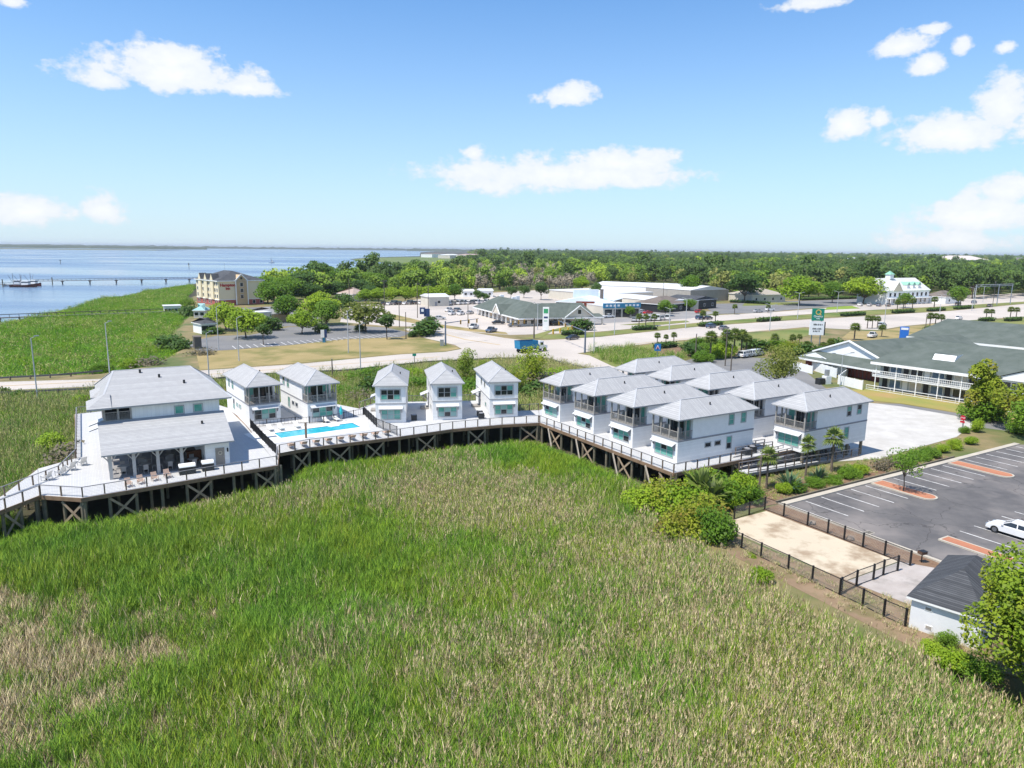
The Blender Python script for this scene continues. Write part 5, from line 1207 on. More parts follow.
# behind the plain cottages
for k, u, lb, w in (('shaggy', (-9.1, 146.4, 8.1), 'tall leggy green tree between middle and right plain cottages', .75), ('shaggy', (-5.9, 150.0, 5.3), 'broad green tree behind the right plain cottage', 1.0), ('shaggy', (3.9, 142.9, 9.2), 'tall green bush right of the plain cottages, before the truck', .9), ('shaggy', (0.8, 134.9, 6.6), 'bright green bush right of the right plain cottage', .9),
                    ('bushg', (-30.8, 148.4, 3.2), 'green bush behind the pool corner', 1.6), ('bushb', (-21.2, 154.9, 2.4), 'bright green bush between left and middle plain cottages', 1.8), ('bushg', (-17.6, 142.7, 2.9), 'green undergrowth between left and middle plain cottages', 2.0), ('bushd', (-26.8, 138.1, 3.6), 'dark bush left of the left plain cottage', 1.3), ('bushg', (-6.2, 137.3, 3.2), 'green undergrowth behind the middle cottage', 2.0),
                    ('bushb', (8.1, 150.3, 3.2), 'bright bushes at the road bend', 1.8), ('bushbare', (5.7, 142.5, 3.5), 'brown brush beside the farthest front-row cottage', 1.8), ('bushb', (12.2, 161.2, 2.1), 'pale green bush at the guard rail end', 1.5), ('bushd', (4.6, 134.2, 3.3), 'dark bush beside the farthest front-row cottage', 1.3), ('bushg', (-31.7, 134.0, 2.3), 'green brush right of the parasol', 1.9), ('bushbare', (-28.0, 129.7, 2.1), 'brown brush beyond the pool railing', 1.8), ('bushbare', (-2.2, 133.8, 1.9), 'brown brush behind the right plain cottage', 1.8)):
    T_(k, u, lb, None, w, .1)
# commercial strip
for k, u, lb, w in (('palm', (46.4, 264.1, 4.8), 'palm on the median hedge, left of the three by the vans', 1.2), ('palm_b', (48.9, 264.4, 4.6), 'middle palm of the three on the median hedge by the vans', 1.2), ('palm', (52.5, 267.2, 4.5), 'palm on the median hedge, right of the three by the vans', 1.2),
                    ('palm_b', (42.8, 211.6, 3.7), 'left palm of the three on the roadside hedge above the cottages', 1.2), ('palm', (45.4, 211.9, 3.2), 'middle palm of the three on the roadside hedge above the cottages', 1.1), ('palm_b', (48.3, 214.4, 3.6), 'right palm of the three on the roadside hedge above the cottages', 1.2),
                    ('palm', (73.9, 280.0, 5.0), 'left palm on the median hedge above the two parked saloons', 1.2), ('palm_b', (79.5, 282.6, 4.5), 'right palm on the median hedge above the two parked saloons', 1.2), ('palm', (98.5, 320.5, 4.6), 'palm alone in the restaurant yard', 1.2), ('palm_b', (116.9, 330.6, 4.1), 'palm at the right end of the restaurant yard', 1.2),
                    ('palm', (50.7, 182.8, 7.5), 'tall palm among shrubs left of the utility pole', 1), ('palm_b', (55.9, 186.7, 7.6), 'tall palm beside the pale utility pole', 1), ('palm', (59.1, 190.5, 7.5), 'tall palm right of the pale utility pole', 1), ('palm_b', (61.7, 192.6, 7.0), 'rightmost tall palm of the roadside four', 1), ('palm', (64.3, 196.6, 5.2), 'full palm before the motel drive', 1.4),
                    ('palm_b', (74.5, 203.5, 4.8), 'palm left of the green sign, leftmost', 1.1), ('palm', (80.6, 206.1, 4.3), 'second palm left of the green sign', 1.1), ('palm_b', (85.3, 213.1, 3.6), 'palm just left of the white letter board', 1.1), ('palm', (72.6, 201.3, 2.2), 'short palm among the shrubs by the motel drive', 1.3), ('palm_b', (78.3, 190.2, 4.3), 'palm at the foot of the green sign', 1.3), ('palm', (82.7, 190.5, 4.0), 'bushy palm right of the letter board', 1.5), ('palm_b', (89.2, 200.6, 3.9), 'palm between letter board and motel gable', 1.3),
                    ('palm', (109.5, 229.7, 5.5), 'palm before the motel roof on the roadside lawn', 1.3), ('palm_b', (131.3, 266.2, 5.0), 'left palm of three on the lawn by the white van', 1.1), ('palm', (133.2, 266.4, 4.8), 'middle palm of three on the lawn by the white van', 1.1), ('palm_b', (136.1, 268.4, 4.5), 'right palm of three on the lawn by the white van', 1.1), ('palm', (123.0, 239.1, 4.2), 'palm right of the white pickup', 1.3),
                    ('palm', (159.1, 274.4, 5.5), 'left palm of three behind the motel roof', 1.1), ('palm_b', (161.3, 274.7, 5.3), 'middle palm of three behind the motel roof', 1.1), ('palm', (163.6, 274.9, 5.0), 'right palm of three behind the motel roof', 1.1), ('palm', (203.4, 309.7, 4.7), 'left palm of the pair right of the white car', 1.2), ('palm_b', (205.7, 309.9, 4.5), 'right palm of the pair right of the white car', 1.2),
                    ('palm', (218.0, 316.0, 5.2), 'left palm of the pair at the right frame edge', 1.2), ('palm_b', (222.6, 318.9, 4.8), 'right palm of the pair at the right frame edge', 1.2), ('palm', (186.7, 350.9, 5.5), 'left palm on the hedge before the white gabled house', 1.2), ('palm_b', (191.5, 354.5, 5.6), 'middle palm on the hedge before the white gabled house', 1.2), ('palm', (198.1, 358.4, 5.9), 'right palm on the hedge before the white gabled house', 1.2), ('palm_b', (213.7, 366.7, 6.3), 'palm alone on the hedge right of the white gabled house', 1.2),
                    ('palm', (38.1, 315.2, 4.8), 'palm before the blue banded showroom', 1.2), ('palm_b', (232.4, 375.7, 6.2), 'palm on the last hedge of the median', 1.2)):
    T_(k, u, lb, 'roadside palms', w)
for k, u, lb, w in (('oakd', (48.5, 422.7, 9.2), 'dark tree left of the white warehouse', .9), ('oakb', (45.9, 482.6, 10.5), 'bright tree behind the showroom roof', 1.0), ('oakg', (101.4, 414.4, 14.1), 'green tree right of the white warehouse', 1.0), ('oakd', (126.1, 394.8, 16.7), 'big dark green tree behind the restaurant', 1.35), ('oakg', (134.6, 419.9, 14.3), 'green tree behind the big dark one', 1.2),
                    ('oakb', (152.1, 384.2, 15.2), 'big bright green tree behind the restaurant yard', 1.4), ('oakb', (192.4, 397.5, 14.7), 'big bright green tree left of the white gabled house', 1.5), ('oakg', (177.7, 402.8, 11.6), 'green tree between the two big bright ones', 1.1), ('oakb', (150.7, 422.5, 6.9), 'pale green tree in front of the tan house', 1.0), ('oakg', (201.5, 371.3, 7.6), 'leafy tree before the white gabled house', 1.1), ('oakg', (240.3, 390.3, 10.7), 'pale leafy tree right of the white gabled house', 1.0),
                    ('oakd', (15.5, 400.3, 10.4), 'dark tree behind the green roofed shops', .9), ('oakd', (-1.1, 414.2, 6.8), 'dark tree behind the shop roof, middle', 1.1), ('oakd', (6.3, 415.5, 7.4), 'dark tree behind the shop roof, right of middle', 1.0), ('oakd', (-18.3, 379.5, 6.2), 'dark tree over the parked vans', 1.0), ('oakd', (-14.7, 380.1, 4.7), 'low dark tree beside the parked vans', 1.2), ('oakg', (-31.5, 392.6, 8.6), 'green tree right of the white shed', 1.2), ('oakg', (48.5, 297.8, 4.9), 'bushy tree before the blue banded showroom', .9), ('oakg', (65.3, 309.0, 6.8), 'bushy tree at the showroom corner', 1.1),
                    ('oakd', (70.5, 319.4, 4.4), 'dark rounded bush by the red car', 1.2), ('oakg', (82.7, 336.9, 5.5), 'green tree before the brown roofed restaurant', 1.3), ('bushd', (24.2, 250.1, 3.5), 'green shrub by the drive-through', 1.3), ('oakg', (25.5, 295.0, 4.5), 'green shrub tree before the showroom sign', .9)):
    T_(k, u, lb, None, w)
# trees beside the cottages and the motel
T_('airy', (52.6, 140.7, 9.8), 'tall airy olive tree behind the back-row cottages', wide=1.15)
T_('airy', (55.8, 145.1, 7.4), 'second airy tree beside the tall one behind the cottages', wide=.8)
T_('magnolia', (78.7, 118.0, 10.7), 'upright bronze green magnolia before the motel balcony', wide=1.0)
T_('bushg', (79.6, 118.1, 3.1), 'green undergrowth at the foot of the magnolia', wide=1.5)
T_('bronze', (80.8, 111.3, 7.6), 'spreading bronze leaved tree at the right frame edge', wide=1.25)
T_('oakg', (78.0, 105.1, 6.1), 'low green tree cut by the right frame edge', wide=1.1)
for k, u, lb, w in (('bushd', (48.1, 187.9, 2.9), 'dark shrub left of the roadside palms', 1.3), ('bushg', (55.1, 193.9, 3.8), 'green shrub among the roadside palms', 1.5), ('bushb', (54.9, 186.6, 3.4), 'bright shrub below the roadside palms', 1.4), ('bushd', (69.2, 203.0, 2.8), 'dark hedge left of the motel drive', 1.6), ('bushg', (76.3, 203.6, 2.8), 'green shrub below the sign palms', 1.6), ('bushd', (79.2, 188.5, 3.2), 'dark shrub under the letter board', 1.7), ('bushg', (80.5, 183.3, 2.8), 'green shrub beside the brick wall', 1.4), ('bushg', (55.8, 212.8, 2.1), 'low green shrub by the highway', 1.8), ('busho', (75.3, 193.7, 3.3), 'yellowish shrub beside the utility yard', 1.4), ('bushd', (49.1, 197.3, 2.5), 'dark shrub before the mulch bed', 1.4),
                    ('bushg', (47.8, 179.2, 2.5), 'green shrub behind the back row', 1.4), ('bushd', (93.4, 205.0, 2.9), 'dark shrub before the motel gable', 1.6)):
    T_(k, u, lb, None, w)
# planting between cottages, court and car park
PN = 'young palms along the timber ramp'
T_('palm_near', (29.9, 80.7, 5.3), 'shortest young palm, left end of the ramp planting', PN, .9)
T_('palm_near', (36.2, 85.0, 5.6), 'slender young palm in the middle of the ramp planting', PN, .75)
T_('palm_near', (40.4, 87.4, 6.0), 'fullest young palm, in front of the lone cottage wall', PN, .95)
t = thing('dead_palm', 'bare dead palm trunk at the left end of the ramp planting', 'palm tree', (*(28.5, 79.1), UP_)); MB().tube((0, 0, -.2), (0, .1, 4.4), .14, .1, 8).build('trunk', M_palmbark, t); MB().tube((0, .1, 4.3), (.1, .2, 4.75), .14, .03, 6).build('stub', M_palmbark, t)
T_('young', (45.6, 80.1, 5.2), 'small leafy tree on the red paved island', wide=1.0)
bl = [('busho', (16.1, 73.6, 3.7), 'big yellow green bush at the marsh edge below the boardwalk corner', 1.2), ('bushb', (17.6, 70.8, 3.8), 'bright green bush in the middle of the marsh edge thicket', 1.1), ('busho', (19.2, 69.0, 3.7), 'bronze tinged bush in front of the marsh edge thicket', 1.1), ('bushg', (19.8, 65.2, 3.0), 'green bush nearest the court corner', .85), ('busho', (17.0, 66.6, 3.2), 'low yellow bush at the front of the thicket', 1.2),
      ('bushb', (14.3, 72.9, 3.1), 'bright bush at the left end of the thicket', 1.0), ('bushb', (25.4, 76.3, 2.9), 'tall bright shrub beside the boardwalk rail', .8), ('bushb', (23.8, 74.4, 1.3), 'low bright shrub behind the court fence', 1.4), ('bushg', (22.7, 75.8, 3.1), 'green shrub under the boardwalk corner', 1.2), ('bushg', (26.5, 76.0, 2.0), 'green shrub at the court fence end', 1.0), ('bushb', (21.9, 77.4, 3.0), 'light shrub against the boardwalk piles', 1.0),
      ('bushb', (31.5, 79.2, 1.2), 'bright ground shrub right of the leftmost palm', 1.1), ('bushg', (33.1, 79.9, 1.3), 'green ground shrub near the middle palm', 1.2), ('bushg', (36.1, 81.8, 1.1), 'green hedge shrub between the young palms', 1.4), ('bushg', (38.6, 83.0, 1.1), 'green hedge shrub below the fullest palm', 1.4), ('bushg', (41.7, 85.4, 1.3), 'green hedge shrub right of the fullest palm', 1.4), ('bushb', (43.6, 86.7, 1.2), 'bright hedge shrub at the ramp foot', 1.3), ('bushbare', (47.4, 88.9, 1.2), 'sparse grey shrub at the ramp end', 1.3), ('bushbare', (49.8, 90.3, 1.2), 'sparse grey shrub behind the island tree', 1.4),
      ('bushg', (52.1, 91.7, 1.2), 'dark green hedge shrub by the gravel lot, first from the left', 1.3), ('bushg', (54.9, 93.7, 1.3), 'hedge shrub by the gravel lot, second from the left', 1.4), ('bushg', (57.4, 95.2, 1.3), 'hedge shrub by the gravel lot, third from the left', 1.4), ('bushb', (60.5, 97.8, 1.0), 'hedge shrub by the gravel lot, fourth from the left', 1.4), ('bushb', (63.4, 99.5, 1.2), 'hedge shrub by the gravel lot, fifth from the left', 1.4), ('bushb', (67.3, 102.4, 1.0), 'hedge shrub by the gravel lot, sixth from the left', 1.5),
      ('bushg', (70.5, 108.9, 1.0), 'rounded shrub below the red stop sign', 1.0), ('bushb', (72.8, 109.7, 1.8), 'bright conical shrub beside the stop sign', .8), ('bushg', (79.0, 108.7, 2.2), 'green shrub at the frame edge beside the drive', 1.2),
      ('bushb', (17.6, 57.6, 0.9), 'light green bush on the straw bank', .9), ('bushb', (21.0, 56.8, 1.0), 'low light green bush at the reed edge', 1.5), ('bushb', (21.9, 61.7, 1.1), 'yellow green seedling by the thicket', .7), ('bushg', (26.5, 46.3, 0.9), 'green bush on the bank below the shed', 1.3), ('bushb', (29.2, 45.1, 1.1), 'bright bush left of the shed corner', 1.2), ('bushg', (31.0, 46.7, 1.1), 'leafy sapling before the shed wall', .8), ('bushb', (29.8, 44.1, 1.2), 'bright bush below the shed', 1.5), ('bushg', (30.7, 43.0, 1.2), 'green bush under the big tree', 1.4)]
for k, u, lb, w in bl: T_(k, u, lb, None, w, {True: .3, False: UP_}[u[1] < 70 and 'bank' in lb or 'thicket' in lb or 'marsh edge' in lb])
T_('fan', (*(20.7, 74.8), 2.6), 'large fan palm shrub rising from the thicket', wide=1.0, z=3.0); T_('fan', (*(21.5, 73.0), 2.2), 'second fan palm shrub in the thicket', wide=1.0, z=2.8)
T_('yucca', (32.3, 79.9, 2.3), 'tall spiky yucca between the first two young palms', wide=1.0); T_('yucca', (37.2, 83.7, 1.9), 'blue green conical shrub between middle and right palm', wide=.9)
TREES['bigoak'] = None
tree_proto('bigoak', 51, 9.5, 4.8, .5, .25, 46000, 'oakmix', 34, .3, flat=1.0)
for ch in TREES['bigoak'].children: pass
T_('bigoak', (34.3, 41.0, 8.8), 'big yellow green oak hiding the end of the grey roofed shed', wide=1.2)
T_('bushb', (33.6, 37.0, 3.4), 'bright foliage at the lower right frame edge below the big oak', wide=1.2)

# ---------------------------------------------------------------- buildings beyond
M_tanwall = mat('tan_stucco', (.80, .70, .50), (.76, .66, .47), .3, .8); M_brownwall = mat('brown_stucco', (.56, .41, .25), None, .3, .8); M_redbrick = mat('red_brick', (.26, .07, .05), (.20, .06, .045), .8, .9)
M_darkroof = mat('charcoal_shingles', (.055, .058, .065), (.085, .088, .095), .5, .9); M_greenroof = mat('grey_green_shingles', (.085, .105, .09), (.12, .14, .125), .35, .9, bumps=.2)
M_signred = mat('sign_red', (.50, .012, .03)); M_whitemetal = mat('white_metal_roofing', (.72, .72, .72), (.62, .62, .62), .1, .5)
M_bluepanel = mat('blue_panel', (.05, .25, .42)); M_brownroof = mat('brown_shingles', (.14, .115, .10), (.19, .16, .14), .3, .9); M_creamwall = mat('cream_wall', (.62, .58, .50), (.56, .52, .45), .3, .8)
M_navy = mat('navy_panel', (.03, .06, .16)); M_bluecurtain = mat('blue_grey_curtain', (.16, .24, .33), (.10, .16, .24), 1.2, .4); M_pink = mat('brick_pink', (.42, .13, .12), (.36, .11, .10), .8, .9)
M_signgreen = mat('sign_green', (.01, .25, .17)); M_gold = mat('sign_gold', (.70, .50, .14)); M_mint = mat('mint_trim', (.25, .50, .38))
def local_pts(parent_loc, pts): return [(p[0] - parent_loc[0], p[1] - parent_loc[1]) for p in pts]
def win(t, x, z, w, h, y=0.0, face='F', X=0.0, mt=None, name='window'):
    """Window with frame and pane; F: front (towards -y) at y, R/L: right or left wall at X."""
    if face == 'F': return window(t, ((x, y, z), (1, 0, 0)), w, h, 1, 1, [mt or M_glass], M_white, .08, name)
    if face == 'R': return window(t, ((X, x, z), (0, 1, 0)), w, h, 1, 1, [mt or M_glass], M_white, .08, name)
    return window(t, ((X, x + w, z), (0, -1, 0)), w, h, 1, 1, [mt or M_glass], M_white, .08, name)
def text_obj(name, s, size, mt, parent, loc, rot, depth=.02, bold=0.0):
    cu = bpy.data.curves.new(name, 'FONT'); cu.body = s; cu.size = size; cu.extrude = depth; cu.align_x = 'CENTER'; cu.align_y = 'CENTER'; cu.resolution_u = 2; cu.offset = bold
    to = bpy.data.objects.new(name, cu); C.objects.link(to); bpy.context.view_layer.update()
    me = bpy.data.meshes.new_from_object(to.evaluated_get(bpy.context.evaluated_depsgraph_get())); bpy.data.objects.remove(to)
    me.materials.clear(); me.materials.append(mt); o = link(name, me, parent, loc); o.rotation_euler = rot; return o

# tan hotel ------------------------------------------------------------
t = thing('hotel', 'tan four-storey hotel with dark roof and red lettering, by the river', 'hotel', (-136.2, 334.9, UP_), R(43))
HL, HW, HE = 28, 21.5, 11.6
MB().box(0, HW, 0, HL, 0, 2.7).build('brick_base', M_pink, t)
MB().box(.02, HW - .02, .02, HL - .02, 2.7, HE).build('wall', M_tanwall, t)
MB().box(-.15, HW + .15, -.15, HL + .15, 2.6, 2.85).build('stone_band', M_white, t)
mb = MB(); hip(mb, 0, HW, 0, HL, HE, 4.2, ov=.7, f0=10, f1=9, eave=.4); rf = mb.build('roof', [M_darkroof, M_white], t)
mb = MB(); mb.box(8.2, 13.2, -.7, .01, .3, HE); mb.poly([(8.2, -.7, HE), (13.2, -.7, HE), (10.7, -.7, HE + 2.6)]).poly([(8.2, -.7, HE), (10.7, -.7, HE + 2.6), (10.7, 5, HE + 2.6), (8.2, 5, HE)]).poly([(13.2, -.7, HE), (13.2, 5, HE), (10.7, 5, HE + 2.6), (10.7, -.7, HE + 2.6)])
mb.build('front_gable', M_brownwall, t)
mb = MB()
for a, b in (((7.9, -.78, .3), (7.9, -.78, HE)), ((13.5, -.78, .3), (13.5, -.78, HE)), ((7.7, -.78, HE - .2), (10.7, -.78, HE + 2.9)), ((13.7, -.78, HE - .2), (10.7, -.78, HE + 2.9))): mb.beam(a, b, .45, .3, upv=(0, 1, 0))
mb.build('gable_trim', M_white, t)
for z in (3.2, 6.0, 8.8): win(t, 10.0, z, 1.4, 1.7, -.72)
MB().tube((10.7, -.85, HE + 1.0), (10.7, -.7, HE + 1.0), .55, k=12).build('round_window', M_glass, t)
text_obj('red_lettering', 'Hampton', 1.9, M_signred, t, (4.4, -.12, 9.5), (math.pi / 2, 0, 0), .06, .05); text_obj('red_lettering', 'Inn', 1.7, M_signred, t, (4.4, -.12, 7.9), (math.pi / 2, 0, 0), .06, .05)
for j, y in enumerate((1.5, 4, 9.5, 12, 16.5, 19, 24, 26)):
    for fl in range(4): win(t, y - .5, .8 + 2.85 * fl, 1.2, 1.5, face='L', X=-.02 if fl else 0)
for y in (5.2, 12.8, 20.4):
    mb = MB(); mb.box(-.5, .01, y, y + 3.4, 2.9, HE + .3); mb.poly([(-.5, y, HE + .3), (-.5, y + 1.7, HE + 3), (-.5, y + 3.4, HE + .3)]); mb.poly([(-.5, y, HE + .3), (3, y, HE + .3), (3, y + 1.7, HE + 3), (-.5, y + 1.7, HE + 3)], 1); mb.poly([(-.5, y + 1.7, HE + 3), (3, y + 1.7, HE + 3), (3, y + 3.4, HE + .3), (-.5, y + 3.4, HE + .3)], 1)
    mb.build('side_gable', [M_tanwall, M_darkroof], t)
for x in (1.5, 16, 19.5):
    win(t, x, .7, 1.3, 1.5)
MB().tube((9, 14, HE + 3), (9, 14, HE + 8), .06).build('aerial', M_galv, t)

def simple_building(name, label, cat, p0, p1, depth, h, rise, wall, roofm, kind='gable', axis='x', wins=0, z=UP_, ov=.4, winh=1.3, winm=None, doors=0):
    a, b = Vector(p0), Vector(p1); d = b - a; w = d.length
    t = thing(name, label, cat, (a.x, a.y, z), math.atan2(d.y, d.x)); MB().box(0, w, 0, depth, -.1, h).build('wall', wall, t)
    mb = MB()
    if kind == 'hip': hip(mb, 0, w, 0, depth, h, rise, ov=ov, axis=axis, eave=.25)
    elif kind == 'gable': hip(mb, 0, w, 0, depth, h, rise, ov=ov, axis=axis, f0=.02, f1=.02, eave=.2)
    else: mb.box(-ov, w + ov, -ov, depth + ov, h, h + .4)
    mb.build('roof', [roofm, M_white], t)
    for i in range(wins): win(t, (i + .5) * w / wins - winh * .55, h * .3, winh * 1.1, min(winh, h * .5), 0, mt=winm)
    for i in range(doors): MB().box((i + .3) * w / max(doors, 1), (i + .3) * w / max(doors, 1) + 1.1, -.06, 0, 0, 2.1).build('door', M_greytrim, t)
    return t
# shops with the grey-green roof
t = thing('shop_block', 'long low white shop block under a grey green hip roof with gables', 'shop', (1.9, 257.6, UP_), R(20.6))
MB().box(2.2, 14, 2, 52, -.1, 3.1).build('wall', M_creamwall, t); MB().box(8, 29, 2, 15, -.1, 3.1).build('wall', M_creamwall, t)
mb = MB(); hip(mb, 0, 17, -.5, 54, 3.1, 5.0, axis='y', eave=.5); mb.build('roof', [M_greenroof, M_white], t)
mb = MB(); hip(mb, 2, 31, -.5, 17, 3.12, 4.6, axis='x', f0=8, f1=2.0, eave=.5); mb.build('roof', [M_greenroof, M_white], t)
for (x0, x1, y, hgt) in ((18.5, 29.5, -.6, 4.0),):
    mb = MB(); xm = (x0 + x1) / 2; mb.poly([(x0, y, 3.1), (x1, y, 3.1), (xm, y, 3.1 + hgt)]).poly([(x0 - .5, y - .4, 3.0), (xm, y - .4, 3.3 + hgt), (xm, y + 9, 3.3 + hgt), (x0 - .5, y + 9, 3.0)], 1).poly([(x1 + .5, y - .4, 3.0), (x1 + .5, y + 9, 3.0), (xm, y + 9, 3.3 + hgt), (xm, y - .4, 3.3 + hgt)], 1)
    mb.beam((x0 - .5, y - .42, 3.0), (xm, y - .42, 3.3 + hgt), .35, .3, 2); mb.beam((x1 + .5, y - .42, 3.0), (xm, y - .42, 3.3 + hgt), .35, .3, 2); mb.build('gable', [M_creamwall, M_greenroof, M_white], t); win(t, xm - .7, 4.2, 1.4, 1.6, y - .02)
mb = MB(); mb.poly([(17, -1, 3.0), (34, -1, 2.9), (34, 3, 4.0), (17, 3, 4.1)]).box(17, 34, -1, -.8, 2.5, 3.0, 1); mb.build('drive_through_canopy', [M_greenroof, M_white], t)
for x in (18, 23, 28, 33.5): MB().box(x - .25, x + .25, -.8, -.3, -.1, 2.6).build('canopy_column', M_creamwall, t)
mb = MB(); mb.poly([(-.6, 18, 3.1), (-.6, 26, 3.1), (-.6, 22, 6.4)][::-1]).poly([(-.8, 17.6, 3.0), (-.8, 22, 6.6), (7, 22, 6.6), (7, 17.6, 3.0)], 1).poly([(-.8, 26.4, 3.0), (7, 26.4, 3.0), (7, 22, 6.6), (-.8, 22, 6.6)], 1).beam((-.8, 17.6, 3.0), (-.8, 22, 6.6), .3, .3, 2).beam((-.8, 26.4, 3.0), (-.8, 22, 6.6), .3, .3, 2)
mb.build('gable', [M_creamwall, M_greenroof, M_white], t)
for y in range(4, 52, 5): MB().box(.4, .8, y - .2, y + .2, -.1, 2.7).build('column', M_white, t)
for x in (3.5, 6.5, 9.5, 12.5, 15.5): win(t, x - .8, .7, 1.6, 1.8, 1.98)
for k, y in enumerate(range(5, 50, 5)): win(t, y, .6, 2.2, 1.9, face='L', X=2.18, mt=(M_brownwall if k % 4 == 2 else M_glass))
for x, y in ((9, 30), (9, 44), (13, 36)): MB().box(x, x + 1.5, y, y + 1.5, 6, 8.6).build('roof_unit', M_white, t)

# showrooms and warehouses
t = simple_building('showroom', 'low showroom with a pale blue white sloping roof behind the brown sign', 'showroom', (19.0, 317.8), (38.9, 310.4), 38, 5.0, 2.2, M_dark, mat('pale_blue_metal', (.58, .68, .76), (.66, .72, .78), .1, .5), axis='y')
t = simple_building('showroom', 'showroom with a blue band over dark glass doors', 'showroom', (37.1, 296.4), (53.5, 303.4), 22, 4.6, .3, M_creamwall, M_whitemetal, 'flat', ov=.1)
MB().box(-.2, 17.9, -.35, -.02, 4.0, 6.0).build('blue_band', M_bluepanel, t)
for i in range(9): MB().box(1 + i * 1.85, 2.1 + i * 1.85, -.38, -.35, 4.6, 5.4).build('band_letter', M_white, t) if i not in (4,) else None
for i in range(4): MB().box(.8 + i * 4.3, 4.2 + i * 4.3, -.08, -.01, .2, 3.4).build('glass_door', M_glass, t)
simple_building('sign_wall', 'white billboard wall above the showroom roof', 'billboard', (27.5, 329.4), (39.1, 331.0), .8, 9.4, .1, mat('billboard_white', (.62, .68, .72), (.7, .74, .76), .3, .6), M_white, 'flat', ov=.02)
simple_building('pylon', 'dark pylon at the end of the white billboard wall', 'pylon', (39.4, 325.6), (40.7, 325.8), 1.2, 9.8, .1, M_brownroof, M_brownroof, 'flat', ov=.02)
simple_building('warehouse', 'long white flat roofed workshop behind the blue banded showroom', 'warehouse', (43.5, 378.3), (68.7, 332.2), 22, 4.6, .6, M_creamwall, M_whitemetal, 'gable', ov=.2, wins=0)
simple_building('warehouse', 'low white flat roof left of the showrooms', 'warehouse', (20.2, 417.8), (46.1, 382.3), 40, 4.5, .3, M_creamwall, M_whitemetal, 'flat', ov=.2)
simple_building('warehouse', 'white warehouse with low gable roof before the wood, left of the two', 'warehouse', (50.0, 455), (105, 425), 34, 6.2, 1.6, M_white, M_whitemetal, 'gable', wins=4, ov=.2)
simple_building('warehouse', 'white warehouse with grey end wall, right of the two before the wood', 'warehouse', (97.4, 397.8), (123.0, 413.8), 36, 6.5, 2.0, mat('grey_cladding', (.38, .36, .33)), M_whitemetal, 'gable', axis='y', ov=.2)
simple_building('restaurant', 'restaurant with brown hip roof beside the red car', 'restaurant', (68.0, 324.2), (83.4, 339.8), 16, 3.8, 3.0, M_dark, M_brownroof, 'hip', wins=4)
simple_building('restaurant', 'dark fronted cafe with a red awning beside the restaurant yard', 'restaurant', (85.1, 342.8), (100.4, 356.9), 16, 4.6, 1.6, M_dark, M_darkroof, 'gable', axis='y', wins=3)
t = simple_building('house', 'tan house with pale hip roof behind the big dark tree', 'house', (130.7, 395.5), (152.9, 406.6), 18, 4.4, 3.0, M_creamwall, mat('pale_tan_roof', (.42, .37, .30)), 'hip', wins=4)
simple_building('storage_shed', 'small white storage shed with low gable at the yard corner', 'shed', (-40.2, 345.9), (-31.0, 350.4), 12, 4.6, 1.2, M_creamwall, M_whitemetal, 'gable', doors=1, wins=1)
simple_building('far_building', 'white low building behind the parked vans, left of the two', 'building', (-28.9, 418.1), (-22.6, 419.2), 12, 3.5, .8, M_white, M_whitemetal, 'gable', wins=2)
simple_building('far_building', 'white low building behind the parked vans, right of the two', 'building', (-19.1, 419.9), (-11.6, 421.2), 12, 3.8, .8, M_white, M_whitemetal, 'gable', wins=2)
# white gabled house with mint trim
t = thing('gabled_house', 'big white house with mint green trim and cupola beyond the highway', 'house', (202.1, 391.7, UP_), R(29))
MB().box(0, 38, 0, 18, -.1, 7.4).build('wall', M_white, t); mb = MB(); hip(mb, 0, 38, 0, 18, 7.4, 6.6, axis='x', f0=2.0, f1=1.0, ov=.6); mb.build('roof', [mat('white_shingle', (.60, .60, .57), (.54, .54, .52), .3), M_mint], t)
for x in (8, 17):
    mb = MB(); mb.poly([(x - 4, -.8, 7.4), (x + 4, -.8, 7.4), (x, -.8, 12)]).poly([(x - 4.3, -1, 7.2), (x, -1, 12.3), (x, 6, 12.3), (x - 4.3, 6, 7.2)], 1).poly([(x + 4.3, -1, 7.2), (x + 4.3, 6, 7.2), (x, 6, 12.3), (x, -1, 12.3)], 1); mb.build('gable', [M_tanwall, MATS['white_shingle']], t) if x == 8 else None
for x in (20, 25, 30): mb = MB(); mb.box(x - 1.1, x + 1.1, 1.2, 4, 8.6, 10.6).poly([(x - 1.4, 1, 10.5), (x + 1.4, 1, 10.5), (x, 1, 12)], 1).poly([(x - 1.4, 1, 10.5), (x, 1, 12), (x, 6, 12), (x - 1.4, 6, 10.5)], 1).poly([(x + 1.4, 1, 10.5), (x + 1.4, 6, 10.5), (x, 6, 12), (x, 1, 12)], 1); mb.build('dormer', [M_white, M_mint], t)
mb = MB(); mb.box(12.5, 15.5, 7.5, 10.5, 13.4, 16).poly([(12, 7, 16), (16, 7, 16), (14, 9, 18)], 1).poly([(16, 7, 16), (16, 11, 16), (14, 9, 18)], 1).poly([(16, 11, 16), (12, 11, 16), (14, 9, 18)], 1).poly([(12, 11, 16), (12, 7, 16), (14, 9, 18)], 1); mb.build('cupola', [M_white, M_mint], t)
for x in range(2, 37, 4):
    win(t, x, .9, 1.8, 2); win(t, x, 4.3, 1.8, 2)
mb = MB(); mb.box(-.3, 38.3, -2.6, 0, 3.4, 3.7); mb.build('porch_roof', M_white, t)
for x in range(0, 39, 4): MB().box(x - .15, x + .15, -2.5, -2.2, -.1, 3.4).build('porch_post', M_white, t)
simple_building('small_house', 'small grey roofed house glimpsed right of the white gabled house', 'house', (242.0, 405.1), (256.4, 415.0), 12, 4, 3, M_white, M_brownroof, 'hip', wins=2)
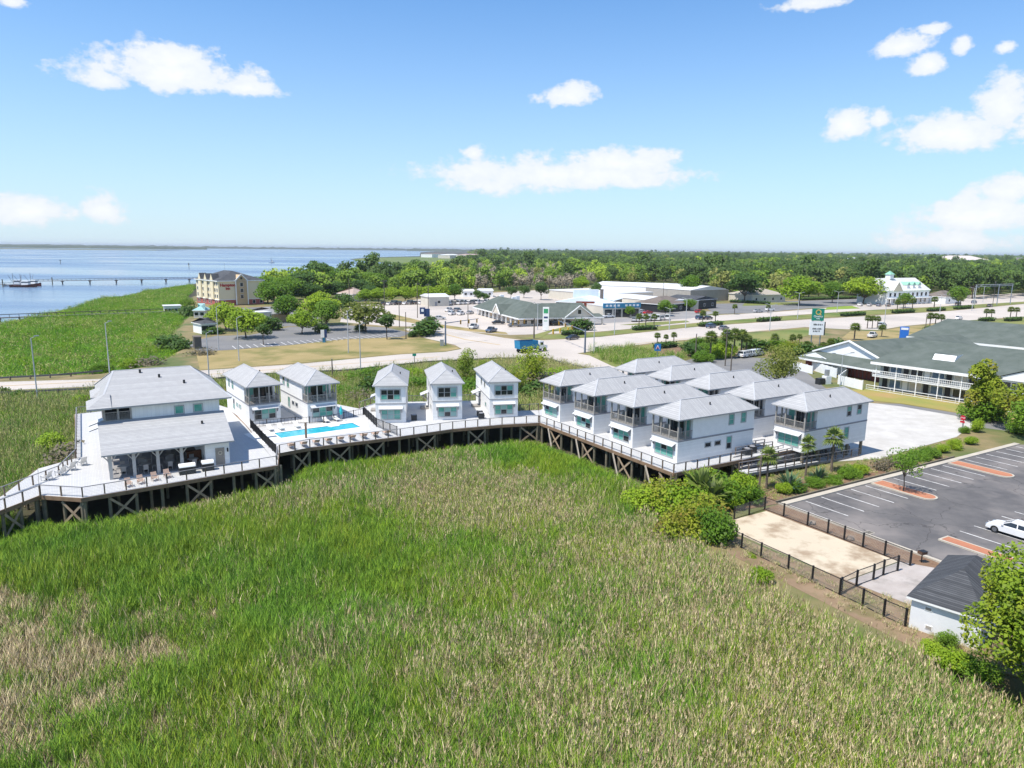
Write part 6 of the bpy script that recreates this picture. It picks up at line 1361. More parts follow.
simple_building('dome_hall', 'distant white hall on the horizon at far right', 'hall', (960, 1660), (1060, 1630), 60, 16, 9, M_white, mat('pale_pink_roof', (.6, .52, .48)), 'hip')
simple_building('distant_block', 'distant pale block on the horizon right of the white hall', 'building', (1120, 1600), (1180, 1590), 40, 22, 2, mat('pale_pink_wall', (.5, .42, .4)), M_whitemetal, 'flat')
simple_building('river_house', 'pink house roof among the trees of the river wood', 'house', (-81.8, 369.5), (-75.7, 377.7), 12, 4, 3, M_creamwall, mat('pinkish_roof', (.42, .33, .28)), 'hip')
for p0, p1, d, h, rr_, w, rf_, lb in (((-264.8, 2376.6), (-228.5, 2476.4), 40, 11, 3, M_white, M_brownroof, 'far white building at the river bend, leftmost'), ((-189.3, 2181.4), (-159.0, 2259.8), 40, 10, 3, M_creamwall, M_whitemetal, 'far pale building at the river bend, second from the left'), ((-125.3, 2015.8), (-84.2, 2091.9), 40, 12, 3, M_creamwall, mat('far_pink_roof', (.45, .33, .29)), 'far building with pinkish roof at the river bend'),
        ((2.9, 1283.8), (29.6, 1297.2), 30, 13, 3, M_white, mat('far_grey_roof', (.4, .4, .4)), 'grey roof just above the trees behind the shops'), ((215.3, 1239.8), (243.3, 1252.3), 30, 14, 3, M_creamwall, M_brownroof, 'brown roof just above the trees behind the warehouses'), ((776.1, 1673.4), (806.3, 1688.5), 24, 16, 3, M_white, M_whitemetal, 'white roof just above the trees left of the white gabled house')):
    simple_building('far_building', lb, 'building', p0, p1, d, h, rr_, w, rf_, 'hip', wins=3, z=0)
# beside the hotel
simple_building('teal_cottage', 'small cottage with pale teal roof below the hotel', 'cottage', (-122.8, 277.0), (-118.7, 277.5), 7, 3.0, 2.4, M_creamwall, mat('pale_teal_roof', (.30, .50, .50)), 'hip', wins=2)
simple_building('white_cabin', 'white cabin with two big dark windows at the car park end', 'cabin', (-98.0, 226.0), (-94.8, 229.1), 7, 3.2, 1.6, M_white, M_darkroof, 'hip', wins=2, winh=2.0)
simple_building('boat_shed', 'long low white shed at the marsh edge', 'shed', (-145.3, 300.8), (-140.0, 303.9), 6, 3.0, .3, M_white, M_whitemetal, 'flat', z=.4, wins=5, winm=M_glass)
simple_building('pump_house', 'windowless grey block at the left end of the hotel car park', 'pump house', (-85.5, 192.2), (-84.0, 193.1), 3.2, 2.9, .1, mat('dark_block', (.12, .11, .10)), M_brownroof, 'flat', ov=.05)
simple_building('service_store', 'tall cream service wall beside the hotel court', 'store', (-88.4, 251.2), (-85.4, 254.9), 5, 4.4, .2, M_creamwall, M_whitemetal, 'flat', ov=.1)
simple_building('canopy_house', 'grey roofed lodge beside the hotel court', 'lodge', (-89.4, 261.6), (-83.6, 269.7), 14, 3.2, 2.0, M_brownwall, mat('grey_flat_shingle', (.28, .28, .29)), 'hip')

# motel -----------------------------------------------------------------
mo = thing('motel', 'two-storey motel with grey green roofs, brick lobby and white balcony rails', 'motel', (74.4, 146.2, UP_), R(-53))
MX = 60
MB().box(.5, MX, 1.6, 24, -.1, 5.5).build('wall', mat('motel_wall_grey', (.45, .47, .45), (.40, .43, .41), .4), mo)
MB().box(0, MX, -.6, 1.6, 2.55, 2.85).build('gallery_floor', M_white, mo)
mb = MB(); hip(mb, -.3, MX, -1.2, 26, 5.6, 4.0, axis='x', f0=3.5, f1=3, eave=.45, ov=0); rf = mb.build('roof', [M_greenroof, M_white], mo)
MB().box(-.2, MX, -1.25, -1.0, 5.1, 5.62).build('fascia', M_white, mo)
for i in range(15):
    x = 1.2 + i * 4.0
    for z in (.1, 2.95):
        MB().box(x, x + .95, 1.5, 1.62, z, z + 2.1).build('room_door', [M_dark, M_white, M_dark][(i + int(z)) % 3], mo); win(mo, x + 1.4, z + .4, 2.2, 1.5, 1.58, mt=[M_bluecurtain, M_glass, M_bluecurtain, M_creamwall][(i * 3 + int(z)) % 4])
    MB().box(x - .5, x - .35, -.75, -.6, -.1, 5.2).build('gallery_post', M_white, mo)
for z in (2.85, .0):
    y = -.7 if z else -2.6; mb = MB(); mb.box(0, MX, y, y + .08, z + .95, z + 1.05); mb.box(0, MX, y, y + .06, z + .1, z + .18); mb.box(0, MX, y, y + .06, z + .5, z + .56); mb.build('gallery_rail' if z else 'fence_rail', M_white, mo)
    mb = MB(); 
    for i in range(int(MX / (.35 if z else 2.4))): x = i * (.35 if z else 2.4); mb.box(x, x + .06, y, y + .06, z, z + .95)
    mb.build('balusters' if z else 'fence_posts', M_white, mo)
# gable pediment and roof hatch on the front wing
mb = MB(); mb.poly([(22, -1.6, 5.5), (38, -1.6, 5.5), (30, -1.6, 8.6)]).poly([(21.4, -1.8, 5.4), (30, -1.8, 8.8), (30, 9, 8.8), (21.4, 9, 5.4)], 1).poly([(38.6, -1.8, 5.4), (38.6, 9, 5.4), (30, 9, 8.8), (30, -1.8, 8.8)], 1); mb.build('pediment', [M_white, M_greenroof], rf)
mb = MB(); mb.poly([(9.5, 3.4, 6.95), (13.5, 3.4, 6.95), (13.5, 4.3, 8.0), (9.5, 4.3, 8.0)]).poly([(9.5, 4.3, 8.0), (13.5, 4.3, 8.0), (13.5, 7.4, 8.1), (9.5, 7.4, 8.1)], 1).poly([(13.5, 3.4, 6.95), (13.5, 7.4, 8.1), (13.5, 4.3, 8.0)]).poly([(9.5, 3.4, 6.95), (9.5, 4.3, 8.0), (9.5, 7.4, 8.1)]); mb.build('roof_hatch', [M_white, M_greenroof], rf)
mb = MB(); hip(mb, -16, 40, 50, 76, 6.0, 4.3, axis='x', f0=4, f1=4, ov=.6, eave=.5); mb.build('rear_roof', [M_greenroof, M_white], mo); MB().box(-15.5, 39, 51, 75, -.1, 5.6).build('rear_wall', MATS['motel_wall_grey'], mo)
mb = MB(); hip(mb, 36, 60, 24, 60, 5.9, 3.6, axis='y', f0=4, f1=4, ov=.6, eave=.5); mb.build('link_roof', [M_greenroof, M_white], mo); MB().box(37, 59, 25, 55, -.1, 5.5).build('link_wall', MATS['motel_wall_grey'], mo)
# lobby with the white pediment, brick walls: local frame with x along the ridge
lo_ = thing('motel_lobby', 'motel lobby with white triangular pediment over red brick walls', 'lobby', (76.9, 163.1, UP_), R(26.7))
mb = MB(); pk, ev, hw_ = 7.6, 4.2, 9.5
mb.poly([(-.3, -hw_, ev), (-.3, 0, pk), (40, 0, pk), (40, -hw_, ev)][::-1]).poly([(-.3, hw_, ev), (40, hw_, ev), (40, 0, pk), (-.3, 0, pk)][::-1]); mb.build('roof', M_greenroof, lo_)
MB().poly([(0, hw_, ev), (0, -hw_, ev), (0, 0, pk - .1)]).build('pediment', M_white, lo_)
mb = MB(); mb.beam((-.4, -hw_ - .3, ev - .1), (-.4, 0, pk + .1), .3, .35); mb.beam((-.4, hw_ + .3, ev - .1), (-.4, 0, pk + .1), .3, .35); mb.build('rake_board', M_white, lo_)
mb = MB(); mb.poly([(-4.2, -11.5, 2.7), (-4.2, 11.5, 2.7), (.1, 9.6, ev + .1), (.1, -9.6, ev + .1)][::-1]).poly([(-4.2, -11.5, 2.7), (.1, -9.6, ev + .1), (20, -9.6, ev + .1), (20, -11.5, 2.7)][::-1]).poly([(-4.2, 11.5, 2.7), (20, 11.5, 2.7), (20, 9.6, ev + .1), (.1, 9.6, ev + .1)][::-1]); mb.build('skirt_roof', M_greenroof, lo_)
mb = MB(); mb.box(-4.3, -4.15, -11.5, 11.5, 2.35, 2.72); mb.box(-4.2, 20, -11.6, -11.45, 2.35, 2.72); mb.build('fascia', M_white, lo_)
MB().box(-2.2, 24, -10, 10, -.1, 3.0).build('wall', M_redbrick, lo_); MB().box(-2.35, -2.2, -1.5, 5.0, -.1, 2.6).build('white_wall', M_white, lo_)
for i in range(7): MB().box(-2.3, -2.18, -8.8 + i * 1.0, -8.72 + i * 1.0, .2, 2.5).build('wall_rib', M_brownroof, lo_)
win(lo_, 6.3, .4, 1.6, 1.8, face='L', X=-2.22)
MB().beam((-2.6, 7.2, 4.1), (-3.2, 3.4, 3.2), .15, .15).beam((-2.6, 7.2, 4.1), (-3.2, 10.6, 3.0), .15, .15).poly([(-3.0, 4, 3.25), (-3.0, 10.4, 3.1), (-3.0, 7.2, 4.1)]).build('small_gable', M_white, lo_)
# white yard wall and tanks between motel and cottages
for i, (a, b, h) in enumerate((((69.2, 150.4), (71.2, 143.9), 1.9), ((76.0, 160.7), (69.2, 150.4), 1.8), ((71.1, 168.6), (72.1, 157.9), 2.1), ((66.9, 171.3), (68.8, 162.9), 1.8))):
    a, b = Vector(a), Vector(b); t = thing('yard_wall', 'white panel wall of the motel yard, %s' % ('right section near the gallery', 'short return section', 'section before the brick lobby', 'left section behind the cottages')[i], 'wall', (a.x, a.y, UP_), math.atan2((b - a).y, (b - a).x)); L0 = (b - a).length; k = max(1, round(L0 / 2.2))
    for j in range(k): MB().box(L0 * j / k + .04, L0 * (j + 1) / k - .04, -.05, .05, 0, h).build('panel', M_white, t); 
    for j in range(k + 1): MB().box(L0 * j / k - .08, L0 * j / k + .08, -.08, .08, 0, h + .12).build('post', M_white, t)
t = thing('compressor_bank', 'dark and white machinery beside the yard wall', 'machinery', (*(65.9, 150.2), UP_), .4); MB().box(-1.6, 0, -.6, .6, 0, 1.3).build('dark_unit', M_dark, t); MB().box(.2, 1.7, -.6, .6, 0, 1.7).build('white_unit', M_white, t); MB().tube((.9, 0, 1.7), (.9, 0, 3.0), .5, k=10).build('tank', M_galv, t)

# grey roofed shed at the lower right ------------------------------------
t = thing('shed', 'white shed with dark grey shingle hip roof, half hidden by the big oak', 'shed', (29.7, 49.4, UP_), R(-45))
SW_, SL, SH = 4.5, 10.0, 2.5
MB().box(0, SW_, 0, SL, -.3, SH).build('wall', mat('white_block_wall', (.74, .75, .77), (.68, .69, .72), .8), t)
sh = stripes('dark_grey_shingles', (.055, .058, .065), (.03, .032, .036), .18, 1, .85, .2, c3=(.11, .115, .125))
mb = MB(); hip(mb, 0, SW_, 0, SL, SH, 1.7, ov=.3, f0=4.2, f1=3); mb.build('roof', [sh, M_white], t)
for x, z in ((.9, 1.75), (1.05, .35), (3.2, 1.75)):
    w = MB(); w.box(x, x + .5, -.03, .0, z, z + .32); v_ = w.build('wall_vent', M_white, t); MB().box(x + .06, x + .44, -.045, -.03, z + .05, z + .27).build('grille', mat('tan_grille', (.36, .33, .30)), v_)

# ---------------------------------------------------------------- vehicles
PAINT = {}
def paint(name, c, rough=.3):
    if name not in PAINT:
        m_ = mat('car_paint_' + name, c, tuple(x * .95 for x in c), 1, rough, spec=.5, obj=True); m_.node_tree.nodes['Principled BSDF'].inputs['Coat Weight'].default_value = .5; PAINT[name] = m_
    return PAINT[name]
PT = {'white': (.78, .78, .78), 'black': (.02, .02, .022), 'grey': (.16, .165, .17), 'silver': (.45, .46, .47), 'blue': (.03, .07, .14), 'red': (.5, .02, .02), 'teal': (.02, .10, .13)}
SHAPES = {  # side profiles as (x, z) of the body line; cabin as (x, z) polygon; length, width
 'sedan': (4.9, 1.85, [(-2.45, .35), (-2.42, .72), (-2.3, .92), (-1.5, 1.0), (1.0, .98), (2.1, .82), (2.42, .62), (2.45, .35)], [(-1.75, .98), (-1.0, 1.42), (.25, 1.45), (1.25, .96)]),
 'suv': (4.7, 1.9, [(-2.35, .4), (-2.35, .9), (-2.25, 1.08), (1.0, 1.1), (2.0, 1.0), (2.3, .75), (2.35, .4)], [(-2.2, 1.08), (-1.95, 1.68), (.3, 1.72), (1.15, 1.08)]),
 'pickup': (5.6, 1.95, [(-2.8, .45), (-2.8, 1.08), (-.6, 1.08), (1.4, 1.08), (2.6, .98), (2.78, .7), (2.8, .45)], [(-.75, 1.06), (-.6, 1.75), (.75, 1.78), (1.5, 1.06)]),
 'van': (5.4, 2.0, [(-2.7, .4), (-2.7, 1.3), (1.6, 1.3), (2.4, 1.05), (2.68, .75), (2.7, .4)], [(-2.68, 1.28), (-2.6, 2.2), (1.0, 2.25), (1.75, 1.28)])}
def car(kind, colour, label, group=None):
    Ln, Wd, prof, cab = SHAPES[kind]; t = thing('parked_car' if kind in ('sedan', 'suv') else kind, label, {'sedan': 'car', 'suv': 'car', 'pickup': 'pickup', 'van': 'van'}[kind], group=group)
    hw = Wd / 2; pm = paint(colour, PT[colour]); mb = MB(); wh = [(-Ln * .31), (Ln * .31)]; wr = .34
    # body shell as lofted stations across the width, with wheel arches left open below the sill
    lo, n = [], len(prof)
    secs = [(-hw, .0, .90), (-hw * .97, .0, .97), (-hw * .78, .03, 1.0), (0, .05, 1.01), (hw * .78, .03, 1.0), (hw * .97, .0, .97), (hw, .0, .90)]
    def lift(z, s, a): return z + (a if z > .6 else 0)
    rings = []
    for (y, a, s) in secs:
        r_ = []
        for (x, z) in prof: r_.append((x * (s if abs(y) > hw * .8 else 1), y, lift(z, s, a) - (.05 if abs(y) == hw and z > .8 else 0)))
        rings.append(r_)
    b0 = len(mb.v)
    for r_ in rings: mb.v += r_
    for i in range(len(rings) - 1):
        for j in range(n - 1):
            mb.f.append((b0 + i * n + j, b0 + i * n + j + 1, b0 + (i + 1) * n + j + 1, b0 + (i + 1) * n + j)); mb.m.append(0)
        mb.f.append((b0 + i * n, b0 + (i + 1) * n, b0 + (i + 1) * n + n - 1, b0 + i * n + n - 1)); mb.m.append(1)
    for s_, k in ((-1, 0), (1, len(rings) - 1)):       # sides with arches
        y = rings[k][0][1]; top = [(p[0], p[2]) for p in rings[k]]
        arch = []
        for wx in wh: arch += [(wx - wr * 1.15 * math.cos(q), .32 + wr * 1.15 * math.sin(q)) for q in [math.pi * i / 8 for i in range(9)]]
        poly = top + [p for p in reversed(arch)]
        poly = [(x, max(z, .25)) for x, z in poly]
        tri = tessellate_polygon([[Vector((x, z, 0)) for x, z in poly]]); bb = len(mb.v); mb.v += [(x, y, z) for x, z in poly]
        for tr_ in tri: mb.f.append(tuple(bb + q for q in tr_)); mb.m.append(0)
    body = mb.build('body', [pm, M_dark], t)
    # cabin: glass house with painted roof and pillars
    g = MB(); (ax, az), (bx, bz), (cx_, cz), (dx, dz) = cab; wi, wt = hw * .93, hw * .74
    A = [(ax, -wi, az), (bx, -wt, bz), (cx_, -wt, cz), (dx, -wi, dz)]; B = [(x, -y, z) for x, y, z in A]
    g.poly(A[::-1]); g.poly(B); g.poly([A[0], B[0], B[1], A[1]]); g.poly([A[2], B[2], B[3], A[3]])
    g.build('glass', M_glass, t)
    r_ = MB(); q = .03; r_.poly([(bx, -wt, bz + q), (cx_, -wt, cz + q), (cx_, wt, cz + q), (bx, wt, bz + q)])
    for P0, P1 in ((A[0], A[1]), (A[3], A[2]), (B[0], B[1]), (B[3], B[2])): r_.beam(P0, (P1[0], P1[1], P1[2] + .01), .09, .09)
    mids = [((bx + cx_) / 2, .5)]
    for m_, _ in mids:
        for s_ in (-1, 1): r_.beam((m_ - .05, s_ * wi * 1.005, az + .02), (m_, s_ * wt * 1.005, (bz + cz) / 2), .09, .06)
    for s_ in (-1, 1): r_.beam((bx, s_ * wt, bz + .0), (cx_, s_ * wt, cz + .0), .08, .08)
    if kind == 'van': r_.box(bx + .1, m_, -wt - .09, -wt - .02, 1.3, 2.15); r_.box(bx + .1, m_, wt + .02, wt + .09, 1.3, 2.15)
    r_.build('cabin_roof', pm, t)
    if kind == 'pickup': MB().box(-2.65, -.85, -.78, .78, 1.075, 1.1).build('load_bed', M_dark, t)
    for wx in wh:
        for s_ in (-1, 1):
            w = MB().tube((wx, s_ * (hw - .22), .34), (wx, s_ * (hw - .01), .34), .34, k=14).build('wheel', M_rubber, t); MB().tube((wx, s_ * (hw - .02), .34), (wx, s_ * (hw + .005), .34), .22, k=12).build('rim', M_rim_al, w)
    for s_ in (-1, 1):
        MB().box(Ln / 2 - .16, Ln / 2 - .01, s_ * hw * .75 - .18, s_ * hw * .75 + .18, .6, .72).build('headlight', M_galv, t); MB().box(-Ln / 2 - .005, -Ln / 2 + .08, s_ * hw * .78 - .16, s_ * hw * .78 + .16, .72, .86).build('tail_light', mat('tail_red', (.35, .01, .01)), t)
        MB().box(.62 if kind != 'sedan' else .75, .8 if kind != 'sedan' else .95, s_ * (hw + .02) - .08, s_ * (hw + .02) + .08, 1.0, 1.12).build('mirror', pm, t)
    return t
CP = {}
def put_car(kind, colour, xy, rz, label, group=None, z=None, s=1.0):
    k = (kind, colour)
    if k not in CP: CP[k] = car(kind, colour, label, group); o = CP[k]
    else: o = copy_tree(CP[k])
    o.location = (xy[0], xy[1], L4 + .01 if z is None else z); o.rotation_euler = (0, 0, rz); o.scale = (s, s, s)
    if 'group' in o: del o['group']
    return tag(o, label, None, group)
STALL = R(31.3) + math.pi / 2
pcx = Vector((47.9, 65.8)); put_car('sedan', 'white', (49.9, 67.3), STALL + .0, 'white saloon parked alone in the near car park', z=L2 + .01)
# heading of the highway and the side street
a, b = Vector((28.7, 210.4)), Vector((63.2, 241.9)); HD = math.atan2((b - a).y, (b - a).x)
a, b = Vector((-20.9, 206.1)), Vector((-60.4, 284.6)); SD = math.atan2((b - a).y, (b - a).x)
put_car('sedan', 'black', (18.6, 222.4), HD + math.pi, 'black saloon leaving the crossing, right of the blue truck')
put_car('pickup', 'blue', (-7.1, 240.2), SD + math.pi - .9, 'dark blue pickup in the side street before the shops')
put_car('pickup', 'silver', (-13.5, 250.0), SD + math.pi - .8, 'silver pickup left of the dark blue pickup')
put_car('sedan', 'black', (-5.3, 266.3), 0.2, 'black car by the shop columns'); put_car('sedan', 'grey', (0.7, 257.5), .3, 'grey coupe at the shop corner')
put_car('sedan', 'silver', (-28.7, 282.1), .1, 'silver saloon alone in the yard left of the lamp post')
for i, (c, u, k) in enumerate((('white', (-28.3, 319.2), 'pickup'), ('grey', (-24.5, 319.7), 'suv'), ('white', (-21.8, 302.7), 'suv'), ('silver', (-18.3, 307.9), 'sedan'), ('white', (-25.5, 302.2), 'suv'))):
    put_car(k, c, u, 1.2, ('white pickup at the left of the yard cluster', 'grey car behind in the yard cluster', 'white car at the front of the yard cluster', 'silver car at the right of the yard cluster', 'white car at the near left of the yard cluster')[i])
for i in range(9):
    put_car(('van', 'suv', 'van')[i % 3], ('white', 'grey', 'white', 'silver')[i % 4], lerp((-31.1, 356.8), (-13.3, 369.6), i / 8), 1.3, 'vehicle in the far row before the dark trees, %s from the left' % ords[i], 'vehicles in the far yard row')
for i in range(9):
    put_car(('suv', 'sedan', 'van')[i % 3], ('black', 'white', 'grey')[i % 3], lerp((-62.6, 350.8), (-43.5, 361.5), i / 8), 1.3, 'vehicle parked below the light green tree row, %s from the left' % ords[i], 'vehicles below the tree row')
put_car('suv', 'blue', (72.2, 261.7), HD, 'dark blue suv on the highway, left of the pair'); put_car('sedan', 'grey', (75.2, 256.0), HD, 'grey saloon on the highway, right of the pair')
put_car('sedan', 'white', (190.6, 308.1), HD, 'white car on the highway above the motel roof'); put_car('pickup', 'white', (119.0, 237.3), HD + .1, 'white pickup at the lawn edge before the motel roof')
put_car('suv', 'silver', (139.9, 272.4), HD, 'silver car by the tall lamp post on the highway'); put_car('sedan', 'black', (254.1, 385.4), HD, 'black car at the far right of the service road'); put_car('suv', 'black', (245.0, 398.1), HD, 'black suv by the leafy tree in the far yard'); put_car('suv', 'blue', (262.6, 412.1), HD, 'blue car in the far yard')
put_car('suv', 'red', (84.0, 323.7), .3, 'red car by the brown roofed restaurant'); put_car('van', 'red', (95.4, 362.5), .3, 'red van before the cafe'); put_car('sedan', 'silver', (113.1, 332.7), .4, 'silver car in the restaurant yard'); put_car('suv', 'white', (121.9, 342.2), .4, 'white car in the restaurant yard')
put_car('suv', 'blue', (76.6, 294.6), HD, 'dark car on the service road behind the palms'); put_car('sedan', 'black', (80.0, 295.0), HD, 'black car on the service road beside the dark one')
for i, (u, c, k, lb) in enumerate((((31.0, 293.5), 'black', 'suv', 'black suv before the showroom'), ((35.2, 294.0), 'white', 'suv', 'white suv before the showroom, left'), ((39.2, 296.6), 'white', 'pickup', 'white pickup before the blue banded showroom'), ((28.0, 295.3), 'silver', 'suv', 'silver suv by the brown sign'), ((57.4, 320.2), 'white', 'suv', 'white car at the workshop wall'), ((59.6, 318.0), 'red', 'sedan', 'red car at the workshop wall'))): put_car(k, c, u, .6, lb)
for i in range(8): put_car('van' if i % 2 else 'suv', 'white' if i % 3 else 'silver', lerp((47.7, 282.9), (62.3, 290.8), i / 7), 1.35, 'vehicle in the display row behind the three median palms, %s from the left' % ords[i], 'vehicles in the display row')
for i in range(4): put_car(('suv', 'sedan')[i % 2], ('black', 'grey', 'silver', 'black')[i], lerp((-101.9, 292.6), (-99.4, 302.3), i / 3), .9, 'car in the hotel forecourt, %s from the left' % ords[i], 'cars in the hotel forecourt')
for i in range(4): put_car('suv', ('white', 'silver', 'blue', 'black')[i], lerp((183.4, 381.9), (197.5, 380.6), i / 3), .9, 'car before the white gabled house, %s from the left' % ords[i], 'cars before the white gabled house')
for i in range(3): put_car(('suv', 'sedan', 'suv')[i], ('black', 'white', 'black')[i], lerp((15.9, 264.0), (20.5, 266.6), i / 2), .4, 'car under the drive-through canopy, %s from the left' % ords[i], 'cars under the drive-through canopy')
for i in range(4): put_car('suv', ('white', 'silver')[i % 2], lerp((61.3, 188.0), (66.1, 192.0), i / 3), .7, 'car parked by the motel drive, %s from the left' % ords[i], 'cars by the motel drive')
# blue tipper truck
t = thing('dump_truck', 'blue waste container truck with white cab turning at the crossing', 'truck', (*(5.1, 193.8), L4 + .01), HD - .12)
M_bluebin = mat('container_blue', (.02, .18, .34), (.03, .22, .40), 1)
b0 = MB(); b0.poly([(-4.6, -1.25, 1.1), (1.4, -1.25, 1.1), (1.4, -1.25, 3.1), (-4.8, -1.25, 3.3)]).poly([(-4.6, 1.25, 1.1), (-4.8, 1.25, 3.3), (1.4, 1.25, 3.1), (1.4, 1.25, 1.1)]).poly([(-4.6, -1.25, 1.1), (-4.8, -1.25, 3.3), (-4.8, 1.25, 3.3), (-4.6, 1.25, 1.1)]).poly([(1.4, -1.25, 1.1), (1.4, 1.25, 1.1), (1.4, 1.25, 3.1), (1.4, -1.25, 3.1)]).box(-4.5, 1.3, -1.2, 1.2, 1.1, 1.2).poly([(-4.7, -1.2, 2.9), (1.35, -1.2, 2.8), (1.35, 1.2, 2.8), (-4.7, 1.2, 2.9)], 1)
ct = b0.build('container', [M_bluebin, M_dark], t)
for i in range(8): MB().box(-4.4 + i * .8, -4.28 + i * .8, -1.32, -1.25, 1.15, 3.05).build('rib', M_bluebin, ct)
MB().box(-4.5, 4.6, -.5, .5, .7, 1.0).build('chassis', M_black, t); c_ = MB().box(2.0, 3.4, -1.15, 1.15, .8, 2.8).poly([(3.4, -1.0, .8), (4.9, -.9, .8), (4.9, -.9, 1.6), (3.4, -1.0, 1.8)]).poly([(3.4, 1.0, .8), (3.4, 1.0, 1.8), (4.9, .9, 1.6), (4.9, .9, .8)]).poly([(3.4, -1.0, 1.8), (4.9, -.9, 1.6), (4.9, .9, 1.6), (3.4, 1.0, 1.8)]).poly([(4.9, -.9, .8), (4.9, .9, .8), (4.9, .9, 1.6), (4.9, -.9, 1.6)]).build('cab', paint('white', PT['white']), t)
MB().box(2.3, 3.2, -1.17, -1.14, 1.8, 2.5).box(3.39, 3.43, -.95, .95, 1.85, 2.6).box(2.3, 3.2, 1.14, 1.17, 1.8, 2.5).build('cab_window', M_glass, c_)
for x in (-3.6, -2.4, -.9, 3.9):
    for s_ in (-1, 1): MB().tube((x, s_ * 1.15, .52), (x, s_ * .8, .52), .52, k=14).build('wheel', M_rubber, t)

# ---------------------------------------------------------------- poles, signs, rails
def height(xyh): return xyh[2]
def lamp(xyh, label, arm=2.2, ang=0.0, double=False, group='street lamps', mt=None, r=.09):
    x, y, h = xyh; t = thing('street_lamp', label, 'street lamp', (x, y, UP_), ang, group); m_ = mt or M_lamp
    MB().tube((0, 0, -.1), (0, 0, h), r, r * .6, 8).build('pole', m_, t)
    for s_ in ((1, -1) if double else (1,)):
        MB().tube((0, 0, h - .05), (s_ * arm, 0, h + .35), .05, k=6).build('arm', m_, t); MB().box(s_ * arm - .38, s_ * arm + .38, -.15, .15, h + .3, h + .44).build('lamp_head', M_galv, t)
    return t
M_lamp = mat('pale_lamp_post', (.48, .50, .53), (.4, .42, .44), 2, .5)
M_pole = mat('weathered_pole', (.17, .145, .12), (.12, .10, .085), 2, .9)
for u, lb in (((-85.0, 126.2, 11.0), 'causeway lamp farthest left'), ((-83.9, 147.8, 11.5), 'causeway lamp above the clubhouse roof left end'), ((-60.9, 142.4, 10.3), 'causeway lamp right of the clubhouse roof'), ((-78.5, 190.8, 11.5), 'lamp at the left end of the hotel car park'), ((-66.2, 172.4, 10.4), 'lamp before the bright green hotel tree'), ((-43.2, 188.0, 11.0), 'lamp on the dry lawn right of the blue and white sign'), ((-34.0, 159.3, 10.5), 'tall causeway lamp behind the pool cottages')):
    lamp(u, lb, .9, .3, group='lamps along the causeway', r=.13)
for u, lb in (((22.0, 193.2, 8.9), 'slim lamp by the grey signal mast'), ((33.5, 236.1, 10.8), 'lamp on the median before the showroom'), ((55.2, 253.3, 7.4), 'lamp on the median right of the three palms'), ((62.3, 259.0, 10.6), 'lamp on the median with crossed arms'), ((90.8, 253.8, 9.1), 'lamp on the median before the restaurant yard'), ((119.3, 301.9, 10.8), 'lamp left of the green sign'), ((150.4, 334.9, 9.7), 'lamp right of the green sign'), ((136.9, 265.1, 13.9), 'tall lamp before the white gabled house'), ((202.1, 341.7, 8.5), 'lamp between the two median hedges'), ((242.6, 397.8, 9.5), 'lamp behind the pale leafy tree'), ((270.8, 417.2, 9.4), 'lamp by the sign gantry'), ((226.4, 356.3, 11.2), 'lamp left of the sign gantry'), ((8.6, 248.5, 9.0), 'double lamp before the green roofed shops')):
    lamp(u, lb, 1.8, HD + math.pi / 2, True, 'lamps along the highway', r=.15)
lamp((68.6, 148.1, 6.6), 'double armed lamp before the motel lobby', 2.3, R(15), True, 'lamps of the motel', r=.08)
def pole(xyh, label, cat='utility pole', mt=None, r=.14, cross=False, group='wooden poles'):
    x, y, h = xyh; t = thing('utility_pole', label, cat, (x, y, UP_), HD, group); MB().tube((0, 0, -.1), (0, 0, h), r, r * .75, 7).build('pole', mt or M_pole, t)
    if cross: MB().beam((-1.2, 0, h - .8), (1.2, 0, h - .8), .12, .12).build('crossarm', mt or M_pole, t); [MB().tube((q, 0, h - .75), (q, 0, h - .5), .06).build('insulator', M_galv, t) for q in (-1.1, -.5, .5, 1.1)]
    else: MB().tube((0, 0, h), (0, 0, h + .06), r * .9, k=7).build('cap', M_galv, t)
    return t
for u, lb, cr_ in (((-38.5, 151.9, 3.9), 'short dark post by the guard rail behind the pool', False), ((-46.1, 259.3, 16.4), 'pole behind the yard, left of the light green row', True), ((-38.0, 287.3, 14.2), 'pole in the yard at the white shed', True), ((-32.3, 275.7, 14.4), 'pole right of the yard pole, nearer the shed', True), ((-79.1, 349.6, 12.5), 'pole before the river wood', False), ((-39.9, 253.1, 8.8), 'dark pole at the side street lawn', False), ((-32.6, 219.2, 8.2), 'dark pole by the small round tree', False), ((-15.9, 255.7, 9.2), 'dark pole in the yard before the shops', False), ((46.4, 180.8, 6.9), 'pole among the shrubs left of the roadside palms', False), ((51.8, 173.2, 8.8), 'pale pole right of the roadside palms', True), ((145.3, 253.0, 6.7), 'pole on the lawn behind the motel roof', False), ((266.2, 401.3, 13.2), 'tall pole by the sign gantry', True), ((85.4, 411.8, 11.8), 'pole before the white warehouse', False), ((47.3, 153.8, 7.6), 'dark pole behind the back row roofs', False)):
    pole(u, lb, cross=cr_, r=.16)
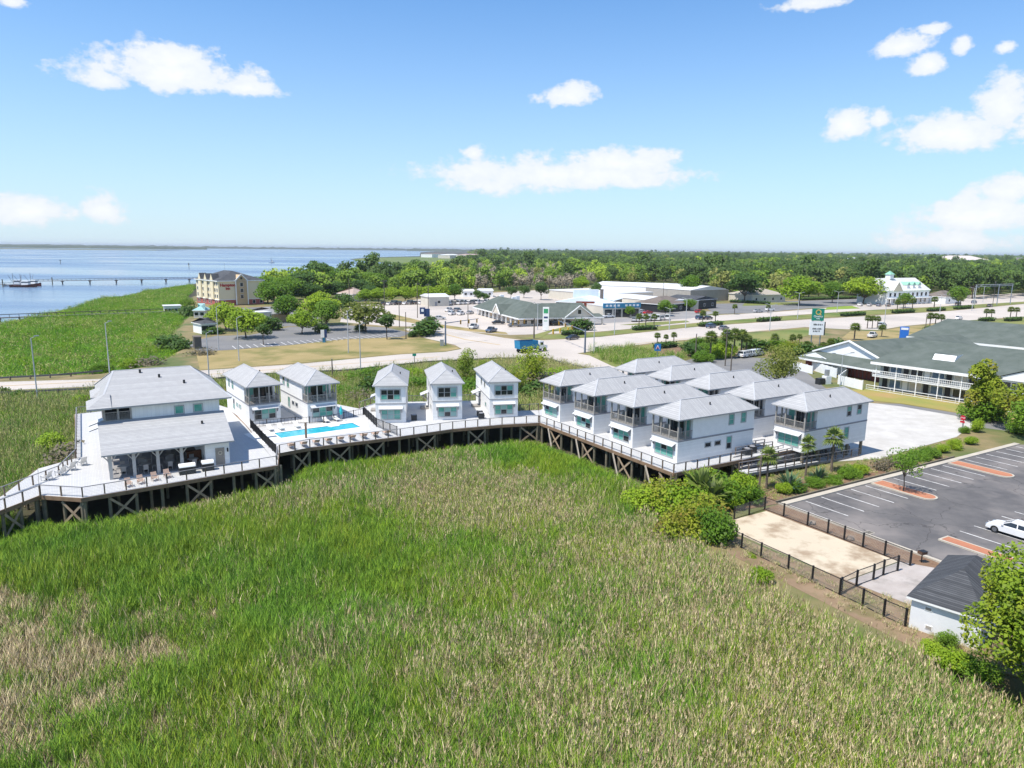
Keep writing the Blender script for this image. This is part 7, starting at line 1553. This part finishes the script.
# signal masts
def mast(xyh, label, arm_to, mt):
    x, y, h = xyh; t = thing('signal_mast', label, 'traffic light', (x, y, UP_), 0, 'traffic signals of the crossing'); MB().tube((0, 0, -.1), (0, 0, h), .28, .2, 10).build('pole', mt, t)
    d = Vector((arm_to[0] - x, arm_to[1] - y)); z = min(h - .6, 6.5); MB().tube((0, 0, z), (d.x, d.y, z + .5), .14, .08, 8).build('mast_arm', mt, t)
    for q in (.45, .7, .95):
        p = d * q; s_ = MB().box(p.x - .2, p.x + .2, p.y - .2, p.y + .2, z - .7, z + .5).build('signal_head', mat('signal_yellow', (.55, .32, .03)), t); [MB().tube((p.x, p.y - .2, z + .2 - .35 * k), (p.x, p.y - .26, z + .2 - .35 * k), .12, k=8).build('lens', M_dark, s_) for k in range(3)]
    return t
M_bluegrey = mat('blue_grey_steel', (.14, .18, .24), (.11, .14, .19), 2, .5)
mast((19.6, 193.0, 6.5), 'blue grey signal mast at the right side of the crossing', (Vector((19.6, 193.0)) + Vector((-6, 24))), M_bluegrey)
mast((-19.3, 206.2, 6.9), 'blue grey signal mast on the tip of the dry lawn', (Vector((-19.3, 206.2)) + Vector((9, 10))), M_bluegrey)
mast((6.7, 224.1, 6.4), 'signal mast before the green and white shop sign', (Vector((6.7, 224.1)) + Vector((-7, -9))), M_pole)
t = thing('control_cabinet', 'grey control cabinet beside the signal mast on the lawn tip', 'cabinet', (*(-20.1, 204.0), L2)); MB().box(-.5, .5, -.4, .4, 0, 1.7).build('box', M_galv, t); MB().box(-.55, .55, -.45, .45, 1.7, 1.78).build('lid', M_galv, t)
t = thing('control_cabinet', 'small green cabinet on the verge right of the grey mast', 'cabinet', (*(23.1, 195.2), L3)); MB().box(-.5, .5, -.4, .4, 0, 1.3).build('box', mat('cabinet_green', (.05, .14, .11)), t); MB().box(-.55, .55, -.45, .45, 1.3, 1.38).build('lid', M_galv, t)
# sign gantry
a, b = (249.8, 391.7, 11.3), (282.6, 411.3, 10.7); d = Vector((b[0] - a[0], b[1] - a[1])); t = thing('sign_gantry', 'pale steel gantry across the service road at far right', 'gantry', (a[0], a[1], UP_), math.atan2(d.y, d.x))
for x in (0, d.length * .62, d.length): MB().tube((x, 0, -.1), (x, 0, a[2]), .22, k=8).build('upright', M_lamp, t)
MB().box(-.5, d.length + .5, -.3, .3, a[2] - .9, a[2] - .7).box(-.5, d.length + .5, -.3, .3, a[2] - .1, a[2] + .1).build('beam', M_lamp, t)
# motel pylon sign: green panel with gold ring and white lettering over a letter board
t = thing('pylon_sign', 'green motel pylon sign with gold ring over a white letter board', 'sign', (*(80.6, 190.4), UP_), R(-6))
for x in (-1.1, 1.1): MB().tube((x, .2, -.1), (x, .2, 12.9), .16, k=8).build('post', M_galv, t)
pn = MB().box(-1.5, 1.5, -.25, .3, 9.7, 12.9).build('green_panel', M_signgreen, t)
mb = MB()
for i in range(14):
    a0, a1 = 2 * math.pi * i / 14, 2 * math.pi * (i + 1) / 14; mb.beam((.6 * math.cos(a0), -.29, 11.95 + .6 * math.sin(a0)), (.6 * math.cos(a1), -.29, 11.95 + .6 * math.sin(a1)), .24, .06, upv=(0, 1, 0))
mb.beam((.25, -.3, 11.6), (.75, -.3, 11.2), .22, .06, upv=(0, 1, 0)); mb.build('gold_ring', M_gold, pn)
text_obj('white_lettering', 'Quality', .78, M_white, pn, (0, -.29, 10.85), (math.pi / 2, 0, 0), .03); text_obj('white_lettering', 'INN', .5, M_white, pn, (0, -.29, 10.2), (math.pi / 2, 0, 0), .03)
pb = MB().box(-1.85, 1.75, -.3, .35, 5.9, 9.5).build('letter_board', M_white, t); MB().box(1.76, 2.05, -.3, .6, 5.9, 9.4).build('dark_edge', M_dark, t)
for r_, (z, x0, x1) in enumerate(((8.5, -1.0, 1.3), (7.4, -1.2, 1.2), (6.75, -1.0, .8))):
    mb = MB(); x = x0; rr = random.Random(r_)
    while x < x1: w = rr.uniform(.1, .2); mb.box(x, x + w, -.33, -.3, z, z + rr.choice((.34, .42))); x += w + rr.choice((.07, .07, .2))
    mb.build('board_letters', M_dark, pb)
# other signs
def panel_sign(name, label, xy, rz, w, z0, z1, mt, post_h=None, posts=(0,), pm=None, th=.18):
    t = thing(name, label, 'sign', (xy[0], xy[1], UP_), rz)
    for x in posts: MB().tube((x, .05, -.1), (x, .05, post_h or z1), .1, k=8).build('post', pm or M_galv, t)
    p = MB().box(-w / 2, w / 2, -th, 0, z0, z1).build('panel', mt, t); return t, p
t, p = panel_sign('blue_sign', 'blue sign with red and white letter A above the cottage roofs', (36.6, 180.1), R(-5), 1.6, 2.6, 4.4, mat('sign_blue', (.02, .16, .45)))
text_obj('letter', 'A', 1.5, M_white, p, (0, -.2, 3.45), (math.pi / 2, 0, 0), .01); text_obj('letter', 'A', 1.05, M_signred, p, (0, -.24, 3.4), (math.pi / 2, 0, 0), .01)
t, p = panel_sign('blue_sign', 'tall blue sign box with green foot on the lawn behind the motel roof', (110.3, 202.3), R(-25), 2.2, 2.6, 7.2, mat('sign_bright_blue', (.03, .17, .60)), th=1.2)
MB().box(-1.1, 1.1, -1.22, .01, 2.2, 2.6).build('green_band', mat('sign_leaf_green', (.15, .5, .1)), t); MB().box(-.9, .9, -1.24, -1.2, 6.4, 7.0).build('white_band', M_white, p)
t, p = panel_sign('entrance_sign', 'blue and white sign at the hotel car park edge', (-55.0, 208.7), R(20), 1.7, 1.5, 3.7, M_white, posts=(-.5, .5), th=.4)
MB().box(.1, .86, -.42, .01, 1.48, 3.72).build('blue_half', M_navy, p); MB().box(-.35, .35, -.3, 0, 0, 1.5).build('base', M_bluepanel, t)
t, p = panel_sign('navy_sign', 'navy sign of two overlapping square panels on a post', (-28.1, 235.7), R(0), 1.9, 5.4, 8.0, M_navy, pm=M_bluegrey); MB().box(-2.3, -.5, -.3, -.19, 6.2, 8.4).build('second_panel', M_navy, t); MB().box(-1.8, -1.0, -.34, -.3, 7.0, 7.9).build('white_mark', M_white, p)
t, p = panel_sign('shop_sign', 'tall white and green shop sign beside the drive-through', (11.3, 245.7), R(-5), 2.1, .4, 8.2, M_white, th=.5)
MB().box(-.75, .75, -.53, -.5, 6.1, 7.6).build('green_field', mat('sign_light_green', (.05, .35, .15)), p); MB().box(-.7, .7, -.53, -.5, 4.4, 5.0).build('navy_line', M_navy, p); MB().box(-.6, .5, -.53, -.5, 3.4, 3.6).build('green_line', MATS['sign_light_green'], p)
t, p = panel_sign('brown_sign', 'brown showroom sign on a thick brown post', (29.6, 295.5), R(0), 7.5, 6.0, 6.8, mat('rust_brown', (.28, .08, .05)), pm=M_brownroof, posts=(0.,), th=.6)
MB().box(-.5, .5, -.5, .5, -.1, 6.0).build('pylon_base', MATS['rust_brown'], t)
t, p = panel_sign('stop_sign', 'red stop sign at the drive corner beside the rounded shrub', (70.9, 110.2), R(-60), .02, 2.0, 2.1, M_signred)
o8 = MB(); o8.poly([(.42 * math.cos(R(22.5 + 45 * i)), -.2, 2.15 + .42 * math.sin(R(22.5 + 45 * i))) for i in range(8)][::-1]).poly([(.42 * math.cos(R(22.5 + 45 * i)), -.17, 2.15 + .42 * math.sin(R(22.5 + 45 * i))) for i in range(8)]); oc = o8.build('octagon', M_signred, t)
text_obj('lettering', 'STOP', .30, M_white, oc, (0, -.21, 2.15), (math.pi / 2, 0, 0), .004); MB().box(-.35, .35, -.2, -.17, 1.35, 1.65).build('lower_plate', M_signred, t)
t, p = panel_sign('road_sign', 'small green road sign beside the causeway', (-23.7, 172.4), R(10), .9, 1.7, 2.3, M_signgreen, th=.05)
for i, (u, lb) in enumerate((((13.4, 237.0), 'nearest yellow bollard by the drive-through'), ((15.9, 240.1), 'middle yellow bollard by the drive-through'), ((18.7, 241.9), 'farthest yellow bollard by the drive-through'))):
    t = thing('bollard', lb, 'bollard', (*u, UP_), 0, 'yellow bollards'); MB().tube((0, 0, 0), (0, 0, 1.6), .3, k=8).build('post', mat('bollard_yellow', (.6, .38, .04)), t); MB().tube((0, 0, 1.6), (0, 0, 1.7), .32, .2, 8).build('cap', MATS['bollard_yellow'], t)
# hedges under the palms
def hedge(p0, p1, w, h, label, mt='bushd'):
    a, b = Vector(p0), Vector(p1); d = b - a; ln = d.length; r = np.random.default_rng(int(abs(a.x * 7) % 999)); n = int(420 * max(1, ln / 10))
    P = np.stack([r.random(n) * ln, (r.random(n) - .5) * w, h * np.sqrt(r.random(n))], 1); P[:, 2] += .12 * r.normal(size=n); nr = r.normal(size=(n, 3)); nr[:, 2] = abs(nr[:, 2]) + .3; nr /= np.linalg.norm(nr, axis=1)[:, None]; t_ = np.cross(nr, r.normal(size=(n, 3))); t_ /= np.linalg.norm(t_, axis=1)[:, None]; bt = np.cross(nr, t_); s = .55
    V = np.stack([P - t_ * s * .5, P + bt * s * .4, P + t_ * s * .5, P - bt * s * .4], 1).reshape(-1, 3); V[:, 2] = np.maximum(V[:, 2], .03)
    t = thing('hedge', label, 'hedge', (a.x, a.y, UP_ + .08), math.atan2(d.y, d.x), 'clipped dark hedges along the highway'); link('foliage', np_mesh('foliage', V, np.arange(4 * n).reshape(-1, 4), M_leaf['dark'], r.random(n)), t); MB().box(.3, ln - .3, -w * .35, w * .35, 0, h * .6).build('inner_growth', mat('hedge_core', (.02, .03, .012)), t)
for u, v, lb in (((42.0, 250.4), (50.8, 254.5), 'median hedge under the three palms by the vans'), ((40.5, 202.7), (47.2, 207.6), 'roadside hedge under the three palms above the cottages'), ((69.0, 264.8), (79.1, 273.1), 'median hedge under the two palms by the two saloons'), ((16.1, 233.0), (23.6, 236.5), 'hedge before the drive-through'), ((97.7, 286.7), (108.8, 294.2), 'median hedge before the restaurant yard'), ((144.5, 316.5), (158.6, 325.6), 'median hedge right of the green sign'), ((176.9, 335.7), (190.1, 342.9), 'median hedge before the white gabled house'), ((201.3, 350.0), (213.4, 357.5), 'median hedge with a single palm'), ((223.3, 364.9), (237.1, 373.1), 'last median hedge before the gantry'), ((194.6, 299.9), (201.9, 302.9), 'roadside hedge under the palm pair right of the white car'), ((206.3, 301.3), (215.9, 306.7), 'roadside hedge at the right frame edge'), ((149.5, 259.7), (158.1, 263.9), 'lawn hedge under three palms behind the motel roof'), ((167.0, 421.0), (213.9, 446.4), 'long dark hedge behind the restaurant yard, right part'), ((119.3, 397.5), (137.1, 385.5), 'long dark hedge behind the restaurant yard, left part')):
    hedge(u, v, 3.0, 1.5, lb)

# guard rails: posts and rail along both sides of the causeway
def guard(pts, label, z=UP_, wood=False):
    P = [Vector(p) for p in pts]; o = P[0]; t = thing('guard_rail', label, 'guard rail', (o.x, o.y, z), 0, 'guard rails of the causeway')
    for a, b in zip(P[:-1], P[1:]):
        d = b - a; ln = d.length; k = max(1, round(ln / 3.8)); a0, b0 = a - o, b - o
        MB().beam((a0.x, a0.y, .62), (b0.x, b0.y, .62), .10, .36).build('rail', M_railg, t)
        for j in range(k): p = a0 + (b0 - a0) * (j + .5) / k; MB().box(p.x - .11, p.x + .11, p.y - .11, p.y + .11, -.3, .8).build('post', M_pole, t)
M_railg = mat('weathered_rail', (.13, .125, .13), (.19, .185, .18), .4, .7)
guard([(-104.5, 124.3), (-93.3, 128.5), (-79.5, 133.5), (-63.2, 143.3), (-54.1, 150.9), (-37.0, 157.1), (-19.8, 171.1), (-3.1, 177.9), (8.9, 178.0), (14.2, 168.3), (21.0, 158.4)], 'dark guard rail on the near side of the causeway, ending at the crossing')
guard([(-114.8, 136.9), (-103.7, 143.3), (-94.3, 147.7), (-88.3, 153.0)], 'pale weathered guard rail on the river side of the causeway')
guard([(-87.6, 125.2), (-81.7, 127.2), (-76.5, 128.3)], 'old low rail at the foot of the causeway bank', z=.2)
# orange soil patch by the road between clubhouse and first cottage
sheet('orange_soil', [(-57.6, 137.3), (-55.5, 140.0), (-50.9, 144.1), (-46.3, 147.8), (-45.1, 142.2), (-49.5, 135.8), (-52.8, 129.6)], UP_ + .045, mat('orange_soil', (.42, .20, .07), (.36, .19, .08), .3, .95), .9)
sheet('orange_soil', [(-49.1, 138.8), (-36.5, 155.0), (-34.2, 151.5), (-37.3, 144.8)], UP_ + .03, mat('orange_soil2', (.30, .17, .07), (.22, .15, .07), .3, .95), .9)

# chain-link fences round the court: posts, rails and wires
def chain(pts, label, h=1.35, z=UP_ + .05):
    P = [Vector(p) for p in pts]; o = P[0]; t = thing('chain_link_fence', label, 'fence', (o.x, o.y, z), 0, 'black chain-link fences round the court')
    for i, p in enumerate(P): q = p - o; MB().box(q.x - .07, q.x + .07, q.y - .07, q.y + .07, -.1, h + .08).build('fence_post', M_black, t)
    for a, b in zip(P[:-1], P[1:]):
        a0, b0 = a - o, b - o; MB().beam((a0.x, a0.y, h), (b0.x, b0.y, h), .05, .05).build('top_rail', M_black, t); MB().beam((a0.x, a0.y, .05), (b0.x, b0.y, .05), .04, .04).build('bottom_rail', M_black, t)
        mb = MB(); ln = (b - a).length; n = int(ln / .16)
        for j in range(-8, n + 1):
            for s_ in (0, 1):
                x0, x1 = j * .16, j * .16 + h; z0, z1 = .05, h
                if x0 < 0: z0 += -x0; x0 = 0
                if x1 > ln: z1 -= x1 - ln; x1 = ln
                if z1 <= z0 or x1 <= x0: continue
                if s_: x0, x1 = ln - x0, ln - x1
                p, q = a0 + (b0 - a0) * (x0 / ln), a0 + (b0 - a0) * (x1 / ln); dn = (b0 - a0).normalized(); w_ = .009
                mb.poly([(p.x, p.y, z0 - w_), (q.x, q.y, z1 - w_), (q.x, q.y, z1 + w_), (p.x, p.y, z0 + w_)])
        mb.build('wire_mesh', M_galv, t)
FB = [(20.9, 65.2), (21.7, 63.6), (22.8, 61.5), (24.3, 58.9), (25.5, 56.7), (26.8, 54.4), (27.8, 52.6), (28.6, 50.9), (29.5, 49.5)]
chain(FB, 'black chain-link fence along the marsh side of the court, up to the shed')
chain([(23.2, 70.9), (25.2, 72.3), (27.4, 73.9), (28.7, 71.9), (30.2, 69.4), (31.4, 67.4), (32.3, 65.8), (33.3, 64.1), (34.4, 62.2), (35.6, 60.1)], 'black chain-link fence between court and car park')
chain([(27.0, 54.6), (28.9, 56.0), (30.9, 57.2), (32.2, 58.1), (33.9, 59.0)], 'black chain-link fence across the end of the court')
t = thing('charcoal_grill', 'rusty charcoal grill on a post at the pad edge', 'grill', (*(37.0, 60.8), L3), .3); MB().tube((0, 0, 0), (0, 0, .8), .05).build('post', M_black, t); MB().box(-.32, .32, -.25, .25, .8, 1.08).build('firebox', mat('rusty_steel', (.12, .07, .05)), t); MB().box(-.3, .3, -.35, .2, 1.09, 1.11).build('grate', M_black, t)
for u, lb in (((30.9, 69.9), 'rock beside the court fence post, left'), ((33.0, 65.9), 'rock beside the court fence, middle')):
    cmv = bmesh.new(); bmesh.ops.create_icosphere(cmv, subdivisions=2, radius=.38)
    for v_ in cmv.verts: v_.co *= rnd.uniform(.8, 1.15); v_.co.z *= .7
    me = bpy.data.meshes.new('rock'); cmv.to_mesh(me); cmv.free(); me.materials.append(mat('brown_rock', (.20, .15, .12), (.30, .25, .2), 3, .9)); o = link('rock', me, None, (*u, L3 + .1), label=lb, cat='rock')
# storm drain, low timbers along the kerb bed
t = thing('storm_drain', 'dark storm drain grate near the court fence', 'drain', (*(35.5, 67.6), L2), R(31)); MB().box(-.6, .6, -.35, .35, 0, .03).build('frame', M_curb, t); [MB().box(-.5 + .18 * i, -.42 + .18 * i, -.28, .28, .03, .05).build('bar', M_black, t) for i in range(6)]
a, b = grid(K0, -6.2, 1.0), grid(K0, 30, 1.0); t = thing('bed_edging', 'dark timber edging between planting bed and kerb', 'edging', (a[0], a[1], L1), R(31.3)); [MB().box(i * 3.02, i * 3.02 + 3.0, -.1, .1, 0, .3).build('timber', M_pile, t) for i in range(12)]

# piers and boats -------------------------------------------------------
def pier(p0, p1, z, label, w=2.4, step=9, big=True):
    a, b = Vector(p0), Vector(p1); d = b - a; ln = d.length; t = thing('pier', label, 'pier', (a.x, a.y, 0), math.atan2(d.y, d.x), None)
    MB().box(0, ln, -w / 2, w / 2, z - .35, z).build('deck', mat('grey_pier_boards', (.26, .24, .22), (.2, .19, .18), .3), t)
    for i in range(int(ln / step) + 1):
        x = i * step; mb = MB(); mb.tube((x, -w / 2 + .2, -3), (x, -w / 2 + .2, z - .3), .28, k=6); mb.tube((x, w / 2 - .2, -3), (x, w / 2 - .2, z - .3), .28, k=6); mb.box(x - .9 if big else x - .3, x + .9 if big else x + .3, -w / 2 - .2, w / 2 + .2, z - .9, z - .36); mb.build('pile_bent', M_pile if not big else mat('pier_brown', (.20, .15, .12)), t)
    for s_ in (-1, 1):
        mb = MB(); mb.box(0, ln, s_ * w / 2 - .05, s_ * w / 2 + .05, z + .95, z + 1.07)
        for i in range(int(ln / 3)): mb.box(i * 3 - .06, i * 3 + .06, s_ * w / 2 - .06, s_ * w / 2 + .06, z, z + .95)
        mb.build('railing', M_pole, t)
    return t
pier((-350.8, 530.9), (-260.8, 604.6), 2.0, 'long pier crossing the river shallows to the marsh', 3.0, 18)
pier((-385.6, 487.4), (-351.7, 508.6), .6, 'low floating dock left of the long pier', 3.0, 14)
pier((-200.9, 260.9), (-145.6, 301.4), 1.5, 'narrow marsh boardwalk leading to the white shed', 1.6, 6, False)
def boat(xy, rz, label, c=(.5, .1, .08), Ln=16):
    t = thing('fishing_boat', label, 'boat', (xy[0], xy[1], WATER), rz, 'work boats at the dock'); mb = MB(); hw = Ln * .16
    st = [(-Ln / 2, hw * .8, 1.4), (-Ln / 4, hw, 1.3), (Ln / 5, hw, 1.6), (Ln / 2 * .85, hw * .45, 2.2), (Ln / 2, .05, 2.6)]
    for (x0, w0, h0), (x1, w1, h1) in zip(st[:-1], st[1:]):
        mb.poly([(x0, -w0 * .6, -.3), (x1, -w1 * .6, -.3), (x1, -w1, h1), (x0, -w0, h0)]); mb.poly([(x0, w0, h0), (x1, w1, h1), (x1, w1 * .6, -.3), (x0, w0 * .6, -.3)]); mb.poly([(x0, -w0, h0 - .3), (x1, -w1, h1 - .3), (x1, w1, h1 - .3), (x0, w0, h0 - .3)], 1)
    mb.poly([(-Ln / 2, -hw * .5, -.3), (-Ln / 2, -hw * .8, 1.4), (-Ln / 2, hw * .8, 1.4), (-Ln / 2, hw * .5, -.3)]); mb.build('hull', [mat('hull_%d' % int(c[0] * 100), c), M_greytrim], t)
    MB().box(-Ln * .05, Ln * .22, -hw * .6, hw * .6, 1.2, 4.2).build('wheelhouse', M_white, t); MB().box(-Ln * .04, Ln * .225, -hw * .62, hw * .62, 3.0, 3.7).build('cabin_window', M_glass, t); MB().tube((-Ln * .1, 0, 1), (-Ln * .1, 0, 9), .14).build('mast', M_pole, t)
    for s_ in (-1, 1): MB().tube((-Ln * .1, s_ * .4, 2), (-Ln * .2, s_ * 4.5, 8), .1).build('outrigger', M_pole, t)
boat((-349.3, 509.2), .3, 'white work boat at the left of the dock group', (.7, .7, .7), 14); boat((-336.4, 498.3), .1, 'dark red hulled work boat in front of the dock group', (.12, .04, .035), 17); boat((-338.9, 511.6), -.1, 'dark red boat at the pier head', (.2, .05, .04), 13)
boat((-445.7, 1347.2), .2, 'small white motor boat out on the river', (.8, .8, .8), 9)
for u, lb in (((-433.0, 972.5), 'channel marker on the open river'), ((-682.9, 1099.2), 'channel marker left, far out on the river'), ((-348.9, 495.6), 'mooring pile left of the boats'), ((-339.0, 533.7), 'tall mooring pile beside the pier')):
    t = thing('channel_marker', lb, 'marker', (*u, WATER), 0, 'markers in the river'); MB().tube((0, 0, -1), (0, 0, 6 if 'marker' in lb else 5), .35, k=8).build('pile', M_pile, t); MB().box(-.8, .8, -.15, .15, 4.6, 6.2).build('board', M_dark, t) if 'channel' in lb else MB().tube((0, 0, 5), (0, 0, 5.2), .4, k=8).build('cap', M_dark, t)

# ---------------------------------------------------------------- woods
fc = bpy.data.collections.new('wood_sources')
M_wleaf = {'w0': leafmat('wood_bright', (.20, .35, .025), (.46, .56, .06), .3), 'w1': leafmat('wood_green', (.09, .19, .02), (.27, .38, .05), .25), 'w2': leafmat('wood_dark', (.045, .095, .022), (.12, .19, .04), .2), 'w3': leafmat('wood_olive', (.18, .21, .05), (.34, .34, .10), .25), 'w4': leafmat('wood_bare', (.24, .21, .15), (.38, .33, .24), .1)}
WM = []
for i in range(15):
    k = ('w0', 'w1', 'w2', 'w3', 'w4')[i % 5]; Hh = (13, 13, 15, 12, 9)[i % 5]
    cm, cs = crown_mesh(300 + i, Hh, (5.4, 5.2, 4.6, 5.0, 3.6)[i % 5], (2.0, 2.0, 4.0, 2.0, 1.0)[i % 5], (1.25, 1.25, 1.2, 1.2, .8)[i % 5], (620, 620, 560, 560, 420)[i % 5], M_wleaf[k], 12, .85); link('wood_%02d' % i, cm, coll=fc); WM.append((cm, trunk_mesh(300 + i, Hh, 4, cs, .35), k, Hh))
WOOD = [(-111.8, 379.4), (-93.1, 367.7), (-90.6, 407.3), (-39.0, 434.9), (-8.7, 483.4), (44.3, 519.3), (65.0, 583.2), (103.5, 592.2), (138.9, 539.2), (131.2, 446.2), (178.2, 449.6), (233.6, 474.2), (262.2, 449.9), (273.3, 442.7), (361.2, 497.0), (549.8, 581.1), (2600, 900), (6500, 4500), (3500, 7200), (-350, 7200), (-250, 4000), (-116.1, 2700.4), (-50.6, 1256.8), (-87.3, 867.7), (-95.5, 623.8), (-102.0, 524.3), (-118.6, 482.7), (-140.5, 456.1), (-153.7, 443.2), (-138.5, 408.8)]
r = np.random.default_rng(77); PX_, PY_, SS = [], [], []
for (d0, d1, sp, s0) in ((330, 1100, 8.5, 1.0), (1100, 2300, 13, 1.05), (2300, 4200, 24, 1.25), (4200, 7200, 46, 1.6)):
    x0, x1 = -.95 * d1, 1.1 * d1; gx, gy = np.meshgrid(np.arange(x0, x1, sp), np.arange(d0 * .6, d1, sp)); X = gx.ravel() + (r.random(gx.size) - .5) * sp; Y = gy.ravel() + (r.random(gx.size) - .5) * sp; D_ = np.hypot(X, Y)
    k = (D_ >= d0) & (D_ < d1) & (np.abs(X) < Y * .86 + 60); X, Y = X[k], Y[k]; k = np_inpoly(X, Y, WOOD); X, Y = X[k], Y[k]
    k = r.random(X.size) < (.15 + 1.5 * fbm(X, Y, 60, 5)) - np.where(fbm(X, Y, 130, 61) > .66, .8, 0); PX_.append(X[k]); PY_.append(Y[k]); SS.append(np.full(k.sum(), s0))
X = np.concatenate(PX_); Y = np.concatenate(PY_); S = np.concatenate(SS)
f = fbm(X, Y, 70, 41); f2 = fbm(X, Y, 180, 51); u = r.random(X.size); kind = np.where(f > .58, 2, np.where(f < .38, 0, 1)); kind = np.where(u < .22, r.integers(0, 4, X.size), kind)
az = np.degrees(np.arctan2(X, Y)); Dd = np.hypot(X, Y)
bare = (az > -3) & (az < 6.5) & (Dd > 430) & (Dd < 1000); kind = np.where(bare & (r.random(X.size) < .8), 4, kind)
olive = (f2 < .42) & (r.random(X.size) < .45); kind = np.where(olive & ~bare, 3, kind)
darkr = (az > 10) & (az < 40) & (Dd > 520) & (Dd < 900) & (r.random(X.size) < .5); kind = np.where(darkr, 2, kind)
sc = S * (.75 + .5 * r.random(X.size)); sc = np.where(kind == 2, sc * 1.08, sc); sc = np.where(r.random(X.size) < .02, sc * 1.35, sc)
# thin out inside a stretch of open far marsh
idx = kind + 5 * r.integers(0, 3, X.size)
order = np.argsort(Dd); NI = 260
gl = {0: 'bright green', 1: 'mid green', 2: 'dark green', 3: 'olive', 4: 'bare grey'}
def stretch(a): return 'behind the hotel and yard' if a < -3 else 'behind the shops' if a < 6 else 'behind the warehouses' if a < 14 else 'behind the restaurant' if a < 23 else 'around the white gabled house' if a < 31 else 'beyond the far yard'
near_objs = {}
for j in order[:NI]:
    j = int(j); kk = int(kind[j]); cm, tm, kd, Hh = WM[int(idx[j])] ; lb = '%s %s tree in the front of the wood %s' % (('low', 'medium', 'tall')[0 if sc[j] * Hh < 10.5 else 1 if sc[j] * Hh < 14 else 2], gl[kk], stretch(az[j]))
    t = thing('woodland_tree', lb, 'tree', (float(X[j]), float(Y[j]), UP_ - .2), float(r.random() * 6.28), 'front trees of the wood'); s = float(sc[j]); t.scale = (s, s, s); link('trunk', tm, t); link('crown', cm, t)
rest = order[NI:]
names = ['wood_%02d' % i for i in range(15)]
gn_scatter('woodland', np.stack([X[rest], Y[rest], np.full(rest.size, UP_ - .2)], 1), np.stack([sc[rest], sc[rest], sc[rest]], 1), r.random(rest.size) * 6.28, idx[rest], np.zeros(rest.size), fc, 'broad green wood running to the horizon behind the shops')
print('wood', X.size)
# trees on the far river point and far strips
sheet('wood_floor', WOOD[:-1], UP_ + .005, mat('wood_floor', (.07, .11, .025), (.14, .13, .06), .05, 1), .2)

# every household has its own blinds
rb = random.Random(99)
for o in list(C.objects):
    if o.name.split('.')[0] == 'pane' and o.parent and o.parent.parent and o.parent.parent.name.split('.')[0] == 'cottage' and rb.random() < .42:
        o.material_slots[0].link = 'OBJECT'; o.material_slots[0].material = rb.choice((M_glass, M_glass, M_paleteal, M_teal))
# ---------------------------------------------------------------- air
mt = bpy.data.materials.new('haze'); mt.use_nodes = True; nt = mt.node_tree; nt.nodes.clear(); o_ = nt.nodes.new('ShaderNodeOutputMaterial'); pv = nt.nodes.new('ShaderNodeVolumePrincipled')
pv.inputs['Color'].default_value = (.85, .92, 1.0, 1); pv.inputs['Density'].default_value = HAZE; pv.inputs['Anisotropy'].default_value = .2; nt.links.new(pv.outputs[0], o_.inputs['Volume'])
if HAZE > 0: MB().box(-31000, 31000, -400, 39000, -4.5, 60).build('haze', mt, kind='stuff', label='thin blue air between the viewer and the far shore')
